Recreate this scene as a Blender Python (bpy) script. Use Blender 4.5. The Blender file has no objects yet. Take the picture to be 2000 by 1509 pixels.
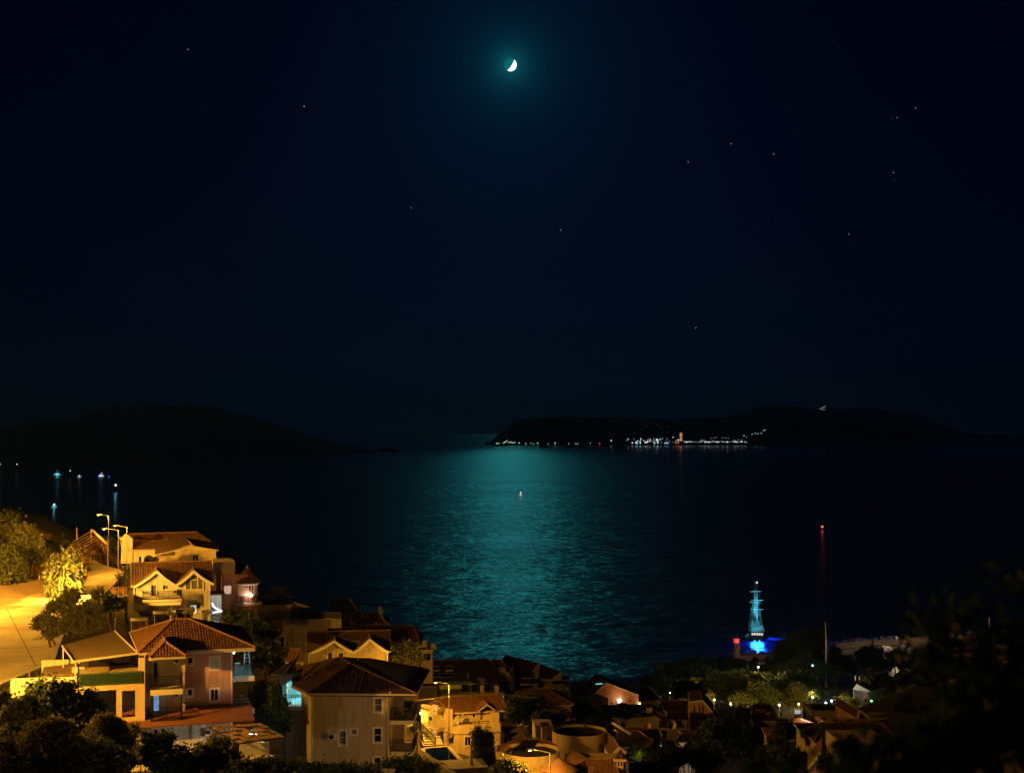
import bpy, bmesh, math, random
import numpy as np
from mathutils import Vector, Matrix

R = math.radians
sc = bpy.context.scene
col = sc.collection

# ------------------------------------------------------------------ camera
F, CX, HY, CZ = 2500.0, 1000.0, 847.0, 90.0        # focal length, centre and horizon in photo pixels (2000 x 1509); camera 90 m above the sea
cam_d = bpy.data.cameras.new('camera')
cam_d.sensor_fit = 'HORIZONTAL'
cam_d.sensor_width = 36.0
cam_d.lens = 36.0 * F / 2000.0
cam_d.shift_y = (HY - 1509 / 2) / 2000.0
cam_d.clip_start = 0.2
cam_d.clip_end = 900000
cam_d.dof.use_dof = True
cam_d.dof.focus_distance = 160
cam_d.dof.aperture_fstop = 1.6
cam = bpy.data.objects.new('camera', cam_d)
col.objects.link(cam)
cam.location = (0, 0, CZ)
cam.rotation_euler = (R(90), 0, 0)
sc.camera = cam
sc.render.engine = 'CYCLES'
sc.cycles.use_denoising = True
sc.cycles.max_bounces = 5
sc.cycles.diffuse_bounces = 2
sc.cycles.glossy_bounces = 3
sc.cycles.transparent_max_bounces = 6
sc.cycles.sample_clamp_indirect = 2.0
sc.cycles.blur_glossy = 0.5
vs = sc.view_settings
vs.view_transform = 'Standard'; vs.look = 'None'; vs.exposure = 0.0; vs.gamma = 1.0; vs.use_curve_mapping = False

# ------------------------------------------------------------------ night sky: thin moonlit air, an aureole round the moon
MOON_AZ, MOON_EL = math.atan2(-3, F), math.atan2(HY - 127, F)
moon_dir = Vector((math.sin(MOON_AZ) * math.cos(MOON_EL), math.cos(MOON_AZ) * math.cos(MOON_EL), math.sin(MOON_EL)))
world = bpy.data.worlds.new('World')
sc.world = world
world.use_nodes = True
nt = world.node_tree
nt.nodes.clear()
def wn(t, **k):
    n = nt.nodes.new(t)
    for a, b in k.items():
        setattr(n, a, b)
    return n
wout = wn('ShaderNodeOutputWorld'); wbg = wn('ShaderNodeBackground')
sky = wn('ShaderNodeTexSky', sky_type='NISHITA', sun_disc=False)
sky.sun_elevation = MOON_EL; sky.sun_rotation = MOON_AZ
sky.air_density = 1.0; sky.dust_density = 0.4; sky.ozone_density = 2.0; sky.altitude = 90
stint = wn('ShaderNodeMix', data_type='RGBA', blend_type='MULTIPLY'); stint.inputs[0].default_value = 1
nt.links.new(sky.outputs[0], stint.inputs[6]); stint.inputs[7].default_value = (0.00002, 0.000155, 0.00070, 1)
tc = wn('ShaderNodeTexCoord')
dot = wn('ShaderNodeVectorMath', operation='DOT_PRODUCT'); dot.inputs[1].default_value = moon_dir
nrm = wn('ShaderNodeVectorMath', operation='NORMALIZE')
nt.links.new(tc.outputs['Generated'], nrm.inputs[0]); nt.links.new(nrm.outputs[0], dot.inputs[0])
acs = wn('ShaderNodeMath', operation='ARCCOSINE'); nt.links.new(dot.outputs['Value'], acs.inputs[0])
def wmath(op, a, b):
    n = wn('ShaderNodeMath', operation=op)
    for i, v in enumerate((a, b)):
        if v is None: continue
        if isinstance(v, (int, float)): n.inputs[i].default_value = v
        else: nt.links.new(v, n.inputs[i])
    return n.outputs[0]
def aureole(width, color, power=1.0):
    e = wmath('POWER', wmath('DIVIDE', acs.outputs[0], R(width)), power)
    e = wmath('EXPONENT', wmath('MULTIPLY', e, -1.0), None)
    m = wn('ShaderNodeMix', data_type='RGBA', blend_type='MIX')
    nt.links.new(e, m.inputs[0]); m.inputs[6].default_value = (0, 0, 0, 1); m.inputs[7].default_value = (*color, 1)
    return m.outputs[2]
def wadd(a, b):
    m = wn('ShaderNodeMix', data_type='RGBA', blend_type='ADD'); m.inputs[0].default_value = 1
    nt.links.new(a, m.inputs[6]); nt.links.new(b, m.inputs[7]); return m.outputs[2]
skycol = wadd(stint.outputs[2], aureole(0.42, (0.004, 0.095, 0.10)))
skycol = wadd(skycol, aureole(1.6, (0.0004, 0.021, 0.034)))
skycol = wadd(skycol, aureole(6.0, (0.00005, 0.0023, 0.0070)))
nt.links.new(skycol, wbg.inputs[0]); wbg.inputs[1].default_value = 1.0
nt.links.new(wbg.outputs[0], wout.inputs[0])

# the moon's light
sun_d = bpy.data.lights.new('moonlight', 'SUN')
sun_d.energy = 0.020; sun_d.angle = R(0.52); sun_d.color = (0.07, 0.84, 0.90)
sun_o = bpy.data.objects.new('moonlight', sun_d); col.objects.link(sun_o)
sun_o.rotation_euler = (-moon_dir).to_track_quat('-Z', 'Y').to_euler()
sun_o.location = moon_dir * 500

# ------------------------------------------------------------------ pixel <-> place
def P(px, py, D):
    "point seen at photo pixel (px,py), D metres in front of the camera"
    return Vector(((px - CX) / F * D, D, CZ + (HY - py) / F * D))
def PZ(px, py, z):
    "point at height z seen at photo pixel (px,py)"
    return P(px, py, (CZ - z) * F / (py - HY))
def XD(px, D, z):
    return Vector(((px - CX) / F * D, D, z))

# ------------------------------------------------------------------ materials
MATS = {}
def mat(name, color, rough=0.85, var=0.25, scale=0.8, bump=0.0, bscale=8.0, metal=0.0, spec=0.3, color2=None, emit=None, estr=0.0, stretch=None, trans=0.0, streak=0.0):
    if name in MATS: return MATS[name]
    m = bpy.data.materials.new(name); m.use_nodes = True
    t = m.node_tree; b = t.nodes['Principled BSDF']
    b.inputs['Roughness'].default_value = rough; b.inputs['Metallic'].default_value = metal
    b.inputs['Specular IOR Level'].default_value = spec
    c2 = color2 or tuple(c * (1 - var) for c in color)
    tcn = t.nodes.new('ShaderNodeTexCoord'); co = tcn.outputs['Object']
    if stretch:
        mp = t.nodes.new('ShaderNodeMapping'); mp.inputs['Scale'].default_value = stretch
        t.links.new(co, mp.inputs[0]); co = mp.outputs[0]
    if var > 0 or color2:
        n = t.nodes.new('ShaderNodeTexNoise'); n.inputs['Scale'].default_value = scale; n.inputs['Detail'].default_value = 8; n.inputs['Roughness'].default_value = 0.65
        r = t.nodes.new('ShaderNodeValToRGB'); r.color_ramp.elements[0].position = 0.32; r.color_ramp.elements[1].position = 0.66
        r.color_ramp.elements[0].color = (*c2, 1); r.color_ramp.elements[1].color = (*color, 1)
        t.links.new(co, n.inputs['Vector']); t.links.new(n.outputs['Fac'], r.inputs[0]); bc = r.outputs[0]
        if streak:      # rain streaks and patched plaster
            m2 = t.nodes.new('ShaderNodeMapping'); m2.inputs['Scale'].default_value = (2.6, 2.6, 0.28); t.links.new(tcn.outputs['Object'], m2.inputs[0])
            n3 = t.nodes.new('ShaderNodeTexNoise'); n3.inputs['Scale'].default_value = 1.0; n3.inputs['Detail'].default_value = 6; t.links.new(m2.outputs[0], n3.inputs['Vector'])
            r3 = t.nodes.new('ShaderNodeValToRGB'); r3.color_ramp.elements[0].position = .38; r3.color_ramp.elements[1].position = .58
            r3.color_ramp.elements[0].color = (1-streak, 1-streak*1.05, 1-streak*1.1, 1); r3.color_ramp.elements[1].color = (1, 1, 1, 1); t.links.new(n3.outputs['Fac'], r3.inputs[0])
            mx3 = t.nodes.new('ShaderNodeMix'); mx3.data_type = 'RGBA'; mx3.blend_type = 'MULTIPLY'; mx3.inputs[0].default_value = 1; t.links.new(bc, mx3.inputs[6]); t.links.new(r3.outputs[0], mx3.inputs[7]); bc = mx3.outputs[2]
        t.links.new(bc, b.inputs['Base Color'])
    else:
        b.inputs['Base Color'].default_value = (*color, 1)
    if bump:
        n2 = t.nodes.new('ShaderNodeTexNoise'); n2.inputs['Scale'].default_value = bscale; n2.inputs['Detail'].default_value = 4
        bp = t.nodes.new('ShaderNodeBump'); bp.inputs['Strength'].default_value = bump; bp.inputs['Distance'].default_value = 0.1
        t.links.new(co, n2.inputs['Vector']); t.links.new(n2.outputs['Fac'], bp.inputs['Height']); t.links.new(bp.outputs[0], b.inputs['Normal'])
    if emit:
        b.inputs['Emission Color'].default_value = (*emit, 1); b.inputs['Emission Strength'].default_value = estr
    if trans:
        b.inputs['Transmission Weight'].default_value = trans
    MATS[name] = m
    return m
def glow(name, color, strength, base=(0.5, 0.5, 0.5), var=0.0, scale=3.0, stretch=(1, 1, 1)):
    "something that gives off light, or has the light on it put in as glow; var > 0 lets folds of a curtain or clutter behind the glass show"
    if name in MATS: return MATS[name]
    m = bpy.data.materials.new(name); m.use_nodes = True
    t = m.node_tree; b = t.nodes['Principled BSDF']
    b.inputs['Base Color'].default_value = (*base, 1)
    b.inputs['Emission Color'].default_value = (*color, 1); b.inputs['Emission Strength'].default_value = strength
    if var:
        tcn = t.nodes.new('ShaderNodeTexCoord'); mp = t.nodes.new('ShaderNodeMapping'); mp.inputs['Scale'].default_value = stretch
        n = t.nodes.new('ShaderNodeTexNoise'); n.inputs['Scale'].default_value = scale; n.inputs['Detail'].default_value = 3
        mr = t.nodes.new('ShaderNodeMapRange'); mr.inputs[1].default_value = 0.35; mr.inputs[2].default_value = 0.65
        mr.inputs[3].default_value = strength * (1 - var); mr.inputs[4].default_value = strength
        t.links.new(tcn.outputs['Object'], mp.inputs[0]); t.links.new(mp.outputs[0], n.inputs['Vector'])
        t.links.new(n.outputs['Fac'], mr.inputs[0]); t.links.new(mr.outputs[0], b.inputs['Emission Strength'])
    MATS[name] = m
    return m

W_CREAM = mat('cream_render', (0.72, 0.63, 0.47), 0.9, 0.18, 0.5, 0.25, 30, color2=(0.60, 0.51, 0.37), streak=0.16)
W_WHITE = mat('white_render', (0.76, 0.74, 0.70), 0.9, 0.15, 0.45, 0.2, 30, color2=(0.62, 0.59, 0.54), streak=0.16)
W_PINK = mat('pink_render', (0.56, 0.34, 0.25), 0.9, 0.15, 0.5, 0.25, 30, streak=0.16)
W_BEIGE = mat('beige_render', (0.54, 0.46, 0.34), 0.9, 0.14, 0.35, 0.25, 30, streak=0.16)
W_YELLOW = mat('yellow_render', (0.74, 0.60, 0.36), 0.9, 0.15, 0.5, 0.2, 30, streak=0.16)
W_GREY = mat('grey_render', (0.36, 0.34, 0.32), 0.9, 0.25, 0.4, 0.2, 20, streak=0.16)
W_ORANGE = mat('ochre_render', (0.70, 0.40, 0.20), 0.9, 0.12, 0.4, 0.2, 20, streak=0.16)
TRIM = mat('white_trim', (0.80, 0.78, 0.74), 0.7, 0.10, 1.5)
TILE = mat('terracotta_tile', (0.25, 0.125, 0.07), 0.85, 0.4, 2.2, 0.3, 14, color2=(0.11, 0.055, 0.035))
TILE_B = mat('brown_tile', (0.19, 0.10, 0.07), 0.85, 0.4, 2.0, 0.3, 14, color2=(0.09, 0.05, 0.038))
TILE_D = mat('dark_tile', (0.10, 0.06, 0.05), 0.85, 0.4, 2.0, 0.3, 14)
RIDGE = mat('ridge_tile', (0.32, 0.17, 0.10), 0.85, 0.35, 3)
SOFFIT = mat('painted_soffit', (0.62, 0.55, 0.46), 0.8, 0.1)
GLASS = mat('dark_window_glass', (0.012, 0.014, 0.018), 0.08, 0.0, spec=0.6)
CURTAIN = mat('curtained_glass', (0.20, 0.20, 0.19), 0.25, 0.5, 3.0, spec=0.5, stretch=(9, 9, 0.5), color2=(0.08, 0.08, 0.075))
IRON = mat('dark_iron', (0.035, 0.032, 0.03), 0.5, 0.2, 5, metal=0.6)
STEEL = mat('galvanised_steel', (0.42, 0.42, 0.43), 0.45, 0.2, 4, metal=0.7)
DISH = mat('satellite_dish_paint', (0.55, 0.54, 0.52), 0.5, 0.25, 3)
PLASTIC = mat('white_plastic', (0.68, 0.67, 0.64), 0.5, 0.1, 4)
SOLAR = mat('solar_collector_glass', (0.02, 0.022, 0.03), 0.12, 0.2, 3, spec=0.7)
TANK = mat('heater_tank_metal', (0.34, 0.33, 0.32), 0.4, 0.3, 3, metal=0.5)
WOOD = mat('bare_timber', (0.46, 0.31, 0.17), 0.85, 0.3, 4, stretch=(1, 1, 6))
CONC = mat('rough_concrete', (0.40, 0.38, 0.35), 0.9, 0.3, 0.8, 0.4, 6)
STONE = mat('rubble_stone', (0.42, 0.37, 0.30), 0.95, 0.45, 2.2, 0.8, 3)
BARK = mat('tree_bark', (0.16, 0.11, 0.075), 0.95, 0.45, 4, 0.6, 10)
AWNING = mat('taupe_awning_cloth', (0.25, 0.18, 0.12), 0.9, 0.12, 0.8)
GREEN_CLOTH = mat('green_balcony_screen', (0.045, 0.11, 0.075), 0.8, 0.35, 4, stretch=(4, 4, 1))
REED = mat('woven_reed_mat', (0.48, 0.31, 0.16), 0.95, 0.45, 3, 0.5, 12, stretch=(1, 8, 1))
BLACK_PL = mat('black_plastic', (0.02, 0.02, 0.022), 0.5, 0.1)
MIRROR_LENS = glow('sodium_lens', (1.0, 0.50, 0.16), 1.6)
LIT_WARM = glow('warm_lit_window', (1.0, 0.72, 0.42), 0.85, var=0.6, stretch=(2, 2, 0.6))
LIT_WHITE = glow('white_lit_window', (0.80, 0.95, 0.92), 0.85, var=0.5, stretch=(3, 3, 0.5))
LIT_PINK = glow('pink_lit_window', (1.0, 0.66, 0.48), 0.8, var=0.6, stretch=(2, 2, 1))
LIT_BLUE = glow('blue_lit_doorway', (0.20, 0.55, 1.0), 0.9, var=0.7, scale=2.0)
LIT_CYAN = glow('cyan_lit_glass', (0.25, 0.85, 0.95), 0.7, var=0.4)
BULB_W = glow('white_bulb', (0.9, 0.97, 1.0), 9.0)
BULB_O = glow('orange_bulb', (1.0, 0.55, 0.18), 9.0)
BULB_Y = glow('yellow_bulb', (1.0, 0.72, 0.25), 9.0)
BULB_C = glow('cyan_bulb', (0.25, 0.85, 1.0), 7.0)
BULB_G = glow('green_bulb', (0.05, 1.0, 0.35), 3.0)
BULB_B = glow('blue_bulb', (0.35, 0.6, 1.0), 8.0)
BULB_R = glow('red_bulb', (1.0, 0.03, 0.03), 6.0)

# ------------------------------------------------------------------ mesh and object helpers
class MB:
    def __init__(s): s.v = []; s.f = []
    def pts(s, pts, faces):
        o = len(s.v); s.v += [tuple(p) for p in pts]; s.f += [tuple(i + o for i in f) for f in faces]; return s
    def poly(s, *pts): return s.pts(pts, [tuple(range(len(pts)))])
    def box(s, x0, x1, y0, y1, z0, z1):
        return s.pts([(x0,y0,z0),(x1,y0,z0),(x1,y1,z0),(x0,y1,z0),(x0,y0,z1),(x1,y0,z1),(x1,y1,z1),(x0,y1,z1)],
                     [(0,3,2,1),(4,5,6,7),(0,1,5,4),(1,2,6,5),(2,3,7,6),(3,0,4,7)])
    def prism(s, pts, d):
        "planar polygon extruded by vector d"
        n = len(pts); d = Vector(d); a = [Vector(p) for p in pts]
        return s.pts(a + [p + d for p in a], [tuple(reversed(range(n))), tuple(range(n, 2*n))] + [(i, (i+1) % n, n + (i+1) % n, n + i) for i in range(n)])
    def tube(s, p, q, r, r2=None, n=6):
        p, q = Vector(p), Vector(q); r2 = r if r2 is None else r2
        d = q - p
        if d.length < 1e-6: return s
        a = d.orthogonal().normalized(); b = d.normalized().cross(a)
        ring = [a * math.cos(2*math.pi*i/n) + b * math.sin(2*math.pi*i/n) for i in range(n)]
        return s.pts([p + e*r for e in ring] + [q + e*r2 for e in ring],
                     [(i, (i+1) % n, n+(i+1) % n, n+i) for i in range(n)] + [tuple(reversed(range(n))), tuple(range(n, 2*n))])
    def bar(s, p, q, w, h=None):
        "rectangular bar from p to q; w across, h upwards"
        p, q = Vector(p), Vector(q); h = w if h is None else h
        d = (q - p).normalized(); up = Vector((0,0,1)) if abs(d.z) < 0.95 else Vector((0,1,0))
        a = d.cross(up).normalized() * w/2; b = a.cross(d).normalized() * h/2
        return s.pts([p-a-b, p+a-b, p+a+b, p-a+b, q-a-b, q+a-b, q+a+b, q-a+b], [(0,1,2,3),(7,6,5,4),(0,4,5,1),(1,5,6,2),(2,6,7,3),(3,7,4,0)])
    def path(s, pts, r, n=5):
        for a, b in zip(pts, pts[1:]): s.tube(a, b, r, n=n)
        return s
    def lathe(s, prof, n=16, c=(0,0,0), a0=0.0, a1=2*math.pi):
        full = abs(a1 - a0 - 2*math.pi) < 1e-6; k = n if full else n + 1; o = len(s.v)
        for r, z in prof:
            for i in range(k):
                t = a0 + (a1-a0)*i/n
                s.v.append((c[0] + r*math.cos(t), c[1] + r*math.sin(t), c[2] + z))
        for j in range(len(prof)-1):
            for i in range(n):
                i2 = (i+1) % k if full else i+1
                s.f.append((o+j*k+i, o+j*k+i2, o+(j+1)*k+i2, o+(j+1)*k+i))
        return s
    def build(s, name, m, parent=None, smooth=False, loc=None):
        me = bpy.data.meshes.new(name); me.from_pydata(s.v, [], s.f); me.validate()
        me.materials.append(m)
        if smooth:
            me.polygons.foreach_set('use_smooth', [True]*len(me.polygons))
        return link(name, me, parent, loc)
def link(name, me, parent=None, loc=None):
    o = bpy.data.objects.new(name, me); col.objects.link(o)
    if parent is not None: o.parent = parent
    if loc is not None: o.location = loc
    return o
def tag(o, label=None, cat=None, group=None, kind=None):
    if label: o['label'] = label
    if cat: o['category'] = cat
    if group: o['group'] = group
    if kind: o['kind'] = kind
    return o
def thing(name, label, cat, loc=(0,0,0), yaw=0.0, group=None):
    o = bpy.data.objects.new(name, None); col.objects.link(o)
    o.empty_display_size = 0.5
    o.location = loc; o.rotation_euler = (0, 0, yaw)
    return tag(o, label, cat, group)
def light(parent, kind, loc, power, color, size=0.15, target=None, spot=None, blend=0.6):
    d = bpy.data.lights.new('light', kind); d.energy = power; d.color = color; d.shadow_soft_size = size
    if spot: d.spot_size = R(spot); d.spot_blend = blend
    o = bpy.data.objects.new('light', d); col.objects.link(o)
    if parent is not None: o.parent = parent
    o.location = loc
    if target is not None: o.rotation_euler = (Vector(target) - Vector(loc)).to_track_quat('-Z', 'Y').to_euler()
    return o
def mesh_np(name, v, f, m, parent=None):
    "big quad meshes from numpy arrays"
    me = bpy.data.meshes.new(name); nv, nf, k = len(v), len(f), f.shape[1]
    me.vertices.add(nv); me.vertices.foreach_set('co', np.asarray(v, np.float32).ravel())
    me.loops.add(nf*k); me.loops.foreach_set('vertex_index', np.asarray(f, np.int32).ravel())
    me.polygons.add(nf); me.polygons.foreach_set('loop_start', np.arange(0, nf*k, k, dtype=np.int32))
    me.update(calc_edges=True); me.validate(); me.materials.append(m)
    return link(name, me, parent)
SODIUM = (1.0, 0.43, 0.035)
# ================================================================== THE SETTING
# ---- sea
def sea_material():
    m = bpy.data.materials.new('sea_water'); m.use_nodes = True
    t = m.node_tree; t.nodes.clear()
    N = lambda k, **a: [setattr(n, x, y) for n in [t.nodes.new(k)] for x, y in a.items()] and None or t.nodes[-1]
    out = t.nodes.new('ShaderNodeOutputMaterial')
    geo = t.nodes.new('ShaderNodeNewGeometry')
    def noise(scale, stretch, detail=3, rough=0.55):
        mp = t.nodes.new('ShaderNodeMapping'); mp.inputs['Scale'].default_value = stretch
        mp.inputs['Rotation'].default_value = (0, 0, R(9))
        t.links.new(geo.outputs['Position'], mp.inputs[0])
        n = t.nodes.new('ShaderNodeTexNoise'); n.inputs['Scale'].default_value = scale; n.inputs['Detail'].default_value = detail; n.inputs['Roughness'].default_value = rough
        t.links.new(mp.outputs[0], n.inputs['Vector']); return n.outputs['Fac']
    def math_(op, a, b):
        n = t.nodes.new('ShaderNodeMath'); n.operation = op
        for i, v in enumerate((a, b)):
            if isinstance(v, (int, float)): n.inputs[i].default_value = v
            else: t.links.new(v, n.inputs[i])
        return n.outputs[0]
    chop = noise(0.15, (0.42, 1.0, 1.0), 3, 0.55)
    swell = noise(0.028, (0.30, 1.0, 1.0), 3)
    gust = noise(0.0042, (0.35, 1.0, 1.0), 3)
    h = math_('ADD', math_('MULTIPLY', chop, 2.8), math_('MULTIPLY', swell, 7.5))
    mr = t.nodes.new('ShaderNodeMapRange'); mr.inputs[1].default_value = 0.3; mr.inputs[2].default_value = 0.7
    mr.inputs[3].default_value = 0.55; mr.inputs[4].default_value = 1.0
    t.links.new(gust, mr.inputs[0])
    sx = t.nodes.new('ShaderNodeSeparateXYZ'); t.links.new(geo.outputs['Position'], sx.inputs[0])
    calm = t.nodes.new('ShaderNodeMapRange'); calm.interpolation_type = 'SMOOTHSTEP'      # the open water beyond the bay is calmer
    for i, v in enumerate((2200, 9500, 1.0, 0.42)): calm.inputs[i+1].default_value = v
    t.links.new(sx.outputs['Y'], calm.inputs[0])
    bump = t.nodes.new('ShaderNodeBump'); bump.inputs['Distance'].default_value = 1.0
    t.links.new(h, bump.inputs['Height']); t.links.new(math_('MULTIPLY', math_('MULTIPLY', mr.outputs[0], 0.95), calm.outputs[0]), bump.inputs['Strength'])
    bump2 = t.nodes.new('ShaderNodeBump'); bump2.inputs['Distance'].default_value = 0.10; bump2.inputs['Strength'].default_value = 0.6
    t.links.new(h, bump2.inputs['Height'])
    a = t.nodes.new('ShaderNodeBsdfPrincipled')
    a.inputs['Base Color'].default_value = (0.003, 0.016, 0.055, 1); a.inputs['Roughness'].default_value = 0.30; a.inputs['IOR'].default_value = 1.333
    t.links.new(bump.outputs[0], a.inputs['Normal']); t.links.new(math_('MULTIPLY', calm.outputs[0], 0.27), a.inputs['Roughness'])
    b = t.nodes.new('ShaderNodeBsdfPrincipled')
    b.inputs['Base Color'].default_value = (0.003, 0.016, 0.055, 1); b.inputs['Roughness'].default_value = 0.10; b.inputs['IOR'].default_value = 1.333
    t.links.new(bump2.outputs[0], b.inputs['Normal'])
    mx = t.nodes.new('ShaderNodeMixShader'); mx.inputs[0].default_value = 0.07
    t.links.new(a.outputs[0], mx.inputs[1]); t.links.new(b.outputs[0], mx.inputs[2]); t.links.new(mx.outputs[0], out.inputs[0])
    return m
SEA = sea_material()
mb = MB()
ys = [40, 300, 700, 1500, 4000, 12000, 40000, 150000, 600000]
xs = [-600000, -60000, -8000, -1500, 0, 1500, 8000, 60000, 600000]
for i in range(len(xs)-1):
    for j in range(len(ys)-1):
        mb.poly((xs[i], ys[j], 0), (xs[i+1], ys[j], 0), (xs[i+1], ys[j+1], 0), (xs[i], ys[j+1], 0))
sea = mb.build('sea', SEA); tag(sea, kind='structure')
bm_ = bmesh.new(); bm_.from_mesh(sea.data); bmesh.ops.remove_doubles(bm_, verts=bm_.verts, dist=0.01); bm_.to_mesh(sea.data); bm_.free()

# ---- hillside under the town: a surface through the known heights of the house plots, the road and the shore
CTRL = [(-400,-20,96),(0,-30,92),(400,-20,96),(-60,20,80),(0,12,83.5),(60,20,82),(-50,50,71),(0,45,73),(60,50,73)]
CTRL += [tuple(XD(px, D, z)) for px, D, z in [
    (-700,70,71),(-300,100,70.5),(-300,130,70.5),(-300,165,74),(30,100,70),(60,115,70),(50,135,70),(100,150,70),(40,158,70.2),(180,152,69.8),
    (20,180,74.5),(-150,200,80),(100,185,72.5),(205,170,70.6),(195,190,71),(0,230,76.5),(90,230,75.2),(160,232,72),(230,235,66),
    (0,300,64),(-300,300,78),(120,300,58),(0,420,20),(-300,450,40),(0,600,-6),(-500,600,0),(200,430,4),(250,520,-6),
    (330,160,66.2),(300,150,64.8),(390,150,63.6),(270,168,68.5),(470,165,64),(330,99,64.0),(430,101,62.6),(200,96,66),(130,76,68.5),(20,70,69.8),(250,86,65.5),(480,93,65.0),
    (420,72,67.5),(560,96,61.5),(590,110,60.2),(780,110,60.0),(690,95,62.5),(690,68,68),(820,150,52.5),(800,172,51.5),(900,168,48),(1060,172,46),(640,162,56.5),(580,176,57.5),
    (700,190,52),(480,190,58),(400,220,57),(880,205,43.5),(1045,222,40),(760,225,44),(1170,238,36.5),(1300,195,41.5),(1400,165,45.5),(1120,118,55),(1040,106,58.5),
    (1000,80,63),(1250,110,54),(1300,70,65),(1500,110,55),(1450,170,43),(1620,150,46),(1700,180,41),(1900,160,49),(1900,80,67),(2200,200,50),(2300,100,70),
    (1450,380,7.5),(1300,350,11),(1590,405,6.0),(1690,398,7.6),(1640,405,6.4),(1690,462,2.6),(1900,400,9),(2010,230,56.5),(2200,260,62),(1905,245,47),(1850,262,33),(1960,330,38),(1900,330,24),(1500,290,19),(1650,280,20),(1200,310,14),(1100,400,4),(1100,470,-0.5),(950,430,1),(880,510,-7),
    (1200,540,-7),(1300,470,1.6),(1400,492,1.6),(1270,500,-4),(700,470,0),(500,450,4),(300,440,8),(1350,530,-7),(1500,500,1.0),(1560,478,2.4),(1640,490,-3.5),(1760,500,-4),(1900,485,2.5),(2100,460,8),
    (400,560,-8),(700,560,-8),(1550,560,-8),(1800,600,-9),(2100,620,-9),(2300,480,4),(2500,350,25)]]
_c = np.array(CTRL)
def _tps(r2): return np.where(r2 > 1e-9, r2*np.log(r2 + 1e-12), 0.0)
_s = 100.0
_X = _c[:, :2]/_s; _n = len(_c)
_K = _tps(((_X[:, None]-_X[None])**2).sum(-1)) + np.eye(_n)*0.012
_Pm = np.c_[np.ones(_n), _X]
_A = np.block([[_K, _Pm], [_Pm.T, np.zeros((3, 3))]])
_w = np.linalg.solve(_A, np.r_[_c[:, 2], np.zeros(3)])
def ground_np(x, y):
    q = np.stack([np.ravel(x), np.ravel(y)], 1)/_s
    out = np.empty(len(q))
    for i in range(0, len(q), 8000):
        b = q[i:i+8000]
        out[i:i+8000] = _tps(((b[:, None]-_X[None])**2).sum(-1)) @ _w[:_n] + np.c_[np.ones(len(b)), b] @ _w[_n:]
    return out.reshape(np.shape(x))
def ground(x, y): return float(ground_np(np.array([x]), np.array([y]))[0])
DIRT = mat('dry_hillside_earth', (0.30, 0.21, 0.12), 0.97, 0.4, 0.12, 0.8, 1.2, color2=(0.15, 0.12, 0.06))
_t = DIRT.node_tree; _b = _t.nodes['Principled BSDF']; _src = _b.inputs['Base Color'].links[0].from_socket      # bare earth by the road, dark scrub and soil on the town slope
_g = _t.nodes.new('ShaderNodeNewGeometry'); _x = _t.nodes.new('ShaderNodeSeparateXYZ'); _t.links.new(_g.outputs['Position'], _x.inputs[0])
_m = _t.nodes.new('ShaderNodeMapRange')
for _k, _v in enumerate((-52, -40, 0.0, 1.0)): _m.inputs[_k+1].default_value = _v
_t.links.new(_x.outputs['X'], _m.inputs[0]); _mx = _t.nodes.new('ShaderNodeMix'); _mx.data_type = 'RGBA'; _t.links.new(_m.outputs[0], _mx.inputs[0]); _t.links.new(_src, _mx.inputs[6]); _mx.inputs[7].default_value = (0.075, 0.062, 0.038, 1); _t.links.new(_mx.outputs[2], _b.inputs['Base Color'])
_gx, _gy = np.meshgrid(np.arange(-420, 424, 3.5), np.arange(-40, 640, 3.5))
_gz = ground_np(_gx, _gy)
_rng = np.random.default_rng(4)
_gz += _rng.normal(0, 0.10, _gz.shape)
_gz = np.clip(_gz, -10, 110)
_nx = _gx.shape[1]; _ny = _gx.shape[0]
_i = np.arange(_nx*_ny).reshape(_ny, _nx)
_f = np.stack([_i[:-1, :-1], _i[:-1, 1:], _i[1:, 1:], _i[1:, :-1]], -1).reshape(-1, 4)
hill = mesh_np('hillside', np.stack([_gx, _gy, _gz], -1).reshape(-1, 3), _f, DIRT)
hill.data.polygons.foreach_set('use_smooth', [True]*len(hill.data.polygons))
tag(hill, kind='structure')

# ---- dusty concrete road at the left, with a raised edge and a manhole cover
ROAD = mat('dusty_concrete_road', (0.46, 0.40, 0.31), 0.92, 0.25, 0.22, 0.5, 5, color2=(0.26, 0.22, 0.165))
rl = [XD(*a, 70.35) for a in [(-700,80),(-300,88),(-40,97),(92,109),(112,124),(150,142),(215,158),(246,172)]]
rr = [XD(*a, 70.35) for a in [(-700,150),(-300,158),(-100,160),(-20,162),(40,163),(95,164),(150,172),(170,186)]]
rl[-1].z = rr[-1].z = 71.6; rl[-2].z = 70.9; rr[-2].z = 71.0
mb = MB()
for a, b, c, d in zip(rl, rl[1:], rr[1:], rr):
    for k in range(6):
        s0, s1 = k/6, (k+1)/6
        mb.poly(a.lerp(d, s0), b.lerp(c, s0), b.lerp(c, s1), a.lerp(d, s1))
road = mb.build('road', ROAD); tag(road, kind='structure')
mb = MB()
for a, b in zip(rl[1:5], rl[2:6]):
    mb.bar(a + Vector((0, 0, .02)), b + Vector((0, 0, .02)), 0.22, 0.30)
kerb = mb.build('kerb', CONC); tag(kerb, kind='structure')
mb = MB()
for a, b in (((-60,1196),(175,1172)), ((-40,1222),(60,1228)), ((60,1228),(118,1238)), ((-60,1268),(100,1262)), ((10,1182),(70,1300)), ((40,1300),(96,1296))):      # worn joints and patched trenches
    p, q = PZ(*a, 70.354), PZ(*b, 70.354); mb.bar(p, q, .09, .012)
o = mb.build('road_joints', mat('tar_joint', (0.12, 0.10, 0.08), .9, .3)); o['kind'] = 'structure'; o.parent = road
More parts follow.
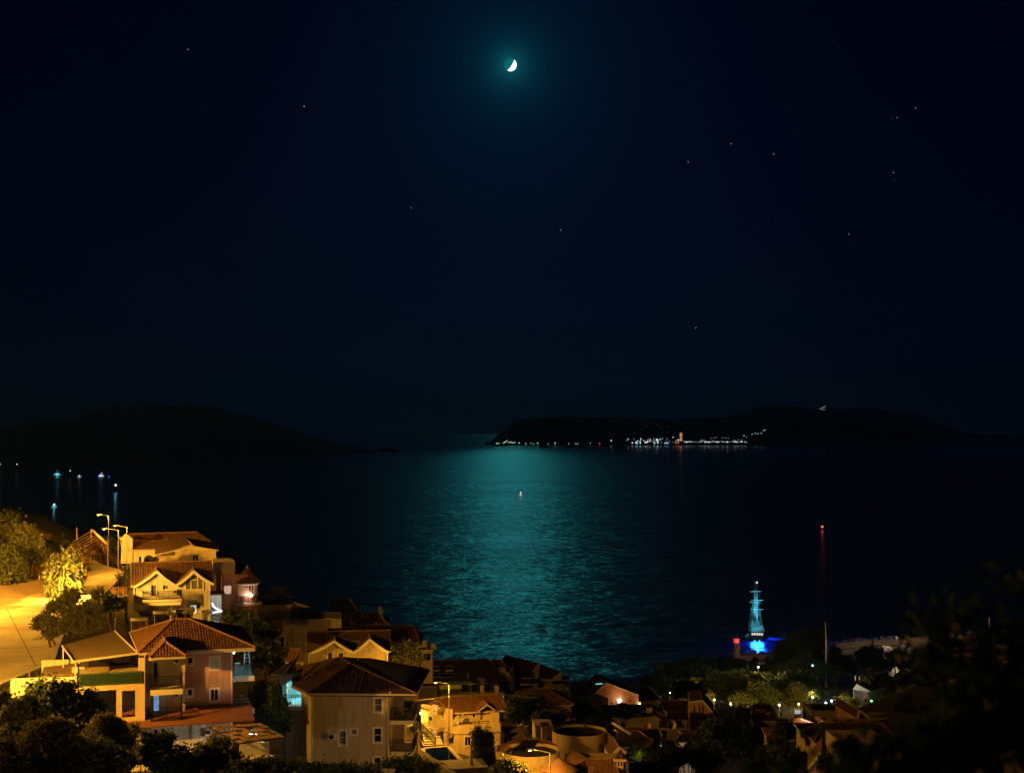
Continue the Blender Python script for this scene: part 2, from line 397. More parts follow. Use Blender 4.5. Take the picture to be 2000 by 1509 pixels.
mc = PZ(72, 1247, 70.36)
o = thing('manhole_cover', 'round iron manhole cover set in the orange lit road', 'manhole cover', mc)
MB().lathe([(0, .02), (.36, .02), (.38, .0)], 20).build('lid', mat('rusty_iron', (0.16, 0.10, 0.06), 0.7, 0.4, 5), o)
MB().lathe([(.38, -.02), (.38, .03), (.46, .03), (.47, -.02)], 20).build('rim', CONC, o)

# ---- far land: the island across the water, the dark headland at the left, the islets
FAR = mat('far_dark_hills', (0.26, 0.27, 0.25), 1.0, 0.3, 0.004)
def ridge(name, prof, D0, D1, mat_, base_py=None, rows=9, seed=1, rough=0.10):
    "a hill mass: skyline given as photo pixels, front shore at D0, crest at D1, falling behind it"
    rnd = np.random.default_rng(seed)
    px = np.array([p[0] for p in prof], float); py = np.array([p[1] for p in prof], float)
    s0 = np.array([p[2] if len(p) > 2 else D0 for p in prof], float)
    pxs = np.arange(px[0], px[-1] + 1, max(4.0, (px[-1]-px[0])/160)); pys = np.interp(pxs, px, py); sh = np.interp(pxs, px, s0)
    V = []
    fr = list(np.linspace(0, 1, rows)) + [1.25, 1.6]
    for k, t in enumerate(fr):
        D = sh*(1-min(t, 1)) + max(D1, 1)*min(t, 1) if t <= 1 else D1*(1 + (t-1)*0.6) + 0*sh
        zt = CZ + (HY - pys)/F*D1
        prof_t = (math.sin(min(t, 1)*math.pi/2)**0.9) if t <= 1 else max(0, 1 - (t-1)*1.6)
        z = np.maximum(zt, 0)*prof_t
        if 0 < t < 1: z *= 1 + rough*0.6*np.sin(pxs*0.05 + 5*k + seed)*np.sin(pxs*0.013*(k+2))
        if k == 0 or t > 1.5: z = z*0 - 6
        V.append(np.stack([(pxs-CX)/F*D, D*np.ones_like(pxs), z], -1))
    V = np.array(V); r, c = V.shape[:2]; ii = np.arange(r*c).reshape(r, c)
    f = np.stack([ii[:-1, :-1], ii[:-1, 1:], ii[1:, 1:], ii[1:, :-1]], -1).reshape(-1, 4)
    o = mesh_np(name, V.reshape(-1, 3), f, mat_)
    o.data.polygons.foreach_set('use_smooth', [True]*len(o.data.polygons))
    return tag(o, kind='structure')
ridge('island_hills', [(946,868,10400),(958,862,10300),(975,846,10250),(1000,826,10250),(1015,817,10250),(1060,814,10300),(1140,814,10300),(1220,815,10300),(1300,818,10350),(1400,815,10400),(1470,812,10700),(1560,815,11500),(1640,822,11500),(1720,836,11500),(1800,848,11500),(1830,862,11500)], 10300, 11600, FAR, seed=2)
ridge('island_mountain', [(1380,830),(1420,815),(1470,797),(1500,790),(1540,791),(1570,797),(1605,799),(1650,798),(1710,798),(1770,803),(1810,815),(1850,832),(1890,846),(1950,850),(2030,852)], 11900, 14000, FAR, seed=3)
ridge('headland_hills', [(-120,842,2900),(-20,840,3000),(90,822,3200),(150,818,3400),(180,803,3500),(230,797,3700),(340,793,4000),(400,795,4200),(440,801,4400),(480,813,4700),(540,828,5000),(590,845,5300),(640,862,5600),(700,876,6000),(730,881,6100)], 4000, 6400, FAR, seed=5)
for nm, x0, x1, y, top, D in [('islet', 738, 782, 881, 875, None), ('islet', 684, 735, 884, 880, None), ('islet', 1052, 1076, 874, 868.5, None), ('islet', 960, 1010, 870.5, 868.2, None), ('islet', 1100, 1160, 873, 870, None)]:
    p = PZ((x0+x1)/2, y, 0); w = (x1-x0)/F*p.y; hh = (y-top)/F*p.y
    rnd = random.Random(int(x0)); mb = MB()
    n = 18
    rows_ = []
    for j, (rr_, zz) in enumerate([(0.5, -2), (0.46, 0.15), (0.36, 0.55), (0.22, 0.85), (0.05, 1.0)]):
        rows_.append([(p.x + w*rr_*math.cos(a)*(1+rnd.uniform(-.1, .1)) - w*.06*j, p.y + w*.5*rr_*math.sin(a), hh*zz*(1+rnd.uniform(-.15, .15)) if j else -2) for a in [2*math.pi*i/n for i in range(n)]])
    for j in range(4):
        for i in range(n):
            mb.poly(rows_[j][i], rows_[j][(i+1) % n], rows_[j+1][(i+1) % n], rows_[j+1][i])
    o = mb.build(nm, FAR, smooth=True); tag(o, kind='structure')

# ---- the moon (lit crescent and earthshine put into its emission by surface direction) and the stars
mD = 30000.0
mp_ = moon_dir * mD / moon_dir.y + Vector((0, 0, CZ))
mr_ = 11.6/F*mD*1.03
mm = bpy.data.materials.new('moon_phase_glow'); mm.use_nodes = True
t = mm.node_tree; t.nodes.clear()
mo = t.nodes.new('ShaderNodeOutputMaterial'); me_ = t.nodes.new('ShaderNodeEmission')
g = t.nodes.new('ShaderNodeNewGeometry'); dv = t.nodes.new('ShaderNodeVectorMath'); dv.operation = 'DOT_PRODUCT'
_sd = Vector((0.86, 0.36, -0.50)).normalized()
dv.inputs[1].default_value = _sd
t.links.new(g.outputs['Normal'], dv.inputs[0])
rp = t.nodes.new('ShaderNodeValToRGB'); rp.color_ramp.elements[0].position = 0.0; rp.color_ramp.elements[0].color = (0.004, 0.17, 0.18, 1)
rp.color_ramp.elements[1].position = 0.06; rp.color_ramp.elements[1].color = (2.4, 3.0, 2.9, 1)
nz = t.nodes.new('ShaderNodeTexNoise'); nz.inputs['Scale'].default_value = 0.018
mm_ = t.nodes.new('ShaderNodeMix'); mm_.data_type = 'RGBA'; mm_.blend_type = 'MULTIPLY'; mm_.inputs[0].default_value = 0.35
t.links.new(dv.outputs['Value'], rp.inputs[0]); t.links.new(rp.outputs[0], mm_.inputs[6]); t.links.new(nz.outputs['Fac'], mm_.inputs[7])
t.links.new(mm_.outputs[2], me_.inputs[0]); t.links.new(me_.outputs[0], mo.inputs[0])
bm_ = bmesh.new(); bmesh.ops.create_uvsphere(bm_, u_segments=64, v_segments=32, radius=mr_)
me2 = bpy.data.meshes.new('moon'); bm_.to_mesh(me2); bm_.free(); me2.materials.append(mm)
me2.polygons.foreach_set('use_smooth', [True]*len(me2.polygons))
moon = link('moon', me2, None, mp_); tag(moon, 'white half lit moon glowing teal high over the sea', 'moon')
moon.visible_shadow = True
STAR = glow('starlight', (0.85, 0.95, 1.0), 0.55); STAR2 = glow('faint_starlight', (0.7, 0.9, 1.0), 0.16)
sm = {}
for nm, mt in (('a', STAR), ('b', STAR2)):
    bm_ = bmesh.new(); bmesh.ops.create_icosphere(bm_, subdivisions=1, radius=1.0)
    sm[nm] = bpy.data.meshes.new('star'); bm_.to_mesh(sm[nm]); bm_.free(); sm[nm].materials.append(mt)
for px, py, s, lab in [(367,97,1.2,0),(594,208,1.35,0),(803,406,.9,0),(1095,449,1.05,0),(1344,316,1.05,0),(1428,281,.95,0),(1511,301,1.1,0),(1745,337,1.0,0),(1788,211,1.0,0),(1752,230,.9,0),(1658,457,.9,0),(1359,640,1.05,0),
                  (52,146,.9,1),(115,301,.9,1),(184,105,.8,1),(391,212,1.0,1),(740,88,.9,1),(907,113,.8,1),(570,433,.9,1),(595,572,.8,1),(1536,90,.8,1),(1638,92,.9,1),(1535,205,.8,1),(1555,257,.7,1),(1743,232,.9,1),(1747,352,.7,1),(1700,598,.7,1),(1585,563,.7,1),(1075,42,.9,1),(325,25,.8,1),(278,280,.7,1),(1514,432,.7,1)]:
    p = P(px, py, 29000.0)
    o = link('star', sm['b' if lab else 'a'], None, p); o.scale = (s*0.85/F*29000,)*3
    tag(o, 'faint star, barely visible in the dark sky' if lab else 'clear white star in the dark sky', 'star', 'stars in the night sky')

_st = [o for o in col.objects if o.name.startswith('star')]
def _later():
    number_labels([o for o in _st if o['label'].startswith('faint')], 'faint star, %s from the left among the faint ones')
    number_labels([o for o in _st if o['label'].startswith('clear')], 'clear white star, %s from the left among the bright ones')
# ================================================================== BUILDING KIT
class Face:
    "a vertical plane of a house: origin (x,y) and heading of its left-to-right direction, both in the house's own frame"
    def __init__(s, h, ox, oy, ang=0.0):
        s.h, s.ox, s.oy, s.ang = h, ox, oy, ang
        s.d = Vector((math.cos(ang), math.sin(ang))); s.n = Vector((math.sin(ang), -math.cos(ang)))
    def uz(s, px, py):
        "photo pixel -> (distance along the face, height above the house's base)"
        w = s.h.yaw + s.ang; dx, dy = math.cos(w), math.sin(w)
        c, k = math.cos(s.h.yaw), math.sin(s.h.yaw)
        ax = s.h.loc.x + c*s.ox - k*s.oy; ay = s.h.loc.y + k*s.ox + c*s.oy
        tx = (px - CX)/F
        u = (tx*ay - ax)/(dx - tx*dy)
        D = ay + u*dy
        return u, CZ + (HY - py)/F*D - s.h.loc.z
    def pt(s, u, z, out=0.0):
        return Vector((s.ox + s.d.x*u + s.n.x*out, s.oy + s.d.y*u + s.n.y*out, z))
    def px(s, px, py, out=0.0):
        return s.pt(*s.uz(px, py), out)
    def rect(s, r):
        "photo rectangle (left, top, right, bottom) -> u0,u1,z0,z1 on the face"
        cx, cy = (r[0]+r[2])/2, (r[1]+r[3])/2
        return s.uz(r[0], cy)[0], s.uz(r[2], cy)[0], s.uz(cx, r[3])[1], s.uz(cx, r[1])[1]
    def panel(s, mb, u0, u1, z0, z1, holes=(), t=0.22):
        "wall panel with real openings and reveals"
        us = sorted({u0, u1, *[min(max(v, u0), u1) for h in holes for v in h[:2]]}); zs = sorted({z0, z1, *[min(max(v, z0), z1) for h in holes for v in h[2:4]]})
        for a, b in zip(us, us[1:]):
            for c, d in zip(zs, zs[1:]):
                m, n = (a+b)/2, (c+d)/2
                if any(h[0] < m < h[1] and h[2] < n < h[3] for h in holes): continue
                mb.poly(s.pt(a, c), s.pt(b, c), s.pt(b, d), s.pt(a, d))
        for h in holes:
            a, b, c, d = h[:4]
            for p, q in (((a, c), (a, d)), ((a, d), (b, d)), ((b, d), (b, c)), ((b, c), (a, c))):
                mb.poly(s.pt(*p), s.pt(*q), s.pt(*q, -t), s.pt(*p, -t))
    def bx(s, mb, u0, u1, z0, z1, o0, o1):
        "box on the face reaching from o0 to o1 out of it"
        mb.pts([s.pt(u0, z0, o1), s.pt(u1, z0, o1), s.pt(u1, z0, o0), s.pt(u0, z0, o0), s.pt(u0, z1, o1), s.pt(u1, z1, o1), s.pt(u1, z1, o0), s.pt(u0, z1, o0)],
               [(0,3,2,1),(4,5,6,7),(0,1,5,4),(1,2,6,5),(2,3,7,6),(3,0,4,7)])
    def window(s, hole, pane=None, frame=None, out=-0.12, cols=2, rows=1, surround=0.0, name='window', fw=0.06, sill=False):
        u0, u1, z0, z1 = hole[:4]; e = s.h.e
        mb = MB(); w = fw
        s.bx(mb, u0, u1, z0, z0+w, out-.05, out+.03); s.bx(mb, u0, u1, z1-w, z1, out-.05, out+.03)
        s.bx(mb, u0, u0+w, z0+w, z1-w, out-.05, out+.03); s.bx(mb, u1-w, u1, z0+w, z1-w, out-.05, out+.03)
        for i in range(1, cols):
            c = u0 + (u1-u0)*i/cols; s.bx(mb, c-w*.45, c+w*.45, z0+w, z1-w, out-.045, out+.025)
        for i in range(1, rows):
            c = z0 + (z1-z0)*i/rows; s.bx(mb, u0+w, u1-w, c-w*.4, c+w*.4, out-.04, out+.02)
        o = mb.build(name, frame or TRIM, e)
        pm = MB(); pm.poly(s.pt(u0+.01, z0+.01, out-.03), s.pt(u1-.01, z0+.01, out-.03), s.pt(u1-.01, z1-.01, out-.03), s.pt(u0+.01, z1-.01, out-.03))
        s.bx(pm, u0+.005, u1-.005, z0+.005, z1-.005, out-.20, out-.18)
        pm.build('pane', pane or GLASS, o)
        if surround:
            sm_ = MB(); q = surround
            s.bx(sm_, u0-q, u1+q, z1, z1+q, -.02, .04); s.bx(sm_, u0-q, u1+q, z0-q, z0, -.02, .07 if sill else .04)
            s.bx(sm_, u0-q, u0, z0, z1, -.02, .04); s.bx(sm_, u1, u1+q, z0, z1, -.02, .04)
            sm_.build('surround', TRIM, o)
        return o
class House:
    def __init__(s, name, label, px, D, yaw, base_z, cat='house', group=None):
        s.loc = XD(px, D, base_z); s.yaw = R(yaw)
        s.e = thing(name, label, cat, s.loc, s.yaw, group)
        s.front = Face(s, 0, 0, 0)
    def face(s, ox, oy, deg): return Face(s, ox, oy, R(deg))
    def shell(s, name, m, x0, x1, y0, y1, z0, z1, front=(), right=(), left=(), back=(), top=True):
        "four walls with openings and a lid"
        mb = MB()
        Face(s, 0, y0, 0).panel(mb, x0, x1, z0, z1, front)
        Face(s, x1, 0, R(90)).panel(mb, y0, y1, z0, z1, right)
        Face(s, x0, 0, R(-90)).panel(mb, -y1, -y0, z0, z1, left)
        Face(s, 0, y1, R(180)).panel(mb, -x1, -x0, z0, z1, back)
        if top: mb.poly((x0, y0, z1), (x1, y0, z1), (x1, y1, z1), (x0, y1, z1))
        return mb.build(name, m, s.e)
    def box(s, name, m, *b, parent=None):
        return MB().box(*b).build(name, m, parent or s.e)
    def world(s, p): return s.loc + Matrix.Rotation(s.yaw, 3, 'Z') @ Vector(p)

def tiles(bmo, pts, pitch=0.28, amp=0.055, row=0.38, lift=0.04, udir=None):
    "one plane of barrel tiles: pts[0]->pts[1] is the eave; the tile field is cut to the outline"
    pts = [Vector(p) for p in pts]
    u = (pts[1]-pts[0]).normalized() if udir is None else Vector(udir).normalized(); n = Vector((0, 0, 0))
    for a, b in zip(pts, pts[1:] + pts[:1]): n += a.cross(b)
    n.normalize()
    if n.z < 0: n = -n
    v = n.cross(u)
    if v.z < 0: v = -v
    o = pts[0]
    q = [((p-o).dot(u), (p-o).dot(v)) for p in pts]
    u0, u1 = min(a for a, _ in q), max(a for a, _ in q); v0, v1 = min(b for _, b in q), max(b for _, b in q)
    nc = max(2, int(math.ceil((u1-u0)/pitch))); nr = max(1, int(math.ceil((v1-v0)/row)))
    prof = [(0.0, 0.0), (0.14, 0.55), (0.34, 0.96), (0.5, 1.0), (0.66, 0.96), (0.86, 0.55)]
    us, hs = [], []; jr = random.Random(nc*31 + nr)
    for c in range(nc):
        ja, jp = jr.uniform(.8, 1.2), jr.uniform(-.03, .03)
        for f, hh in prof: us.append(u0 + (c+f+(jp if 0 < f else 0))*pitch); hs.append(hh*amp*ja)
    us.append(u0 + nc*pitch); hs.append(0)
    vs_, ls = [], []
    for r in range(nr):
        vs_ += [v0 + r*row, v0 + (r+1)*row - 0.002]; ls += [lift, 0.0]
    grid = [[bmo.verts.new(o + u*uu + v*vv + n*(hh + ll + 0.03 + jr.uniform(-.009, .009))) for uu, hh in zip(us, hs)] for vv, ll in zip(vs_, ls)]
    geom = []
    for r in range(len(grid)-1):
        for c in range(len(us)-1):
            geom.append(bmo.faces.new((grid[r][c], grid[r][c+1], grid[r+1][c+1], grid[r+1][c])))
    cen = sum(pts, Vector((0, 0, 0)))/len(pts)
    faces = geom
    for a, b in zip(pts, pts[1:] + pts[:1]):
        d = (b-a)
        if d.length < 1e-5: continue
        pn = d.normalized().cross(n)
        if (cen-a).dot(pn) > 0: pn = -pn
        faces = [f for f in faces if f.is_valid]
        vset = {w for f in faces for w in f.verts}; eset = {w for f in faces for w in f.edges}
        res = bmesh.ops.bisect_plane(bmo, geom=list(vset)+list(eset)+faces, plane_co=a, plane_no=pn, clear_outer=True, dist=1e-5)
        faces = [g for g in res['geom'] if isinstance(g, bmesh.types.BMFace) and g.is_valid]
def roof(h, planes, m=None, ridges=(), pitch=0.28, name='roof', thick=0.14, under=True, amp=0.055, row=0.38, udir=None):
    "tiled roof of several planes, boarded below, with ridge tiles along the given lines"
    e = h.e if isinstance(h, House) else h
    bmo = bmesh.new()
    for p in planes: tiles(bmo, p, pitch, amp, row, udir=udir)
    me = bpy.data.meshes.new(name); bmo.to_mesh(me); bmo.free(); me.materials.append(m or TILE)
    o = link(name, me, e)
    if under:
        mb = MB()
        for p in planes: mb.prism([Vector(q) + Vector((0, 0, .02)) for q in p], (0, 0, -thick))
        mb.build('eaves', SOFFIT, o)
    if ridges:
        mb = MB()
        for a, b in ridges:
            a, b = Vector(a), Vector(b); L = (b-a).length; k = max(1, int(L/0.45))
            for i in range(k):
                p, q = a.lerp(b, i/k), a.lerp(b, (i+1.06)/k)
                mb.tube(p + Vector((0, 0, .07)), q + Vector((0, 0, .06)), 0.125, 0.105, 7)
        mb.build('ridge_tiles', RIDGE, o)
    return o
def hip(x0, x1, y0, y1, ze, zr, ov=0.5, ridge_in=None):
    "planes and ridge lines of a hipped roof over a rectangle"
    x0 -= ov; x1 += ov; y0 -= ov; y1 += ov
    k = (y1-y0)/2 if ridge_in is None else ridge_in
    ym = (y0+y1)/2
    if x1-x0 > 2*k: a, b = (x0+k, ym, zr), (x1-k, ym, zr)
    else: a = b = ((x0+x1)/2, ym, zr)
    A, B, C, D = (x0, y0, ze), (x1, y0, ze), (x1, y1, ze), (x0, y1, ze)
    if a == b: pl = [[A, B, a], [B, C, a], [C, D, a], [D, A, a]]
    else: pl = [[A, B, b, a], [B, C, b], [C, D, a, b], [D, A, a]]
    rd = [(A, a), (B, b), (C, b), (D, a)] + ([(a, b)] if a != b else [])
    return pl, rd
def gable(x0, x1, y0, y1, ze, zr, ov=0.35, axis='x'):
    "two planes of a gabled roof; the ridge runs along the given axis"
    x0 -= ov; x1 += ov; y0 -= ov; y1 += ov
    if axis == 'x':
        ym = (y0+y1)/2; a, b = (x0, ym, zr), (x1, ym, zr)
        return [[(x0, y0, ze), (x1, y0, ze), b, a], [(x1, y1, ze), (x0, y1, ze), a, b]], [(a, b)]
    xm = (x0+x1)/2; a, b = (xm, y0, zr), (xm, y1, zr)
    return [[(x0, y1, ze), (x0, y0, ze), a, b], [(x1, y0, ze), (x1, y1, ze), b, a]], [(a, b)]
def railing(e, pts, hgt=0.95, gap=0.13, m=None, r=0.014, name='railing', top=0.028):
    "iron balustrade along a line of floor points"
    mb = MB()
    for a, b in zip(pts, pts[1:]):
        a, b = Vector(a), Vector(b); up = Vector((0, 0, hgt)); L = (b-a).length; n = max(1, int(L/gap))
        mb.bar(a+up, b+up, top*2, top*1.6); mb.bar(a+Vector((0, 0, .10)), b+Vector((0, 0, .10)), top*1.3, top*1.3)
        mb.bar(a+Vector((0, 0, hgt*.8)), b+Vector((0, 0, hgt*.8)), top, top)
        for i in range(n+1):
            p = a.lerp(b, i/n); k = 1.9 if i in (0, n) else 1.0
            mb.bar(p, p+up, r*2*k, r*2*k)
    return mb.build(name, m or IRON, e)
def dish(p, label, r=0.45, yaw=0.0, tilt=55, m=None, h=0.7, group='satellite dishes on the roofs'):
    e = thing('satellite_dish', label, 'satellite dish', p, R(yaw), group)
    mb = MB(); prof = [(r*k/5, 0.30*r*(k/5)**2) for k in range(6)]
    mb.lathe(prof, 18); mb.lathe([(r, .30*r), (r*1.02, .30*r-.02), (0.02, -.03)], 18)
    o = mb.build('reflector', m or DISH, e, True); o.location = (0, 0, h); o.rotation_euler = (R(tilt), 0, 0)
    a = MB(); a.tube((0, 0, 0), (0, 0, h), .025); a.build('post', STEEL, e)
    b = MB(); d = Matrix.Rotation(R(tilt), 3, 'X')
    f = d @ Vector((0, -.1*r, r*.85)) + Vector((0, 0, h)); b.tube(d @ Vector((0, -r*.95, .2*r)) + Vector((0, 0, h)), f, .012); b.tube(f, f + d @ Vector((0, 0, .09)), .035)
    b.build('feed_arm', STEEL, e)
    return e
def ac_unit(h, fc, r, label, depth=0.32):
    "air conditioner box hung on a face, at a photo rectangle"
    u0, u1, z0, z1 = fc.rect(r); mb = MB(); fc.bx(mb, u0, u1, z0, z1, .05, depth)
    e = thing('air_conditioner', label, 'air conditioner', h.loc, h.yaw, 'air conditioners on the walls')
    mb.build('casing', PLASTIC, e)
    g = MB(); cu, cz, rr = u0 + (u1-u0)*.38, (z0+z1)/2, min(u1-u0, z1-z0)*.40
    ring = [fc.pt(cu+rr*math.cos(a), cz+rr*math.sin(a), depth+.012) for a in [2*math.pi*i/16 for i in range(16)]]
    g.poly(*ring); g.build('fan_grille', BLACK_PL, e)
    for u in (u0+.05, u1-.09):
        k = MB(); fc.bx(k, u, u+.04, z0-.05, z0, 0, depth); k.build('bracket', IRON, e)
    return e
def heater(p, label, yaw=0.0, w=1.9, panels=2, tank_r=0.26, lean=40, group='solar water heaters on the roofs', tank_m=None):
    "roof solar heater: tilted collectors, a horizontal tank above them, a thin stand"
    e = thing('solar_heater', label, 'solar heater', p, R(yaw), group)
    c, s = math.cos(R(lean)), math.sin(R(lean)); L = 1.7
    for i in range(panels):
        x0 = -w/2 + w*i/panels + .04; x1 = -w/2 + w*(i+1)/panels - .04
        a, b = Vector((x0, -L*c, .25)), Vector((x1, -L*c, .25)); d = Vector((0, L*c, L*s))
        q = MB(); q.prism([a, b, b+d, a+d], (0, .04, -.06)); o = q.build('collector', SOLAR, e)
        f = MB()
        for k, l in ((a, b), (b, b+d), (b+d, a+d), (a+d, a)): f.bar(k, l, .06, .08)
        f.build('collector_frame', STEEL, o)
    t = MB(); zt = .25 + L*s + tank_r*.9
    t.lathe([(0, -w*.48), (tank_r*.75, -w*.47), (tank_r, -w*.42), (tank_r, w*.42), (tank_r*.75, w*.47), (0, w*.48)], 16)
    o = t.build('tank', tank_m or TANK, e, True); o.rotation_euler = (0, R(90), 0); o.location = (0, .12, zt)
    st = MB()
    for x in (-w*.4, w*.4):
        st.bar((x, .12, 0), (x, .12, zt-tank_r*.8), .04); st.bar((x, -L*c, 0), (x, -L*c, .28), .04); st.bar((x, -L*c, .05), (x, .12, .05), .04); st.bar((x, -L*c, .1), (x, .1, zt-tank_r), .03)
    st.build('stand', STEEL, e)
    return e
def street_lamp(base, top_z, label, arm=(-1.6, 0), power=900, color=SODIUM, name='street_lamp', spot=150, size=0.18, lens=None, aim=None, group='street lamps', r=0.075, mt=None):
    "tapered pole, short rising arm, flat lantern with the lamp under it"
    b = Vector(base); H = top_z - b.z
    e = thing(name, label, 'street lamp', b, 0, group)
    mt = mt or STEEL
    MB().tube((0, 0, 0), (0, 0, H), r, r*.6, 8).build('pole', mt, e)
    MB().box(-.17, .17, -.17, .17, 0, .04).tube((0, 0, .03), (0, 0, .5), r*1.5, r*1.3, 8).build('base', mt, e)
    d = Vector((arm[0], arm[1], 0)); t = Vector((0, 0, H)); k = t + d + Vector((0, 0, .22)); u = d.normalized()
    MB().tube(t, t + d*.5 + Vector((0, 0, .14)), r*.55, r*.5, 7).tube(t + d*.5 + Vector((0, 0, .14)), k, r*.5, r*.45, 7).build('arm', mt, e)
    hm = MB(); s = Vector((-u.y, u.x, 0))*.13
    a0, a1 = k - u*.1, k + u*.62
    hm.pts([a0-s*.6, a0+s*.6, a1+s, a1-s, a0-s*.5+Vector((0,0,.10)), a0+s*.5+Vector((0,0,.10)), a1+s*.7+Vector((0,0,.07)), a1-s*.7+Vector((0,0,.07))], [(0,3,2,1),(4,5,6,7),(0,1,5,4),(1,2,6,5),(2,3,7,6),(3,0,4,7)])
    ho = hm.build('lantern', mt, e)
    lp = k + u*.30 + Vector((0, 0, -.03))
    MB().lathe([(0, -.07), (.08, -.055), (.12, -.01), (.12, .02)], 12, lp).build('lens', lens or MIRROR_LENS, ho)
    if power:
        light(e, 'POINT', lp + Vector((0, 0, -.16)), power, color, size)
    return e

# ------------------------------------------------------------------ plants
LEAF = {}
def leaf_mat(name, c, c2, rough=0.7):
    "two-tone leaves with a little light coming through"
    m = bpy.data.materials.new(name); m.use_nodes = True
    t = m.node_tree; b = t.nodes['Principled BSDF']; out = t.nodes['Material Output']
    b.inputs['Roughness'].default_value = rough; b.inputs['Specular IOR Level'].default_value = 0.25
    g = t.nodes.new('ShaderNodeNewGeometry')
    rp = t.nodes.new('ShaderNodeValToRGB'); rp.color_ramp.elements[0].color = (*c2, 1); rp.color_ramp.elements[1].color = (*c, 1)
    t.links.new(g.outputs['Random Per Island'], rp.inputs[0]); t.links.new(rp.outputs[0], b.inputs['Base Color'])
    tr = t.nodes.new('ShaderNodeBsdfTranslucent'); t.links.new(rp.outputs[0], tr.inputs[0])
    mx = t.nodes.new('ShaderNodeMixShader'); mx.inputs[0].default_value = 0.38
    t.links.new(b.outputs[0], mx.inputs[1]); t.links.new(tr.outputs[0], mx.inputs[2]); t.links.new(mx.outputs[0], out.inputs[0])
    LEAF[name] = m; return m
L_OLIVE = leaf_mat('olive_leaves', (0.17, 0.19, 0.075), (0.075, 0.095, 0.035))
L_DARK = leaf_mat('dark_green_leaves', (0.075, 0.11, 0.035), (0.03, 0.05, 0.018))
L_PINE = leaf_mat('pine_needles', (0.085, 0.115, 0.05), (0.04, 0.06, 0.025))
L_DRY = leaf_mat('dry_grass_blades', (0.36, 0.24, 0.09), (0.20, 0.13, 0.05))
L_PALE = leaf_mat('pale_leaves', (0.24, 0.25, 0.09), (0.12, 0.13, 0.05))
L_FLOWER = leaf_mat('oleander_leaves', (0.16, 0.14, 0.09), (0.06, 0.08, 0.035))
L_TEAL = leaf_mat('cypress_sprays', (0.05, 0.09, 0.05), (0.025, 0.05, 0.03))
def leaves_np(blobs, size, seed, flat=0.0, elong=1.6, shell=0.55, up=0.0):
    "leaf quads spread through ellipsoids (cx,cy,cz,rx,ry,rz,count), most of them near the skin, bunched in clumps"
    rg = np.random.default_rng(seed); C, S = [], []
    for (cx, cy, cz, rx, ry, rz, n) in blobs:
        k = max(3, n//38)
        d = rg.normal(size=(k, 3)); d /= np.linalg.norm(d, axis=1)[:, None]
        rad = (shell + (1-shell)*rg.random(k))**0.6
        cen = d*rad[:, None]*np.array([rx, ry, rz])*rg.uniform(.78, 1.1, (k, 1)) + np.array([cx, cy, cz])
        idx = rg.integers(0, k, n)
        sp = 0.19*np.array([rx, ry, rz])
        off = rg.normal(size=(n, 3))*np.maximum(sp, size*0.9)*(0.55 + 0.75*rg.random((n, 1)) + 0.9*(rg.random((n, 1)) < .08))
        C.append(cen[idx] + off)
        S.append(size*rg.uniform(.6, 1.35, n))
    C = np.concatenate(C); S = np.concatenate(S); n = len(C)
    a = rg.normal(size=(n, 3)); a[:, 2] *= (1-flat); a[:, 2] += up*rg.random(n); a /= np.linalg.norm(a, axis=1)[:, None]
    b = rg.normal(size=(n, 3)); b -= a*(a*b).sum(1)[:, None]; b /= np.linalg.norm(b, axis=1)[:, None]
    A = a*(S*elong*.5)[:, None]; B = b*(S*.5)[:, None]
    V = np.stack([C-A, C+B*.8-A*.1, C+A, C-B*.8-A*.1], 1).reshape(-1, 3)
    return V, np.arange(4*n).reshape(n, 4)
def tree(name, label, cat, base, blobs, leaf, m, seed=1, trunk=0.16, fork=0.35, group=None, elong=1.6, bark=None, up=0.0, flat=0.0, shell=0.55, crown='crown', stems=1):
    "trunk and limbs reaching into each leaf mass; blobs are in metres from the base"
    e = thing(name, label, cat, base, 0, group)
    rnd = random.Random(seed); mb = MB()
    top = max(b[2]+b[5] for b in blobs)
    for k in range(stems):
        o = Vector((rnd.uniform(-1, 1)*trunk*2.2*(stems > 1), rnd.uniform(-1, 1)*trunk*2.2*(stems > 1), -.3))
        f = Vector((rnd.uniform(-.12, .12)*top, rnd.uniform(-.12, .12)*top, top*fork)) + o*.6
        mid = o.lerp(f, .5) + Vector((rnd.uniform(-.05, .05)*top, rnd.uniform(-.05, .05)*top, 0))
        mb.tube(o, mid, trunk*1.15, trunk*.85, 7); mb.tube(mid, f, trunk*.85, trunk*.7, 7)
        for i, b in enumerate(blobs):
            if stems > 1 and i % stems != k: continue
            c = Vector(b[:3]); j = f.lerp(c, .55) + Vector((rnd.uniform(-.2, .2), rnd.uniform(-.2, .2), rnd.uniform(0, .3)))*b[3]*.5
            mb.tube(f, j, trunk*.6, trunk*.36, 6); mb.tube(j, c, trunk*.36, trunk*.2, 5)
            for q in range(4):
                d = Vector((rnd.uniform(-1, 1)*b[3], rnd.uniform(-1, 1)*b[4], rnd.uniform(-.4, 1)*b[5]))*.8
                mb.tube(c.lerp(j, rnd.random()*.5), c+d, trunk*.18, trunk*.06, 4)
    mb.build('trunk', bark or BARK, e)
    V, Fq = leaves_np(blobs, leaf, seed, flat, elong, shell, up)
    mesh_np(crown, V, Fq, m, e)
    return e

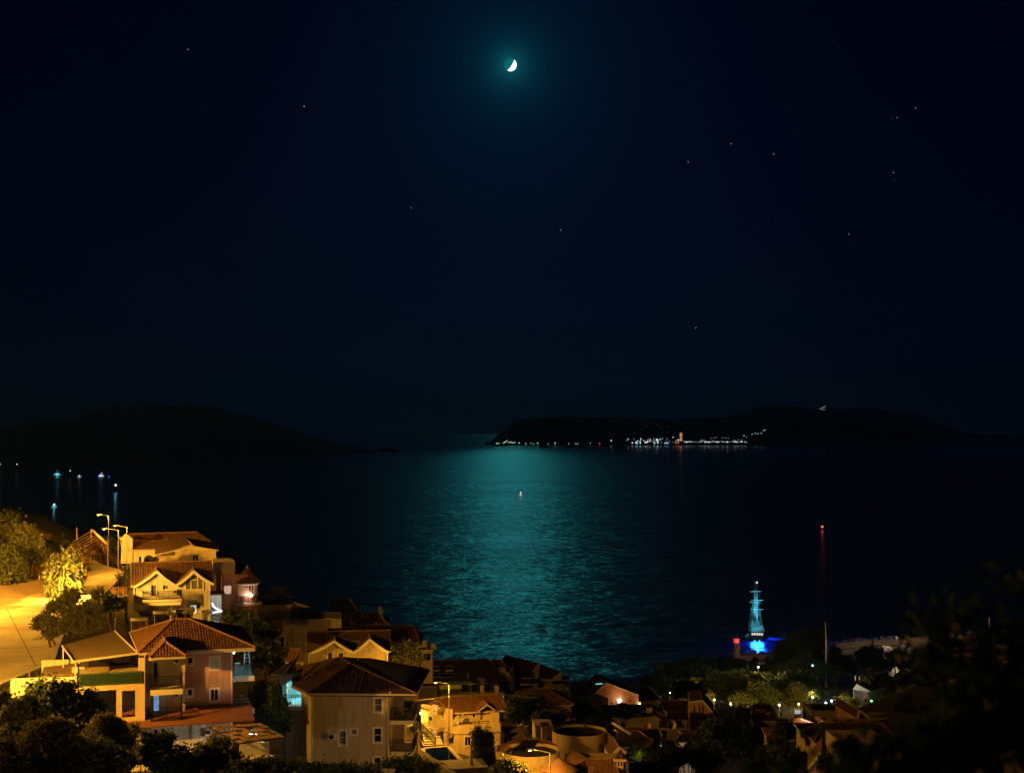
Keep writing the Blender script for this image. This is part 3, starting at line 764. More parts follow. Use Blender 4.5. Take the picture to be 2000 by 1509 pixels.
def ordinal(i):
    "1 -> first, 21 -> twenty-first"
    a = 'zeroth first second third fourth fifth sixth seventh eighth ninth tenth eleventh twelfth thirteenth fourteenth fifteenth sixteenth seventeenth eighteenth nineteenth'.split()
    if i < 20: return a[i]
    t = {2: ('twenty', 'twentieth'), 3: ('thirty', 'thirtieth'), 4: ('forty', 'fortieth'), 5: ('fifty', 'fiftieth')}[i // 10]
    return t[1] if i % 10 == 0 else t[0] + '-' + a[i % 10]
def number_labels(objs, text):
    "tell look-alikes apart by their order from the left in the picture; text holds one %s"
    for i, o in enumerate(sorted(objs, key=lambda o: o.location.x/o.location.y)): o['label'] = text % ordinal(i+1)

_later()
# ================================================================== HOUSE WITH THE AWNING (front left)
def lp(h, w):
    return Matrix.Rotation(-h.yaw, 3, 'Z') @ (Vector(w) - h.loc)
h = House('balcony_house', 'ochre and pink house with hipped tile roof, stacked balconies and a wide cloth awning', 361, 102, 17, 62.8)
f0 = h.front; fb = h.face(0, -0.7, 0); fw = h.face(0, -2.0, 0)
xr = f0.uz(455, 1330)[0]; xb = fb.uz(283, 1330)[0]; xw0 = fw.uz(149, 1340)[0]; xw1 = fw.uz(283, 1340)[0]
zE = f0.uz(400, 1267)[1]; zT = fw.uz(215, 1336)[1]; zG = f0.uz(400, 1392)[1]; zW0 = fw.uz(215, 1404)[1]
ho = [f0.rect(r) for r in [(411,1283,428,1306),(366,1283,377,1296),(411,1345,427,1368),(366,1345,376,1358)]]
mb = MB(); f0.panel(mb, -.2, xr, zG-3.6, zE, ho); Face(h, xr, 0, R(90)).panel(mb, 0, 9, zG-3.6, zE, [(1.0, 2.1, zG+.2, zG+2.3), (1.0, 2.1, zG+2.95, zG+4.95), (3.0, 4.4, zG+2.95, zG+4.95)])
mb.poly((-.2, 9, zG-3.6), (xr, 9, zG-3.6), (xr, 9, zE), (-.2, 9, zE))
mb.build('wall', W_PINK, h.e)['label'] = 'dusky pink rendered wall'
for i, q in enumerate(ho): f0.window(q, CURTAIN if i == 0 else GLASS, cols=1 if i % 2 else 2, surround=.12, sill=True)
q = ho[0]; mb = MB()
for k in range(14):
    z = q[2] + (q[3]-q[2])*k/14; f0.bx(mb, q[0]+.03, q[1]-.03, z+.01, z+(q[3]-q[2])/14*.86, -.07, -.03)
mb.build('roller_shutter', PLASTIC, h.e)
sf = Face(h, xr, 0, R(90))
for q in [(1.0, 2.1, zG+.2, zG+2.3), (1.0, 2.1, zG+2.95, zG+4.95), (3.0, 4.4, zG+2.95, zG+4.95)]: sf.window(q, LIT_CYAN if q[2] > zG+2 and q[0] < 2 else GLASS, cols=1)
# bay with the two balconies
zB1 = fb.uz(325, 1338)[1]; zB0 = fb.uz(325, 1403)[1]
ho = [fb.rect((299,1292,309,1331)), fb.rect((299,1357,312,1400))]
for i, zb in ((0, zB1), (1, zB0)): ho[i] = (ho[i][0], ho[i][1], zb + .08, ho[i][3])
mb = MB(); fb.panel(mb, xb, 0, zG-3.0, zE, ho, .18); mb.poly((0, -.7, zG-3), (0, 0, zG-3), (0, 0, zE), (0, -.7, zE)); mb.build('wall', W_CREAM, h.e)
fb.window(ho[0], GLASS, name='balcony_door', cols=1); o = fb.window(ho[1], LIT_BLUE, name='balcony_door', cols=1, out=-.15); o['label'] = 'balcony door lit blue from the room behind'
for q in ho:
    mb = MB(); n = 16
    for k in range(n): fb.bx(mb, q[1]+.02, q[1]+.42, q[2]+(q[3]-q[2])*k/n, q[2]+(q[3]-q[2])*(k+.8)/n, .01, .05)
    mb.build('shutter', TRIM, h.e)
x0b = h.face(0, -2.35, 0).uz(297, 1340)[0]; x1b = h.face(0, -2.35, 0).uz(357, 1340)[0]
for zb in (zB1, zB0):
    s = h.box('balcony_slab', TRIM, x0b-.1, x1b, -2.35, -.705, zb-.42, zb)
    railing(h.e, [(x0b-.05, -.72, zb), (x0b-.05, -2.28, zb), (x1b-.06, -2.28, zb), (x1b-.06, -.72, zb)], 1.0, .12)
for x in (x0b, x1b-.1): MB().bar((x, -2.22, zB0), (x, -2.22, zB1-.42), .09).build('balcony_post', IRON, h.e)
mb = MB(); mb.box(x0b-.25, x1b+.1, -2.55, -.7, zE-.28, zE-.02); mb.build('balcony_ceiling', TRIM, h.e)
ac_unit(h, fb, (340,1284,352,1293), 'air conditioner above the upper balcony of the ochre house')
ac_unit(h, fb, (340,1351,351,1359), 'air conditioner above the lower balcony of the ochre house')
# the wing with the covered terrace
ho = [fw.rect((176,1348,227,1401)), fw.rect((238,1348,264,1401))]
mb = MB(); fw.panel(mb, xw0, xw1, zW0-2.8, zT, ho, .4); Face(h, xw1, 0, R(90)).panel(mb, -2.0, -.7, zW0-2.8, zE-.1); Face(h, xw0, 0, R(-90)).panel(mb, -7, 2.0, zW0-2.8, zT)
fw.panel(mb, fw.uz(271, 1300)[0], xw1, zT, zE-.1); Face(h, fw.uz(271, 1300)[0], 0, R(-90)).panel(mb, .6, 2.0, zT, zE-.1)
mb.poly((xw0, -2.0, zT), (xw1, -2.0, zT), (xw1, 7, zT), (xw0, 7, zT))
mb.poly((xw0, 2.2, zW0-2.8), (xw1, 2.2, zW0-2.8), (xw1, 2.2, zT-.02), (xw0, 2.2, zT-.02))
mb.build('wall', W_YELLOW, h.e)
bw = h.face(0, 6.0, 0); a0, a1 = xw0 + .6, -.3
hb = [(a0 + (a1-a0)*k/4 + .12, a0 + (a1-a0)*(k+1)/4 - .12, zT+.05, zT+1.35) for k in range(4)]
mb = MB(); bw.panel(mb, a0-.6, a1+.3, zT, zT+1.5, hb); mb.build('terrace_wall', mat('shaded_terrace_tone', (.07, .05, .035), .8, .3, 3, stretch=(6, 6, 1)), h.e)  # the dark colour paints in the shade under the awning
for q in hb: bw.window(q, GLASS, name='terrace_door', cols=2, frame=BLACK_PL)
for q in ho:
    mb = MB(); railing(h.e, [fw.pt(q[0]+.02, q[2]+.02, -.2), fw.pt(q[1]-.02, q[2]+.02, -.2)], .9, .14)
gx0, gx1 = fw.uz(151, 1330)[0], fw.uz(275, 1330)[0]
railing(h.e, [(gx0, 1.5, zT), (gx0, -2.05, zT), (gx1, -2.05, zT)], .92, .11, GREEN_CLOTH, .025, name='green_railing')
mb = MB(); mb.box(gx0, gx1, -2.03, -2.0, zT+.05, zT+.85); mb.build('railing_screen', GREEN_CLOTH, h.e)
# awning over the terrace
A = [lp(h, PZ(*q)) for q in [(121,1260,72.55),(224,1231,72.85),(270,1275,72.2),(144,1291.5,72.05)]]
mb = MB(); n = 14; top, bot = [A[0].lerp(A[1], i/n) for i in range(n+1)], [A[3].lerp(A[2], i/n) for i in range(n+1)]
for i in range(n):
    for j in range(6):
        g = lambda i, j: top[i].lerp(bot[i], j/6) + Vector((0, 0, -.10*math.sin(math.pi*j/6)))
        mb.poly(g(i, j), g(i+1, j), g(i+1, j+1), g(i, j+1))
o = mb.build('awning', AWNING, h.e, True)
mb = MB().bar(A[3], A[2], .14, .16); mb.bar(A[0], A[3], .09, .09); mb.bar(A[1], A[2], .09, .09); mb.build('awning_bar', TRIM, o)
MB().bar(A[3] + Vector((.1, .05, 0)), (gx0+.05, -1.9, zT), .08).build('awning_post', TRIM, o); MB().bar(A[0] + Vector((.1, 0, 0)), (A[0].x+.1, A[0].y, zT), .08).build('awning_post', TRIM, o)
# roofs: the main hip and the little hip over the bay
fe = h.face(0, -.75, 0); fr = h.face(0, 4.6, 0); zr = fr.uz(350, 1210)[1]
FL, FR = fe.px(271, 1271), fe.px(499, 1261); FR.z = FL.z = zE + .02
r0, r1 = fr.px(341, 1210), fr.px(368, 1210); r0.z = r1.z = zr
BL, BR = Vector((FL.x-.6, 10, FL.z)), Vector((FR.x, 10, FL.z))
roof(h, [[FL, FR, r1, r0], [FR, BR, r1], [BR, BL, r0, r1], [BL, FL, r0]], TILE, [(FL, r0), (FR, r1), (r0, r1), (BL, r0), (BR, r1)], .225)
fa = h.face(0, -2.75, 0)
a, b = fa.px(293, 1279), fa.px(364, 1277); a.z = b.z = zE - .08
tp = h.face(0, -.9, 0).px(323, 1254); bk = Vector((tp.x, 1.3, tp.z)); aL = Vector((a.x-.1, .4, a.z)); bR = Vector((b.x, .4, b.z))
roof(h, [[a, b, tp], [aL, a, tp, bk], [b, bR, bk, tp]], TILE, [(a, tp), (b, tp), (tp, bk)], .225, name='bay_roof')
mb = MB(); mb.box(FL.x+.1, FR.x-.05, -.62, -.50, zE-.24, zE-.1); mb.box(FR.x-.2, FR.x-.08, -.5, 9.6, zE-.24, zE-.1); mb.build('fascia', TRIM, h.e)
MB().tube((xr-.12, -.09, zG-3), (xr-.12, -.09, zE), .05).build('drainpipe', TRIM, h.e); MB().tube((xb+.06, -.78, zG-2), (xb+.06, -.78, zE), .05).build('drainpipe', TRIM, h.e)
# side balconies at the right, in the cyan light of a lamp
xs1 = h.face(0, .4, 0).uz(497, 1325)[0]
zS1 = h.face(0, .4, 0).uz(475, 1320)[1]; zS0 = h.face(0, .4, 0).uz(475, 1384)[1]
for zb in (zS1, zS0):
    h.box('balcony_slab', TRIM, xr+.003, xs1, .4, 5, zb-.42, zb)
    railing(h.e, [(xr+.1, .45, zb), (xs1-.06, .45, zb), (xs1-.06, 4.9, zb)], .95, .15)
def chair(p, label, m, yaw=0, group='chairs on the balconies'):
    e = thing('garden_chair', label, 'chair', p, R(yaw), group)
    mb = MB(); mb.box(-.24, .24, -.24, .24, .42, .45); mb.build('seat', m, e)
    mb = MB()
    for k in range(5): mb.bar((-.20+.1*k, .22, .45), (-.20+.1*k, .30, .90), .05, .02)
    mb.bar((-.24, .30, .9), (.24, .30, .9), .05, .05); mb.build('backrest', m, e)
    for x in (-.21, .21):
        for y in (-.21, .21): MB().bar((x, y, 0), (x, y, .42), .045).build('leg', m, e)
        MB().bar((x*1.15, -.2, .64), (x*1.15, .24, .66), .05, .03).bar((x*1.15, -.2, .42), (x*1.15, -.2, .64), .035).build('armrest', m, e)
    return e
chair(h.world((xr+.6, 1.3, zS1)), 'white plastic chair beside the stepladder on the upper side balcony', PLASTIC, 40)
chair(h.world((xr+.7, 1.4, zS0)), 'white plastic chair next to the wall on the dark lower side balcony', PLASTIC, -20)
chair(h.world((xs1-.7, 1.3, zS0)), 'white plastic chair by the railing corner on the dark lower side balcony', PLASTIC, 70)
e = thing('stepladder', 'tall pale stepladder standing open on the upper side balcony', 'stepladder', h.world((xr+1.25, 1.7, zS1)), h.yaw)
mb = MB()
for s in (-1, 1): mb.bar((s*.28, -.35, 0), (s*.16, 0, 1.75), .06, .04)
for k in range(6): mb.bar((-.27+.02*k, -.35+.058*k+.03, .15+.28*k), (.27-.02*k, -.35+.058*k+.03, .15+.28*k), .07, .03)
mb.build('steps', PLASTIC, e); mb = MB()
for s in (-1, 1): mb.bar((s*.28, .4, 0), (s*.16, .02, 1.75), .04, .03)
mb.build('rear_legs', STEEL, e)
e = thing('balcony_lamp', 'small cyan wall lamp on the upper side balcony', 'wall lamp', h.world((xr+.12, .75, zS1+1.9)))
MB().lathe([(0, -.12), (.09, -.06), (.09, .06), (0, .1)], 10).build('globe', BULB_C, e); light(e, 'POINT', (.25, -.1, -.1), 34, (0.2, 0.75, 1.0), .1)
# red-brown lean-to roof and the pale lower storey
e0 = h.face(0, -3.0, 0)
l0, l1 = e0.px(240, 1416), e0.px(497, 1411); l0.z = l1.z = e0.uz(380, 1415)[1]
mb = MB(); mb.prism([l0, l1, l1 + Vector((0, 3.0, .75)), l0 + Vector((-.2, 3.0, .75))], (0, 0, .12)); mb.build('lean_to_roof', mat('red_roof_sheet', (0.24, 0.10, 0.06), 0.8, 0.3, 1.2), h.e)
fl = h.face(0, -2.2, 0); q = [fl.rect(r) for r in [(314,1421,322,1436),(300,1422,309,1437),(402,1436,410,1449)]]
mb = MB(); fl.panel(mb, l0.x+.3, fl.uz(402, 1440)[0], -.4, l0.z+.05, q[:2]); Face(h, fl.uz(402, 1440)[0], 0, R(90)).panel(mb, -2.2, 0, -.4, l0.z+.05); mb.build('lower_wall', W_WHITE, h.e)
for k in q[:2]: fl.window(k, GLASS, cols=1, surround=.08)
ac_unit(h, fl, (401,1421,412,1434), 'air conditioner under the red lean-to eave by the pergola')
# solar heaters and a dish lined up behind its ridge
for i, (px, lab) in enumerate([(272, 'leftmost of the solar heaters along the ridge of the ochre house'), (317, 'second solar heater from the road on the ochre house ridge'), (360, 'solar heater beside the two dishes on the ochre house ridge')]):
    g = h.face(0, 6.6, 0).px(px, 1219); z = zr - .35 - (abs(px-350) > 60)*.5
    e = heater(h.world((g.x, 7.0, z - .35)), lab, 197, 1.55, 2, .24, 35); e.scale = (1, 1, .75)
g = h.face(0, 6.6, 0)
for px, lab, yw, m_ in ((333, 'dark satellite dish seen edge-on beside the middle solar heater', -50, None), (374, 'dark oval satellite dish above the ridge of the ochre house', -20, None)):
    p = g.px(px, 1200); dish(h.world((p.x, 6.2, zr - .5)), lab, .38, yw, 62, mat('dark_dish', (0.08, 0.075, 0.07), 0.6, 0.2, 3), 1.0)

# ---- the little porch and white wall between the road and the ochre house
hp = House('roadside_wall', 'pale plastered garden wall with pillars between the road and the ochre house', 24, 98, 10, 65.6, cat='wall')
fp = hp.front; zt = fp.uz(80, 1327)[1]
mb = MB(); x1 = fp.uz(160, 1345)[0]
hp.shell('wall', W_WHITE, 0, x1, 0, .3, 0, zt)
hp.box('coping', TRIM, -.06, x1+.05, -.06, .36, zt, zt+.12)
for px in (26, 45, 97, 160):
    u = fp.uz(px, 1345)[0]; hp.box('pillar', W_WHITE, u-.18, u+.18, -.1, -.003, 0, zt-.01)
hq = House('garden_porch', 'small porch with scalloped beige awning over a white wall by the road', 82, 104, 12, 66.0, cat='porch')
g = hq.front; zq = g.uz(110, 1326)[1]
a, b = hq.front.px(80, 1324), hq.front.px(142, 1310); c, d = hq.face(0, 2.2, 0).px(152, 1295), hq.face(0, 2.2, 0).px(86, 1303)
a.z = b.z = (a.z+b.z)/2
mb = MB(); mb.prism([a, b, c, d], (0, 0, .05))
n = 16
for i in range(n):
    p, q = a.lerp(b, i/n), a.lerp(b, (i+1)/n); mb.prism([p, q, q.lerp(p, .2) - Vector((0, 0, .16)), p.lerp(q, .2) - Vector((0, 0, .16))], (0, .02, 0))
mb.build('awning', AWNING, hq.e)
mb = MB(); hq.face(0, 2.3, 0).panel(mb, a.x-.3, b.x+1.2, 0, zq+1.2); hq.face(0, .2, 0).panel(mb, b.x-.1, b.x+.9, 0, zq+.9); hq.face(0, .2, 0).panel(mb, a.x-.3, b.x-.1, 0, zq-.4); mb.build('wall', W_WHITE, hq.e)
for x in (a.x+.1, b.x-.1): MB().bar((x, .05, 0), (x, .05, a.z), .1).build('post', TRIM, hq.e)
mb = MB(); p = hq.face(0, 2.6, 0)
for i in range(5):
    for j in range(4):
        u0, z0 = p.uz(97, 1300); mb.box(u0+.48*i+.24*(j % 2), u0+.48*i+.24*(j % 2)+.46, 2.6, 2.9, z0-.9+.27*j, z0-.9+.27*j+.25)
mb.build('stone_blocks', STONE, hq.e)
# ================================================================== ROW OF HOUSES ABOVE IT
def twin_house(name, label, px0, D, yaw, base_py, q, wall, tile, lit):
    "two-gabled house; q holds the photo pixels of its features"
    h = House(name, label, px0, D, yaw, P(px0, base_py, D).z)
    f = h.front; dep = 7.5
    x1 = f.uz(q['right'], q['eave'])[0]; ze = f.uz((px0+q['right'])/2, q['eave'])[1]
    fr = h.face(0, dep/2, 0); zr = fr.uz((px0+q['right'])/2, q['ridge'])[1]
    holes = [f.rect(r) for r, *_ in q['holes']]
    mb = MB(); f.panel(mb, 0, x1, -1.5, ze, holes); Face(h, x1, 0, R(90)).panel(mb, 0, dep, -1.5, ze); Face(h, 0, 0, R(-90)).panel(mb, -dep, 0, -1.5, ze)
    mb.poly((0, dep, -1.5), (x1, dep, -1.5), (x1, dep, ze), (0, dep, ze))
    for x in (0, x1): mb.poly((x, 0, ze), (x, dep, ze), (x, dep/2, zr-.15))
    mb.build('wall', wall, h.e)
    for (r, kind, c), ho in zip(q['holes'], holes):
        f.window(ho, kind, cols=c, surround=.07, name='door' if (ho[3]-ho[2]) > 1.7 else 'window')
    # cross gables
    planes, rd, dep_g = [], [], dep/2
    for (pl, pr, pk, pky) in q['gables']:
        u0, u1 = f.uz(pl, q['eave'])[0], f.uz(pr, q['eave'])[0]; um, zk = f.uz(pk, pky)
        g = MB(); g.prism([(u0, .0, ze), (u1, .0, ze), (um, .0, zk-.12)], (0, .25, 0)); g.build('gable', wall, h.e)
        t = (zk-ze)/(zr-ze); yb = dep/2*t
        o = .32; A, B, K, Kb = Vector((u0-.15, -o, ze-.06)), Vector((u1+.15, -o, ze-.06)), Vector((um, -o, zk)), Vector((um, yb+.2, zk))
        mid = lambda S: S.lerp(K, .55) - Vector((0, 0, .10))
        roof(h, [[Vector((u0-.15, .5, ze-.06)), A, K, Kb], [B, Vector((u1+.15, .5, ze-.06)), Kb, K]], tile, [(K, Kb)], .28, name='gable_roof')
        g = MB()
        for S in (A, B):
            pts = [S + (K-S)*s - Vector((0, 0, .16*math.sin(math.pi*s))) for s in [0, .2, .4, .6, .8, 1]]
            for p, r in zip(pts, pts[1:]): g.bar(p + Vector((0, -.03, -.07)), r + Vector((0, -.03, -.07)), .10, .30)
        g.build('barge_board', TRIM, h.e)
    E0, E1 = Vector((-.35, -.3, ze)), Vector((x1+.35, -.3, ze)); k0, k1 = Vector((-.35, dep/2, zr)), Vector((x1+.35-q.get('hipr', 0), dep/2, zr)); B0, B1 = Vector((-.35, dep+.3, ze)), Vector((x1+.35, dep+.3, ze))
    roof(h, [[B1, B0, k0, k1]] + ([[E1, B1, k1]] if q.get('hipr') else []), tile, [(k0, k1)], .30)
    # front slope: only what shows above the valleys of the two gables
    pl, xc = [], E0.x; top = lambda x: Vector((x, dep/2, zr)); eav = lambda x: Vector((x, -.3, ze))
    for (pl_, pr_, pk_, pky_) in q['gables']:
        u0, u1 = f.uz(pl_, q['eave'])[0] - .15, f.uz(pr_, q['eave'])[0] + .15; um, zk = f.uz(pk_, pky_); V = Vector((um, -.3 + (dep/2 + .3)*(zk-ze)/(zr-ze), zk))
        if u0 > xc + .05: pl.append([eav(xc), eav(u0), top(u0), top(xc)])
        pl += [[eav(u0), V, top(um), top(u0)], [V, eav(u1), top(u1), top(um)]]; xc = u1
    if E1.x > xc + .05: pl.append([eav(xc), eav(E1.x), top(E1.x), top(xc)])
    roof(h, pl, tile, [], .30, name='front_roof', udir=(1, 0, 0))
    for pxs_, pys_ in q.get('tri', []):      # the pointed three-light window in a gable
        (l, r), (tp, sh, bt) = pxs_, pys_
        u0, z0 = f.uz(l, bt); u1, zs = f.uz(r, sh); um = (u0+u1)/2; zk = f.uz((l+r)/2, tp)[1]
        a, b = u0 + (u1-u0)*.31, u0 + (u1-u0)*.69; za = zs + (zk-zs)*.62
        o = MB()
        pts = [(u0, z0), (u1, z0), (u1, zs), (um, zk), (u0, zs)]
        for p, r_ in zip(pts, pts[1:] + pts[:1]): o.bar(f.pt(*p, .04), f.pt(*r_, .04), .12, .09)
        for u in (a, b): o.bar(f.pt(u, z0, .04), f.pt(u, za, .04), .11, .09)
        o.bar(f.pt(a, zs, .04), f.pt(b, zs, .04), .09, .09)
        w = o.build('window', TRIM, h.e)
        for pg in ([(u0, z0), (a, z0), (a, za), (u0, zs)], [(a, z0), (b, z0), (b, zs), (a, zs)], [(b, z0), (u1, z0), (u1, zs), (b, za)], [(a, zs), (b, zs), (b, za), (um, zk), (a, za)]):
            MB().prism([f.pt(*p, .01) for p in pg], (0, -.012, 0)).build('pane', CURTAIN, w)
    for x in (.1, x1-.1): MB().tube((x, -.1, -1), (x, -.1, ze-.2), .05).build('drainpipe', TRIM, h.e)
    return h, f, x1, ze, zr
h, f, x1, ze, zr = twin_house('twin_gabled_house', 'cream house with two white edged gables, long iron balcony and one white lit window', 261, 160, 17, 1214,
    dict(right=411, eave=1141, ridge=1098, gables=[(264,341,306,1114), (345,415,378,1114)], tri=[((362,397),(1121,1131,1151))],
         holes=[((295,1135,306,1164), CURTAIN, 1), ((318,1142,329,1151), CURTAIN, 2), ((284,1182,304,1213), mat('white_door', (0.7, 0.68, 0.64), 0.6, 0.1), 2), ((371,1181,384,1198), LIT_WHITE, 1), ((394,1192,399,1197), GLASS, 1), ((357,1193,361,1198), GLASS, 1)]), W_WHITE, TILE_B, True)
u0, u1 = f.uz(278, 1166)[0], f.uz(354, 1166)[0]; zb = f.uz(315, 1168)[1]
mb = MB(); mb.box(u0, u1, -1.3, -.005, zb-.28, zb); mb.box(u0+.1, u1-.1, -1.15, -.005, zb-.75, zb-.28); mb.build('balcony_slab', TRIM, h.e)
railing(h.e, [(u0+.05, -.05, zb), (u0+.05, -1.24, zb), (u1-.05, -1.24, zb), (u1-.05, -.05, zb)], 1.05, .14)
ac_unit(h, f, (339,1150,345,1159), 'air conditioner at the end of the long balcony of the twin gabled house')
sw = f.uz(301, 1182)
# lit side porch at its right with a garland of white lights
e = House('side_porch', 'narrow white lit porch beside the twin gabled house', 413, 163, 17, P(413, 1214, 163).z, cat='porch')
g = e.front; u1 = g.uz(434, 1180)[0]; zt = g.uz(424, 1160)[1]
mb = MB(); e.face(0, 2.2, 0).panel(mb, -.2, u1, 0, zt); Face(e, u1, 0, R(-90)).panel(mb, -2.2, -1.0, 0, zt); mb.build('wall', W_WHITE, e.e)
e.box('floor_slab', TRIM, -.2, u1, -.5, 2.2, -.2, 0.0); e.box('canopy', TILE_D, -.2, u1+.3, -.6, 2.4, zt, zt+.15)
railing(e.e, [(-.1, -.4, 0), (u1, -.4, 0)], .9, .14)
mb = MB(); pts = [(.1, .1, 2.4), (.3, .0, 1.9), (.9, -.1, 1.55), (1.3, -.1, 1.35), (.2, -.1, 1.2)]
mb.path(pts, .035); mb.build('light_garland', BULB_W, e.e)
light(e.e, 'POINT', (.5, .6, zt-.4), 45, (0.95, 1.0, 0.85), .1)
# roadside shelter: tiled roof on two thick posts
s = House('tiled_shelter', 'little tiled shelter on dark posts at the road beside the twin gabled house', 216, 152, 17, 67.2, cat='shelter')
g = s.front; a, b = g.px(214, 1163), g.px(249, 1163); c, d = s.face(0, 2.4, 0).px(247, 1147), s.face(0, 2.4, 0).px(216, 1147)
a.z = b.z = (a.z+b.z)/2; c.z = d.z = (c.z+d.z)/2
roof(s, [[a, b, c, d]], TILE, [], .3)
for p in (a, b): MB().bar((p.x+.15*(1 if p is a else -1), .15, 0), (p.x+.15*(1 if p is a else -1), .15, p.z-.1), .14 if p is a else .3).build('post', IRON, s.e)
for p in (d, c): MB().bar((p.x, 2.3, 0), (p.x, 2.3, p.z-.1), .12).build('post', IRON, s.e)
s.box('floor_slab', CONC, a.x-.8, b.x+.4, -.4, 2.6, -.25, 0); railing(s.e, [(a.x-.5, -.3, 0), (b.x+.2, -.3, 0)], .8, .16)
mb = MB()
for k in range(12):
    t0, t1 = math.pi*k/12*.55, math.pi*(k+1)/12*.55
    mb.tube((a.x-2.6+2.3*math.sin(t0), -.2, 2.3*math.cos(t0)), (a.x-2.6+2.3*math.sin(t1), -.2, 2.3*math.cos(t1)), .05, n=5)
mb.build('arch_hoop', STEEL, s.e)

# ---- white house with long orange roofs behind
h = House('long_roofed_house', 'white house with long orange tiled roofs at the top of the row', 258, 178, 20, 68.0)
f = h.front; zt = f.uz(300, 1074)[1]; x1 = f.uz(392, 1080)[0]
lx = -Face(h, 0, 0, R(-90)).uz(238, 1070)[0]
lx = 3.2
h.shell('wall', W_WHITE, 0, x1, 0, 7, -2, zt, front=[f.rect((271,1086,277,1098))])
f.window(f.rect((271,1086,277,1098)), GLASS, cols=1)
fr = h.face(0, 3.2, 0)
a, b = f.px(250, 1072, .3), f.px(330, 1073, .3); c, d = fr.px(324, 1057), fr.px(266, 1057)
for p, q in ((a, b), (c, d)): p.z = q.z = (p.z+q.z)/2
roof(h, [[a, b, c, d]], TILE, [(d, c)], .3, name='lower_roof')
g2 = h.face(0, 3.0, 0); g3 = h.face(0, 7.0, 0)
a, b = g2.px(250, 1060), g2.px(430, 1068); c, d = g3.px(386, 1046), g3.px(252, 1043)
a.z = b.z = min(a.z, b.z); c.z = d.z = max(c.z, d.z)
roof(h, [[a, b, c, d], [b + Vector((-1, 8, 0)), a + Vector((0, 8, 0)), d, c]], TILE, [(d, c)], .3)
mb = MB(); g2.panel(mb, a.x+.3, b.x-.3, -2, a.z-.05); mb.build('upper_wall', W_WHITE, h.e)
# its tall gable end at the left
t = h.face(0, -.2, 0); q = [t.px(*p) for p in [(238,1050),(244,1042),(250,1044),(259,1052),(259,1100),(236,1100)]]
MB().prism([(p.x, -.2, p.z) for p in q], (0, .4, 0)).build('gable', W_WHITE, h.e)
MB().prism([(p.x-.25, -.25, p.z) for p in (q[0], q[0] + Vector((.7, 0, 0)))] + [(q[0].x+.45, -.25, q[0].z-.25), (q[0].x-.25, -.25, q[0].z-.25)], (0, 3.4, 0)).build('cornice', TRIM, h.e)
mb = MB(); Face(h, q[4].x-3.2, 0, R(-90)).panel(mb, -4, 0, -3, q[0].z-.4); mb.build('side_wall', W_WHITE, h.e)
for px, py, lab, r in ((283, 1078, 'pale satellite dish on the lit white gable of the long roofed house', .5), (343, 1056, 'small satellite dish among the chimneys on the long orange roof', .35), (375, 1044, 'pale satellite dish at the far end of the long orange ridge', .5), (357, 1046, 'tiny dish in the middle of the long orange ridge', .35)):
    y = 7.0 if py < 1050 else (3 if py < 1060 else .5); p = h.face(0, y, 0).px(px, py); dish(h.world((p.x, y, p.z-.55)), lab, r, 15, 60, None, .55)
p = h.face(0, 7.4, 0).px(388, 1051); e = dish(h.world((p.x, 7.4, p.z-.6)), 'satellite dish glowing blue at the end of the orange roof', .5, 20, 80, mat('dish_blue_light_paint', (0.06, 0.2, 0.8), 0.5, 0.1), .6)  # the blue light on this dish is put into its paint
light(e, 'POINT', (0, -.9, .8), 4.5, (0.1, 0.35, 1.0), .1)
p = h.face(0, 4, 0)
for px, w in ((328, .5), (336, .6)):
    u, z = p.uz(px, 1058); mb = MB(); mb.box(u-w/2, u+w/2, 4, 4.6, z-1.5, z+.25); mb.box(u-w/2-.08, u+w/2+.08, 3.92, 4.68, z+.25, z+.37); mb.build('chimney', W_WHITE, h.e)

# ---- brown-roofed house with a broad gable
h = House('broad_gabled_house', 'dim cream house with a broad low gable and dark roof behind the twin gables', 342, 171, 16, 66.0)
f = h.front; pk = f.px(378, 1068); x1 = f.uz(422, 1085)[0]; z0 = f.uz(345, 1081)[1]; z1 = f.uz(421, 1074)[1]
q = f.rect((376,1083,388,1097)); mb = MB(); f.panel(mb, 0, x1, -1, z0, [q]); f.panel; mb.build('wall', W_CREAM, h.e)
MB().prism([(0, 0, z0), (x1, 0, z0), (x1, 0, z1), (pk.x, 0, pk.z)], (0, .25, 0)).build('gable', W_CREAM, h.e)
mb = MB(); Face(h, x1, 0, R(90)).panel(mb, 0, 6, -1, z1); Face(h, 0, 0, R(-90)).panel(mb, -6, 0, -1, z0); mb.build('side_wall', W_CREAM, h.e)
f.window(q, GLASS, cols=2)
K0, K1 = Vector((pk.x, -.3, pk.z+.12)), Vector((pk.x-1.0, 6.5, pk.z+.75)); A0 = f.px(302, 1084); L0 = Vector((A0.x, -.3, A0.z+.1)); L1 = Vector((A0.x+.3, 6, L0.z+1.1)); R0 = Vector((x1+.3, -.3, z1+.02)); R1 = Vector((x1+.3, 6.5, z1+.4))
roof(h, [[L1, L0, K0, K1], [R0, R1, K1, K0]], TILE_D, [(K0, K1)], .32)
MB().prism([(L0.x+.3, .05, L0.z-.1), (0, .05, z0-.05), (0, .05, -.5), (L0.x+.8, .05, -.5)], (0, .3, 0)).build('wing_wall', W_CREAM, h.e)
heater(h.world((f.uz(328, 1088)[0], 0.4, z0-1.4)), 'solar heater with long dark tank over the twin gabled ridge', 196, 2.0, 2, .32, 30)
for px, lab, r, yw in ((291, 'large dark satellite dish facing the camera above the twin gables', .62, 10), (305, 'dark satellite dish half hidden behind the twin gabled ridge', .5, -15)):
    p = P(px, 1094, 166); dish(p - Vector((0, 0, .9)), lab, r, yw, 80, mat('dark_dish', (0.08, 0.075, 0.07), 0.6, 0.2, 3), .95)
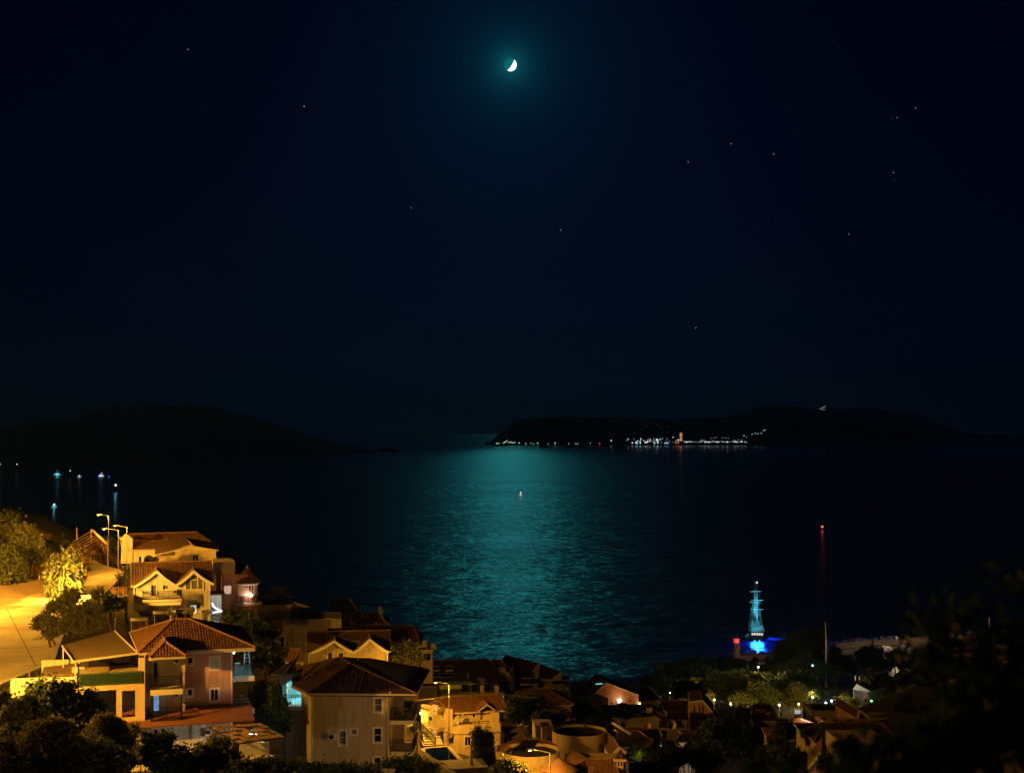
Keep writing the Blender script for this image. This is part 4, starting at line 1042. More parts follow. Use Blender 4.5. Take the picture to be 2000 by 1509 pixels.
for lab, pts, D in (('orange tiled roof stepping down right of the broad gable', [(422,1087),(457,1087),(448,1071),(422,1071)], 182), ('lower brown tiled roof above the turret house', [(424,1113),(479,1113),(469,1089),(428,1090)], 174)):
    hh = House('tiled_annex', lab, pts[0][0], D, 14, P(422, 1150, D).z, cat='annex')
    g, gb = hh.front, hh.face(0, 3.6, 0); a, b = g.px(*pts[0]), g.px(*pts[1]); c, d = gb.px(*pts[2]), gb.px(*pts[3])
    a.z = b.z = (a.z+b.z)/2; c.z = d.z = (c.z+d.z)/2
    roof(hh, [[a, b, c, d], [b + Vector((0, 7, 0)), a + Vector((0, 7, 0)), d, c]], TILE, [(d, c)], .3)
    MB().bar(b + Vector((.05, 0, .05)), c + Vector((.05, 0, .05)), .2, .25).build('barge_board', TRIM, hh.e)
    hh.shell('wall', W_CREAM, a.x+.2, b.x-.2, .25, 7, -1, a.z-.08)
# ---- house with the conical turret
h = House('turret_house', 'pink lit house with a round turret under a pointed conical roof', 436, 168, 16, P(436, 1205, 168).z)
f = h.front; x1 = f.uz(462, 1160)[0]; zt = f.uz(447, 1122)[1]
q = f.rect((437.5,1143,452.5,1160)); q2 = f.rect((459,1175,466,1196))
h.shell('wall', W_PINK, 0, x1+1.5, 0, 5.5, -1, zt, front=[q]); f.window(q, LIT_PINK, cols=2)['label'] = 'bright pink lit window'
h.box('parapet', W_CREAM, -1.3, x1-.2, .4, 5.5, zt+.003, f.uz(447, 1097)[1])
cu, cz = f.uz(484, 1160); r = (f.uz(505, 1160)[0]-f.uz(463, 1160)[0])/2; ze = f.uz(484, 1137)[1]; zk = f.uz(482, 1106)[1]; cy = r*.6
zf = f.uz(484, 1176)[1]
MB().lathe([(r, -2), (r, zf), (r*.93, zf+.001), (r*.93, zf+.9)], 28, (cu, cy, 0)).lathe([(r*.93, ze-.35), (r*.93, ze)], 28, (cu, cy, 0)).build('turret_wall', W_PINK, h.e, False)
for k in range(11):
    a = -math.pi*.98 + math.pi*.98*k/10 ; c_, s_ = math.cos(a), math.sin(a)
    MB().bar((cu+r*.9*c_, cy+r*.9*s_, zf+.85), (cu+r*.9*c_, cy+r*.9*s_, ze-.3), .16).build('window_post', TRIM, h.e)
MB().lathe([(r*.80, zf), (r*.80, ze)], 20, (cu, cy, 0)).build('glazing', LIT_PINK if False else mat('turret_glass', (0.10, 0.06, 0.05), 0.15, 0.3, 2, spec=.5), h.e)
MB().lathe([(r*1.22, ze-.12), (r*1.25, ze), (r*.62, ze+(zk-ze)*.36), (r*.25, ze+(zk-ze)*.72), (.05, zk)], 28, (cu, cy, 0)).build('turret_roof', TILE_B, h.e)
mb = MB()
for k in range(9):
    a = math.pi + math.pi*k/8; mb.tube((cu+r*1.25*math.cos(a), cy+r*1.25*math.sin(a), ze+.03), (cu+r*.62*math.cos(a), cy+r*.62*math.sin(a), ze+(zk-ze)*.36+.05), .06, n=5)
    mb.tube((cu+r*.62*math.cos(a), cy+r*.62*math.sin(a), ze+(zk-ze)*.36+.05), (cu, cy, zk+.05), .06, .04, 5)
mb.build('hip_tiles', RIDGE, h.e)
MB().lathe([(r*1.0, ze-.36), (r*1.24, ze-.13), (r*1.0, ze-.1)], 28, (cu, cy, 0)).build('cornice', TRIM, h.e)
MB().lathe([(0, zf), (r*1.35, zf), (r*1.35, zf-.3), (r*.9, zf-.45)], 28, (cu, cy, 0)).build('balcony_slab', TRIM, h.e)
mb = MB()
ring = [(cu+r*1.28*math.cos(a), cy+r*1.28*math.sin(a), zf) for a in [math.pi*1.02 + math.pi*.7*k/10 for k in range(11)]]
railing(h.e, ring, .95, .16)
MB().poly((cu-r*.95, cy-r*.75, ze-.4), (cu-r*.15, cy-r*1.0, ze-.4), (cu+r*.35, cy-r*1.25, zf+1.0), (cu-r*.9, cy-r*1.0, zf+.9)).build('sun_blind', mat('pale_blind_cloth', (0.6, 0.5, 0.45), 0.9, 0.3, 2, stretch=(6, 1, 1)), h.e)
e = thing('porch_lamp', 'bright globe lamp on the turret balcony', 'wall lamp', h.world((cu+r*.25, cy-r*1.15, f.uz(489, 1161)[1])))
MB().lathe([(0, -.22), (.2, -.12), (.24, .02), (.15, .17), (0, .22)], 12).build('globe', glow('porch_globe', (1.0, .72, .5), 6), e); MB().tube((0, 0, -.5), (0, 0, -.2), .03).build('stem', IRON, e)
light(e, 'POINT', (-.3, -.5, 0), 85, (1.0, .55, .36), .15)
# ================================================================== ROAD LAMPS AND HILLSIDE AT THE LEFT
def gz(p): return Vector((p.x, p.y, ground(p.x, p.y)))
a = P(212, 1007, 196); street_lamp((a.x, a.y, ground(a.x, a.y)-.3), a.z, 'tall street lamp farthest along the road, next to the bare timber frame', (-1.15, -.35), 3600)
a = P(231, 1035, 168); street_lamp((a.x, a.y, ground(a.x, a.y)-.3), a.z, 'street lamp on the slope left of the white gable, its pole seen whole', (-1.45, -.35), 4200)
a = P(248, 1029, 165); street_lamp((a.x, a.y, ground(a.x, a.y)-.3), a.z, 'street lamp standing against the white gable end of the long roofed house', (-1.1, -.35), 2000)
# two lamps of the same road just outside the picture
street_lamp((-41.8, 88.3, 70.2), 76.2, 'street lamp on the road left of the ochre house', (1.3, .4), 38000, spot=165)
street_lamp((-68, 138, 70.2), 79.0, 'street lamp on the road beyond the left edge of the picture', (1.4, .2), 100000, spot=165)
street_lamp((-39, 60, 70.2), 77.0, 'added unseen street lamp lighting the lower left bushes from the left', (1.4, .3), 4500, spot=165)  # added out of view to light the fronts of the lower left bushes
# floodlit post by the pale tree
a = P(127, 1107, 150); e = thing('floodlight_post', 'dark post with a dazzling floodlight against the brightest tree', 'floodlight', gz(a)); H = a.z - e.location.z
MB().tube((0, 0, -.3), (0, 0, H), .09, .07, 8).build('post', IRON, e)
z = P(127, 1147, 150).z - e.location.z
MB().box(-.25, .25, .12, .30, z-.2, z+.2).build('lamp_housing', IRON, e); MB().box(-.21, .21, .305, .32, z-.16, z+.16).build('lens', glow('flood_lens', (1.0, .75, .3), 60), e)
light(e, 'POINT', (0, .75, z), 11000, (1.0, .50, .055), .2)

# ---- bare timber frame of an unfinished house
h = House('timber_frame_house', 'unfinished house, bare timber rafters and studs without walls', 168, 196, 12, 71.6)
f = h.front; k = h.face(0, 5, 0)
A, B = f.px(168, 1081), f.px(207, 1081); zt = A.z; dl = 6.5
pk = h.face(0, 1.0, 0).px(183, 1036)
x0, x1 = A.x, B.x
for i, px in enumerate((171, 179, 184, 190, 196, 206)):
    u = f.uz(px, 1090)[0]; MB().bar((u, 0, f.uz(px, 1104)[1]), (u, 0, zt + (.6 if i in (1, 2, 3) else 0)), .18 if i in (0, 5) else .12).build('stud', WOOD, h.e)
for py in (1081, 1095, 1101): z = f.uz(190, py)[1]; MB().bar((x0-.4, -.06, z), (x1+.3, -.06, z), .12, .16).build('rail_beam', WOOD, h.e)
for i in range(3): MB().bar((x1+.1, 1.6*i+1, 0), (x1+.1, 1.6*i+1, zt), .14).build('stud', WOOD, h.e)
L = h.face(0, 3.4, 0).px(140, 1057); zl = L.z; xl = L.x
zk = h.face(0, 3, 0).uz(181, 1034)[1]; xk = h.face(0, 3, 0).uz(181, 1034)[0]
for i in range(8):
    MB().bar(lp(h, P(141+4.3*i, 1059+2.9*i, 202-.9*i)), lp(h, P(181+4.0*i, 1035+3.9*i, 200-.9*i)), .13, .15).build('rafter', WOOD, h.e)
for i in range(5):
    MB().bar(lp(h, P(184+6*i, 1039+6*i, 199-.9*i)), lp(h, P(193+5*i, 1078-1.0*i, 198-.9*i)), .08, .08).build('rafter', WOOD, h.e)
MB().bar(lp(h, P(179, 1034, 200)), lp(h, P(210, 1064, 192.5)), .45, .12).build('ridge_beam', WOOD, h.e)
for px, py in ((178, 1033), (150, 1030)): p = h.face(0, 3, 0).px(px, py); MB().bar((p.x, 3, p.z-2.0), (p.x, 3, p.z), .14).build('stud', WOOD, h.e)
for i, (a, b) in enumerate((((xl-1, 0, zl-.1), (xl+3, -.3, zl-.5)), ((xl-.5, 1, zl-.3), (xl+2.6, .3, zl-.9)), ((xl-2, .5, zl+.1), (xl+1.5, 0, zl-.25)), ((xl+1, -.4, zl-1.0), (xl+3.6, -.5, zl-1.2)))):
    MB().bar(a, b, .45, .07).build('board', WOOD, h.e)
MB().poly(*[lp(h, P(*v)) for v in ((172,1062,201),(185,1042,201),(209,1066,195),(206,1080,196),(170,1080,199))]).build('roof_membrane', mat('red_brown_membrane', (0.28, 0.12, 0.06), 0.9, 0.3, 1.5), h.e)
# timber stair ramp down its right side
g = House('timber_ramp', 'slanting timber ramp with railings below the unfinished house', 207, 190, 12, 70.5, cat='ramp'); q = g.front
a, b = q.px(207, 1083), q.px(237, 1112)
MB().prism([a, b, b + Vector((.3, 1.3, 0)), a + Vector((.3, 1.3, 0))], (0, 0, .1)).build('deck', WOOD, g.e)
for o_ in (0, 1.3):
    mb = MB()
    for s in (.35, .7, 1.0): mb.bar(a + Vector((0, o_, s)), b + Vector((0, o_, s)), .07)
    for i in range(5): p = a.lerp(b, i/4) + Vector((0, o_, 0)); mb.bar(p, p + Vector((0, 0, 1.05)), .08)
    mb.build('handrail', WOOD, g.e)
for i, (s_, e_) in enumerate((((209,1088),(222,1115)), ((213,1086),(230,1116)), ((208,1095),(219,1116)))): MB().bar(q.px(*s_, .3), q.px(*e_, .8), .14).build('beam', WOOD, g.e)

# ---- trees and scrub round the road
def at(px, D, dz=-.2):
    v = XD(px, D, 0); v.z = ground(v.x, v.y) + dz; return v
def blob(base, px, py, D, rpx, rpy, n, depth=None):
    "leaf mass seen at a pixel, with pixel radii"
    c = P(px, py, D) - Vector(base); r, q = rpx/F*D, rpy/F*D
    return (c.x, c.y, c.z, r, depth or r, q, n)
b = at(40, 172)
tree('carob_tree', 'big round olive green tree lit from below beside the left hillside', 'tree', b, [blob(b, 48, 1045, 172, 24, 22, 1900), blob(b, 68, 1075, 171, 22, 26, 2300), blob(b, 40, 1092, 170, 26, 26, 2000), blob(b, 78, 1108, 170, 18, 16, 1700), blob(b, 55, 1118, 170, 22, 18, 1500)], .30, L_PALE, 11, .3)
b = at(2, 178)
tree('carob_tree', 'tree cut by the left edge, behind the big round one', 'tree', b, [blob(b, 4, 1030, 178, 26, 26, 1700), blob(b, 22, 1012, 182, 14, 12, 600), blob(b, 2, 1065, 176, 26, 24, 1300)], .30, L_OLIVE, 12, .3)
b = at(8, 163)
tree('tamarisk_bush', 'feathery grey green bush at the left edge above the road', 'bush', b, [blob(b, 10, 1100, 163, 24, 28, 2100), blob(b, 24, 1122, 162, 22, 22, 1500), blob(b, 4, 1140, 161, 20, 18, 1000)], .30, L_OLIVE, 13, .16, elong=3.2, up=1.0, stems=3)
b = at(128, 157)
tree('pale_tree', 'fan shaped pale tree blazing yellow in front of the floodlight', 'tree', b, [blob(b, 110, 1106, 156, 14, 14, 1100), blob(b, 134, 1095, 156, 11, 16, 1100), blob(b, 146, 1110, 156, 9, 12, 800), blob(b, 106, 1128, 155, 16, 14, 1100), blob(b, 136, 1127, 155.5, 17, 16, 1400), blob(b, 116, 1153, 154.5, 20, 14, 1300), blob(b, 144, 1152, 154, 15, 13, 900)], .30, L_PALE, 14, .12, elong=3.4, up=1.6, stems=3)
b = at(108, 180)
tree('scrub_oak', 'rounded dull bush above the pale tree on the slope', 'bush', b, [blob(b, 104, 1066, 182, 17, 17, 1000), blob(b, 120, 1075, 180, 14, 14, 800), blob(b, 96, 1085, 178, 12, 12, 500)], .34, L_OLIVE, 15, .14, stems=2)
b = at(155, 176)
tree('scrub_oak', 'brown bush under the timber rafters', 'bush', b, [blob(b, 152, 1088, 178, 14, 22, 1100), blob(b, 163, 1108, 175, 12, 20, 900), blob(b, 158, 1070, 180, 10, 8, 300)], .30, L_DRY, 16, .1, stems=3, elong=2.4, up=.8)
b = at(215, 205)
tree('scrub_oak', 'round bush behind the first street lamp', 'bush', b, [blob(b, 212, 1062, 205, 12, 12, 700), blob(b, 222, 1072, 205, 10, 14, 600)], .36, L_OLIVE, 17, .12)
# the roadside tree in front of the awning
D = 118; b = P(106, 1274, D); b.z = 69.9
tree('roadside_tree', 'leaning leafy tree with twisted trunk between the road and the awning', 'tree', b, [blob(b, 88, 1210, D, 22, 11, 900), blob(b, 108, 1184, D+2, 18, 13, 900), blob(b, 138, 1166, D+2, 18, 15, 1000), blob(b, 146, 1196, D+1, 22, 15, 1200), blob(b, 176, 1186, D+3, 18, 14, 900), blob(b, 184, 1210, D+2, 18, 12, 900), blob(b, 118, 1222, D, 18, 11, 800), blob(b, 158, 1222, D+1, 20, 11, 900), blob(b, 96, 1236, D-.5, 12, 7, 350), blob(b, 192, 1160, D+5, 11, 9, 350), blob(b, 74, 1222, D, 12, 7, 300)], .19, L_PALE, 18, .17, .26, elong=2.4, stems=2)
b = at(222, 128); b.z = 67.5
tree('shrub', 'dark shrub under the tiled shelter', 'bush', b, [blob(b, 205, 1180, 140, 14, 14, 700), blob(b, 226, 1178, 143, 14, 14, 700)], .26, L_DARK, 19, .08, stems=3)
b = at(240, 168)
tree('shrub', 'small bright bush at the foot of the second street lamp', 'bush', b, [blob(b, 238, 1130, 164, 7, 9, 500), blob(b, 245, 1112, 166, 5, 7, 300)], .22, L_PALE, 20, .05, stems=3)
# scooter under the tree
e = thing('scooter', 'dark motor scooter parked under the roadside tree', 'scooter', PZ(138, 1243, 70.36), R(12))
for x in (-.62, .62):
    o = MB().lathe([(.18, -.05), (.26, -.05), (.28, 0), (.26, .05), (.18, .05)], 16).build('wheel', BLACK_PL, e); o.rotation_euler = (R(90), 0, 0); o.location = (x, 0, .28)
MB().prism([(-.75, -.16, .45), (-.1, -.16, .32), (.25, -.16, .30), (.45, -.16, .85), (.38, -.16, .88), (.12, -.16, .45), (-.1, -.16, .66), (-.8, -.16, .72)], (0, .32, 0)).build('body', mat('dark_scooter_paint', (0.05, 0.05, 0.06), 0.3, 0.1), e)
MB().box(-.75, -.08, -.15, .15, .70, .80).build('seat', BLACK_PL, e); MB().tube((.42, 0, .5), (.34, 0, 1.02), .03).tube((.32, -.3, 1.0), (.32, .3, 1.0), .022).build('handlebar', IRON, e)
# dry grass and weeds on the bank: too many to count
rg = np.random.default_rng(8); n = 15000
px = rg.uniform(-60, 170, n); D = rg.uniform(158, 200, n)
keep = (D > 164 + 0*px)
px, D = px[keep], D[keep]; x = (px-CX)/F*D; zc = ground_np(x, D)
hgt = rg.uniform(.35, 1.1, len(x)); wd = rg.uniform(.06, .2, len(x)); an = rg.uniform(0, 2*np.pi, len(x)); lx, ly = rg.normal(0, .25, len(x)), rg.normal(0, .25, len(x))
c_, s_ = np.cos(an)*wd, np.sin(an)*wd
V = np.stack([np.stack([x-c_, D-s_, zc-.1], -1), np.stack([x+c_, D+s_, zc-.1], -1), np.stack([x+lx+c_*.15, D+ly+s_*.15, zc+hgt], -1), np.stack([x+lx-c_*.15, D+ly-s_*.15, zc+hgt], -1)], 1).reshape(-1, 3)
g = mesh_np('dry_grass', V, np.arange(len(V)).reshape(-1, 4), L_DRY); tag(g, 'dry straw coloured grass and weeds on the bank above the road', 'grass', kind='stuff')
# the bare earth bluff behind
ROCK = mat('brown_bluff_rock', (0.25, 0.15, 0.09), 0.95, 0.5, .15, .9, .8)
def bluff(name, prof, D0, D1, drop, seed):
    pxs = np.linspace(prof[0][0], prof[-1][0], 70); pys = np.interp(pxs, [p[0] for p in prof], [p[1] for p in prof])
    rg = np.random.default_rng(seed); V = []
    for k, t in enumerate(np.linspace(0, 1, 10)):
        D = D0 + (D1-D0)*t; zt = CZ + (HY-pys)/F*D1
        z = zt - drop*(1-t)**1.2 + rg.normal(0, .22, len(pxs))*(t < 1) + .5*np.sin(pxs*.14+2*k)*(t < .99)
        V.append(np.stack([(pxs-CX)/F*D + rg.normal(0, .25, len(pxs)), D + rg.normal(0, .5, len(pxs)), z], -1))
    V.append(np.stack([(pxs-CX)/F*(D1+40), D1+40+0*pxs, zt-25], -1))
    V = np.array(V); r, c = V.shape[:2]; ii = np.arange(r*c).reshape(r, c)
    o = mesh_np(name, V.reshape(-1, 3), np.stack([ii[:-1, :-1], ii[:-1, 1:], ii[1:, 1:], ii[1:, :-1]], -1).reshape(-1, 4), ROCK)
    return tag(o, kind='structure')
bluff('hill_bluff', [(-80,975),(0,992),(18,1004),(50,1003),(72,1001),(88,1010),(98,1020),(112,1034),(124,1042),(134,1056),(150,1066)], 205, 236, 9, 3)

# rubble wall holding up the road edge above the ochre house
rw = thing('retaining_wall', 'rough stone retaining wall along the road edge behind the awning', 'wall', rl[3])
rnd = random.Random(12)
for a, b in ((rl[2], rl[3]), (rl[3], rl[4]), (rl[4], rl[5])):
    a, b = a - rl[3], b - rl[3]; d = (b-a).normalized(); n = Vector((d.y, -d.x, 0)); L = (b-a).length; k = max(2, int(L/1.1))
    MB().prism([a + n*.15 + Vector((0, 0, .25)), b + n*.15 + Vector((0, 0, .25)), b + n*.15 + Vector((0, 0, -5)), a + n*.15 + Vector((0, 0, -5))], n*.35).build('core', CONC, rw)
    for i in range(k):
        for j in range(6):
            p, q = a + d*(L*i/k + .05), a + d*(L*(i+1)/k - .05); z = .28 - .52*j; o_ = .5 + rnd.uniform(0, .1)
            MB().prism([p + n*.45 + Vector((0, 0, z)), q + n*.45 + Vector((0, 0, z)), q + n*.45 + Vector((0, 0, z-.46)), p + n*.45 + Vector((0, 0, z-.46))], n*(o_-.4)).build('stone', STONE, rw)
# ================================================================== MIDDLE OF THE TOWN
# ---- pergola with woven mats, and the terraces in front of the ochre house
pg = thing('mat_pergola', 'steel pergola roofed with overlapping woven reed mats, white light below', 'pergola', XD(484, 96, 64.9), R(10))
_pr = Matrix.Rotation(-R(10), 3, 'Z')
C4 = [_pr @ (PZ(px, py, 67.2) - pg.location) for px, py in ((410,1420),(510,1412.5),(556,1439.5),(466,1452))]
rnd = random.Random(3)
for i in range(5):
    for j in range(7):
        s0, s1, t0, t1 = j/7+rnd.uniform(-.01, .02), (j+1)/7-rnd.uniform(-.015, .02), i/5+rnd.uniform(.0, .03), (i+1)/5-rnd.uniform(.0, .045)
        g = lambda s, t: C4[0].lerp(C4[1], s).lerp(C4[3].lerp(C4[2], s), t)
        if rnd.random() < .09: continue
        z = .05 + .05*((i+j) % 2); w = rnd.uniform(-.02, .03)
        q = [g(s0, t0), g(s1, t0), g(s1, t1), g(s0, t1)]
        q = [p + Vector((0, 0, z + rnd.uniform(-.03, .05))) for p in q]
        m = (q[0]+q[1]+q[2]+q[3])/4 + Vector((0, 0, rnd.uniform(-.05, .07)))
        mb = MB(); mb.pts(q + [m] + [p - Vector((0, 0, .025)) for p in q], [(0,1,4),(1,2,4),(2,3,4),(3,0,4),(8,7,6,5)]); mb.build('reed_mat', REED, pg)
for i in range(4): MB().bar(C4[0].lerp(C4[3], i/3), C4[1].lerp(C4[2], i/3), .07, .07).build('beam', IRON, pg)
for i in (0, 1): MB().bar(C4[i*1], C4[3-i*1], .07, .07).build('beam', IRON, pg)
for c in C4: MB().bar((c.x, c.y, -.5), c, .08).build('post', IRON, pg)
lampL = thing('pergola_lamp', 'white tube lamp under the reed mat pergola', 'lamp', PZ(494, 1434, 66.9), R(10))
MB().box(-.5, .5, -.04, .04, 0, .06).build('tube', BULB_W, lampL); light(lampL, 'POINT', (0, 0, -.15), 190, (0.95, 1.0, 0.85), .12)
h = House('outdoor_kitchen', 'low garden kitchen block with white shelf under the pergola', 488, 95.5, 10, 64.7, cat='kitchen block')
f = h.front
h.shell('counter', W_CREAM, -.6, 1.7, 0, .8, 0, 1.05); h.box('worktop', TRIM, -.7, 1.8, -.08, .85, 1.053, 1.11)
h.shell('back_wall', W_WHITE, -.9, 1.4, 1.6, 1.8, 0, 1.9)
h.box('white_shelf', PLASTIC, -.3, .55, .85, 1.3, 1.115, 1.7)
e = thing('stone_oven', 'tall tapering stone chimney beside the pergola', 'chimney', XD(496, 90, 63.5))
MB().lathe([(.62, 0), (.6, 1.1), (.35, 1.4), (.28, 2.3), (.22, 2.5), (0, 2.55)], 4).build('stack', STONE, e)
for i, (px, py, D, w, d, hh, lab) in enumerate([(250,1508,82,3.0,1.5,1.0,'low pale garden wall at the bottom edge by the T shaped post'), (505,1500,90,4.0,2.0,1.0,'stone paved terrace edge below the pergola'), (640,1516,92,9.0,2.2,1.5,'concrete terrace wall in front of the beige house')]):
    b = P(px, py, D); h = House('garden_wall', lab, px, D, 8 if i < 2 else -4, b.z - hh, cat='wall')
    h.shell('wall', (W_WHITE, STONE, CONC)[i], -w/2, w/2, 0, d, -1, hh); h.box('coping', TRIM if i == 0 else CONC, -w/2-.05, w/2+.05, -.05, d, hh+.003, hh+.09)
e = thing('garden_post', 'thin T shaped lamp post without light among the dark shrubs', 'post', XD(275, 80, 66))
q = P(275, 1455, 80).z - 66; MB().tube((0, 0, -.5), (0, 0, q), .05).build('pole', STEEL, e); MB().bar((-.3, 0, q), (.3, 0, q), .07).build('crossbar', STEEL, e)
e = thing('street_post', 'thin pole rising from the dark bushes in the lower left corner', 'post', XD(88, 70, 68))
q = P(88, 1436, 70).z - 68; MB().tube((0, 0, -.5), (0, 0, q), .04, .03).build('pole', STEEL, e); MB().bar((-.1, 0, q), (.12, 0, q), .05).build('crossbar', STEEL, e)

# ---- grey house with solar heaters and long parapets (dark, behind)
h = House('parapet_house', 'shadowy grey house with long flat parapets below three solar heaters', 494, 183, 8, P(500, 1290, 183).z)
f = h.front; g = h.face(0, 5, 0)
a, b, c, d = f.px(490, 1185), f.px(572, 1186), g.px(556, 1159), g.px(506, 1161)
a.z = b.z = (a.z+b.z)/2 + .3; c.z = d.z = (c.z+d.z)/2
roof(h, [[a, b, c, d], [b + Vector((0, 9, 0)), a + Vector((0, 9, 0)), d, c]], TILE, [(d, c)], .32)
h.shell('wall', W_WHITE, 0, b.x-.2, .3, 8, -2, a.z-.12)
u0, u1 = f.uz(533, 1210)[0], f.uz(667, 1210)[0]; z0, z1 = f.uz(600, 1222)[1], f.uz(600, 1206)[1]
h.shell('parapet', W_GREY, u0, u1, -1.2, 6, z0, z1, top=False); h.box('terrace_slab', W_GREY, u0, u1, -1.19, 6, z0-.2, z0+.1)
h.shell('lower_wall', W_GREY, u0+.2, f.uz(640, 1240)[0], -.7, 6, -3, z0-.2, front=[f.rect((548,1240,556,1262)), f.rect((604,1232,612,1250))])
for r in ((548,1240,556,1262), (604,1232,612,1250)): h.face(0, -.7, 0).window(f.rect(r), GLASS, cols=1)
h.shell('terrace_room', W_GREY, u0+.6, f.uz(585, 1200)[0], 1, 5, z0+.1, f.uz(560, 1188)[1])
gg = h.face(0, 2.2, 0); q = [gg.px(*p) for p in ((547,1184),(568,1172.5),(600,1182),(606,1186),(548,1188))]
MB().prism([(p.x, 2.2, p.z) for p in q], (0, .25, 0)).build('gable', W_CREAM, h.e)
for i, (px, lab) in enumerate(((512, 'solar heater nearest the turret, pale panels on the dark roof'), (521, 'middle of the three pale solar heaters on the dark roof'), (531, 'rightmost of the three pale solar heaters on the dark roof'))):
    e = thing('solar_heater', lab, 'solar heater', h.world((h.face(0, 1.5, 0).px(px, 1168).x, 1.5, h.face(0, 1.5, 0).px(px, 1169).z)), h.yaw, 'solar water heaters on the roofs')
    d_ = Vector((1.55, 1.8, 1.05)); s_ = Vector((.38, -.30, 0))
    MB().prism([-s_, s_, s_ + d_, -s_ + d_], (0, 0, .07)).build('collector', mat('pale_collector', (0.55, 0.48, 0.40), 0.4, 0.1), e)
    o = MB().lathe([(0, -.42), (.24, -.38), (.26, 0), (.24, .38), (0, .42)], 14).build('tank', DISH, e, True); o.location = d_ + Vector((.18, .2, .22)); o.rotation_euler = (R(75), 0, R(20))
    MB().bar(d_, d_ - Vector((0, 0, 1.0)), .05).build('stand', STEEL, e)
# ---- roofs stepping down to the sea behind
def simple_house(name, label, D, yaw, eave, ridge_, base_dz, dep, wall, tile, front=(), walls=True, barge=None, ridge_back=True, tmat=None, pitch=.32, cat='house', holes_m=None, dmid=None):
    "house known by its roof plane: eave=(left,right) pixels, ridge=(left,right) pixels"
    h = House(name, label, eave[0][0], D, yaw, P(*eave[0], D).z - base_dz, cat=cat)
    f = h.front; m = dmid if dmid is not None else dep/2; g = h.face(0, m, 0)
    a, b = f.px(*eave[0]), f.px(*eave[1]); d, c = g.px(*ridge_[0]), g.px(*ridge_[1])
    ze = (a.z+b.z)/2; zr = (c.z+d.z)/2; a.z = b.z = ze; c.z = d.z = max(zr, ze+.15)
    pl = [[a, b, c, d]]
    A2, B2 = Vector((a.x, dep+.3, ze)), Vector((b.x, dep+.3, ze))
    if ridge_back: pl.append([B2, A2, d, c])
    if c.x < b.x - .6 and ridge_back: pl.append([b, B2, c])
    if d.x > a.x + .6 and ridge_back: pl.append([A2, a, d])
    roof(h, pl, tile, [(d, c)] + ([(b, c)] if c.x < b.x-.6 else []) + ([(a, d)] if d.x > a.x+.6 else []), pitch)
    hs = [f.rect(r) for r, *_ in front]
    if walls:
        h.shell('wall', wall, a.x+.35, b.x-.35, .35, dep, -4, ze-.1, front=hs, top=False)
        for (r, mm, cc), q in zip(front, hs): h.face(0, .35, 0).window(q, mm, cols=cc)
        if abs(c.x-b.x) < .6:
            MB().poly((b.x-.35, .35, ze-.1), (b.x-.35, dep, ze-.1), (b.x-.35, m, c.z-.1)).build('gable', wall, h.e)
        if abs(d.x-a.x) < .6:
            MB().poly((a.x+.35, .35, ze-.1), (a.x+.35, dep, ze-.1), (a.x+.35, m, d.z-.1)).build('gable', wall, h.e)
    if barge:
        for p, q in (((b, c),) if barge == 'r' else ((a, d), (b, c)) if barge == 'lr' else ((a, d),)): MB().bar(Vector(p) + Vector((.06, 0, .08)), Vector(q) + Vector((.06, 0, .08)), .22, .34).build('barge_board', TRIM, h.e)
    return h, f, a, b, c, d
simple_house('stepped_roof_house', 'dark roofed house at the shore edge above the skylight roof', 215, 6, ((648,1199),(699,1193)), ((646,1172),(682,1168)), 3, 8, W_GREY, TILE_D, barge='r')
h, f, a, b, c, d = simple_house('skylight_house', 'house with red brown roof, two skylights and white edge facing the sea', 200, 4, ((655,1226),(757,1222)), ((674,1203),(739,1190)), 3.2, 9, W_CREAM, TILE, barge='r', pitch=.36)
def on_plane(pts, px, py, h):
    "pixel -> point on the plane through three local points of a house"
    p0, p1, p2 = [h.world(p) for p in pts]; n = (p1-p0).cross(p2-p0); o = Vector((0, 0, CZ)); r = Vector(((px-CX)/F, 1, (HY-py)/F))
    t = (p0-o).dot(n)/r.dot(n); return lp(h, o + r*t)
for px, py in ((681, 1207), (713, 1202)):
    q = on_plane((a, b, c), px, py, h); u = (b-a).normalized(); v = (d-a) - u*((d-a).dot(u)); v.normalize(); n = u.cross(v)
    Q = [q - u*.45 - v*.6, q + u*.45 - v*.6, q + u*.45 + v*.6, q - u*.45 + v*.6]
    mb = MB()
    for s, e_ in zip(Q, Q[1:] + Q[:1]): mb.bar(s + n*.14, e_ + n*.14, .14, .16)
    o = mb.build('skylight', TRIM, h.e); MB().poly(*[p + n*.14 for p in Q]).build('pane', GLASS, o)
for px, lab, r in ((722, 'first dish from the ridge end along the skylight roof eave', .40), (733, 'pale middle dish along the skylight roof eave', .5), (742, 'brown dish along the skylight roof eave', .42), (756, 'white dish at the seaward corner of the skylight roof', .5)):
    q = f.px(px, 1221); dish(h.world((q.x, -.2, q.z-.55)), lab, r, 20, 70, DISH if 'brown' not in lab else mat('brown_dish', (0.3, 0.16, 0.1), 0.6), .6)
for px, py, w in ((689, 1222, .9), (742, 1192, .5), (745, 1198, .5)):
    q = (f if py > 1200 else h.face(0, 4, 0)).px(px, py); y = -.1 if py > 1200 else 4; mb = MB(); mb.box(q.x-w/2, q.x+w/2, y, y+.6, q.z-1.2, q.z+.5); mb.box(q.x-w/2-.08, q.x+w/2+.08, y-.08, y+.68, q.z+.5, q.z+.6); mb.build('chimney', W_WHITE, h.e)
simple_house('long_dark_roof_house', 'very dark long roof between the skylight roof and the sea', 188, 2, ((700,1263),(822,1262)), ((698,1222),(808,1222)), 4, 10, W_GREY, TILE_D)
h = House('seaside_block', 'small pale flat roofed block with chimney beside the sea', 814, 196, 2, P(814, 1296, 196).z); f = h.front
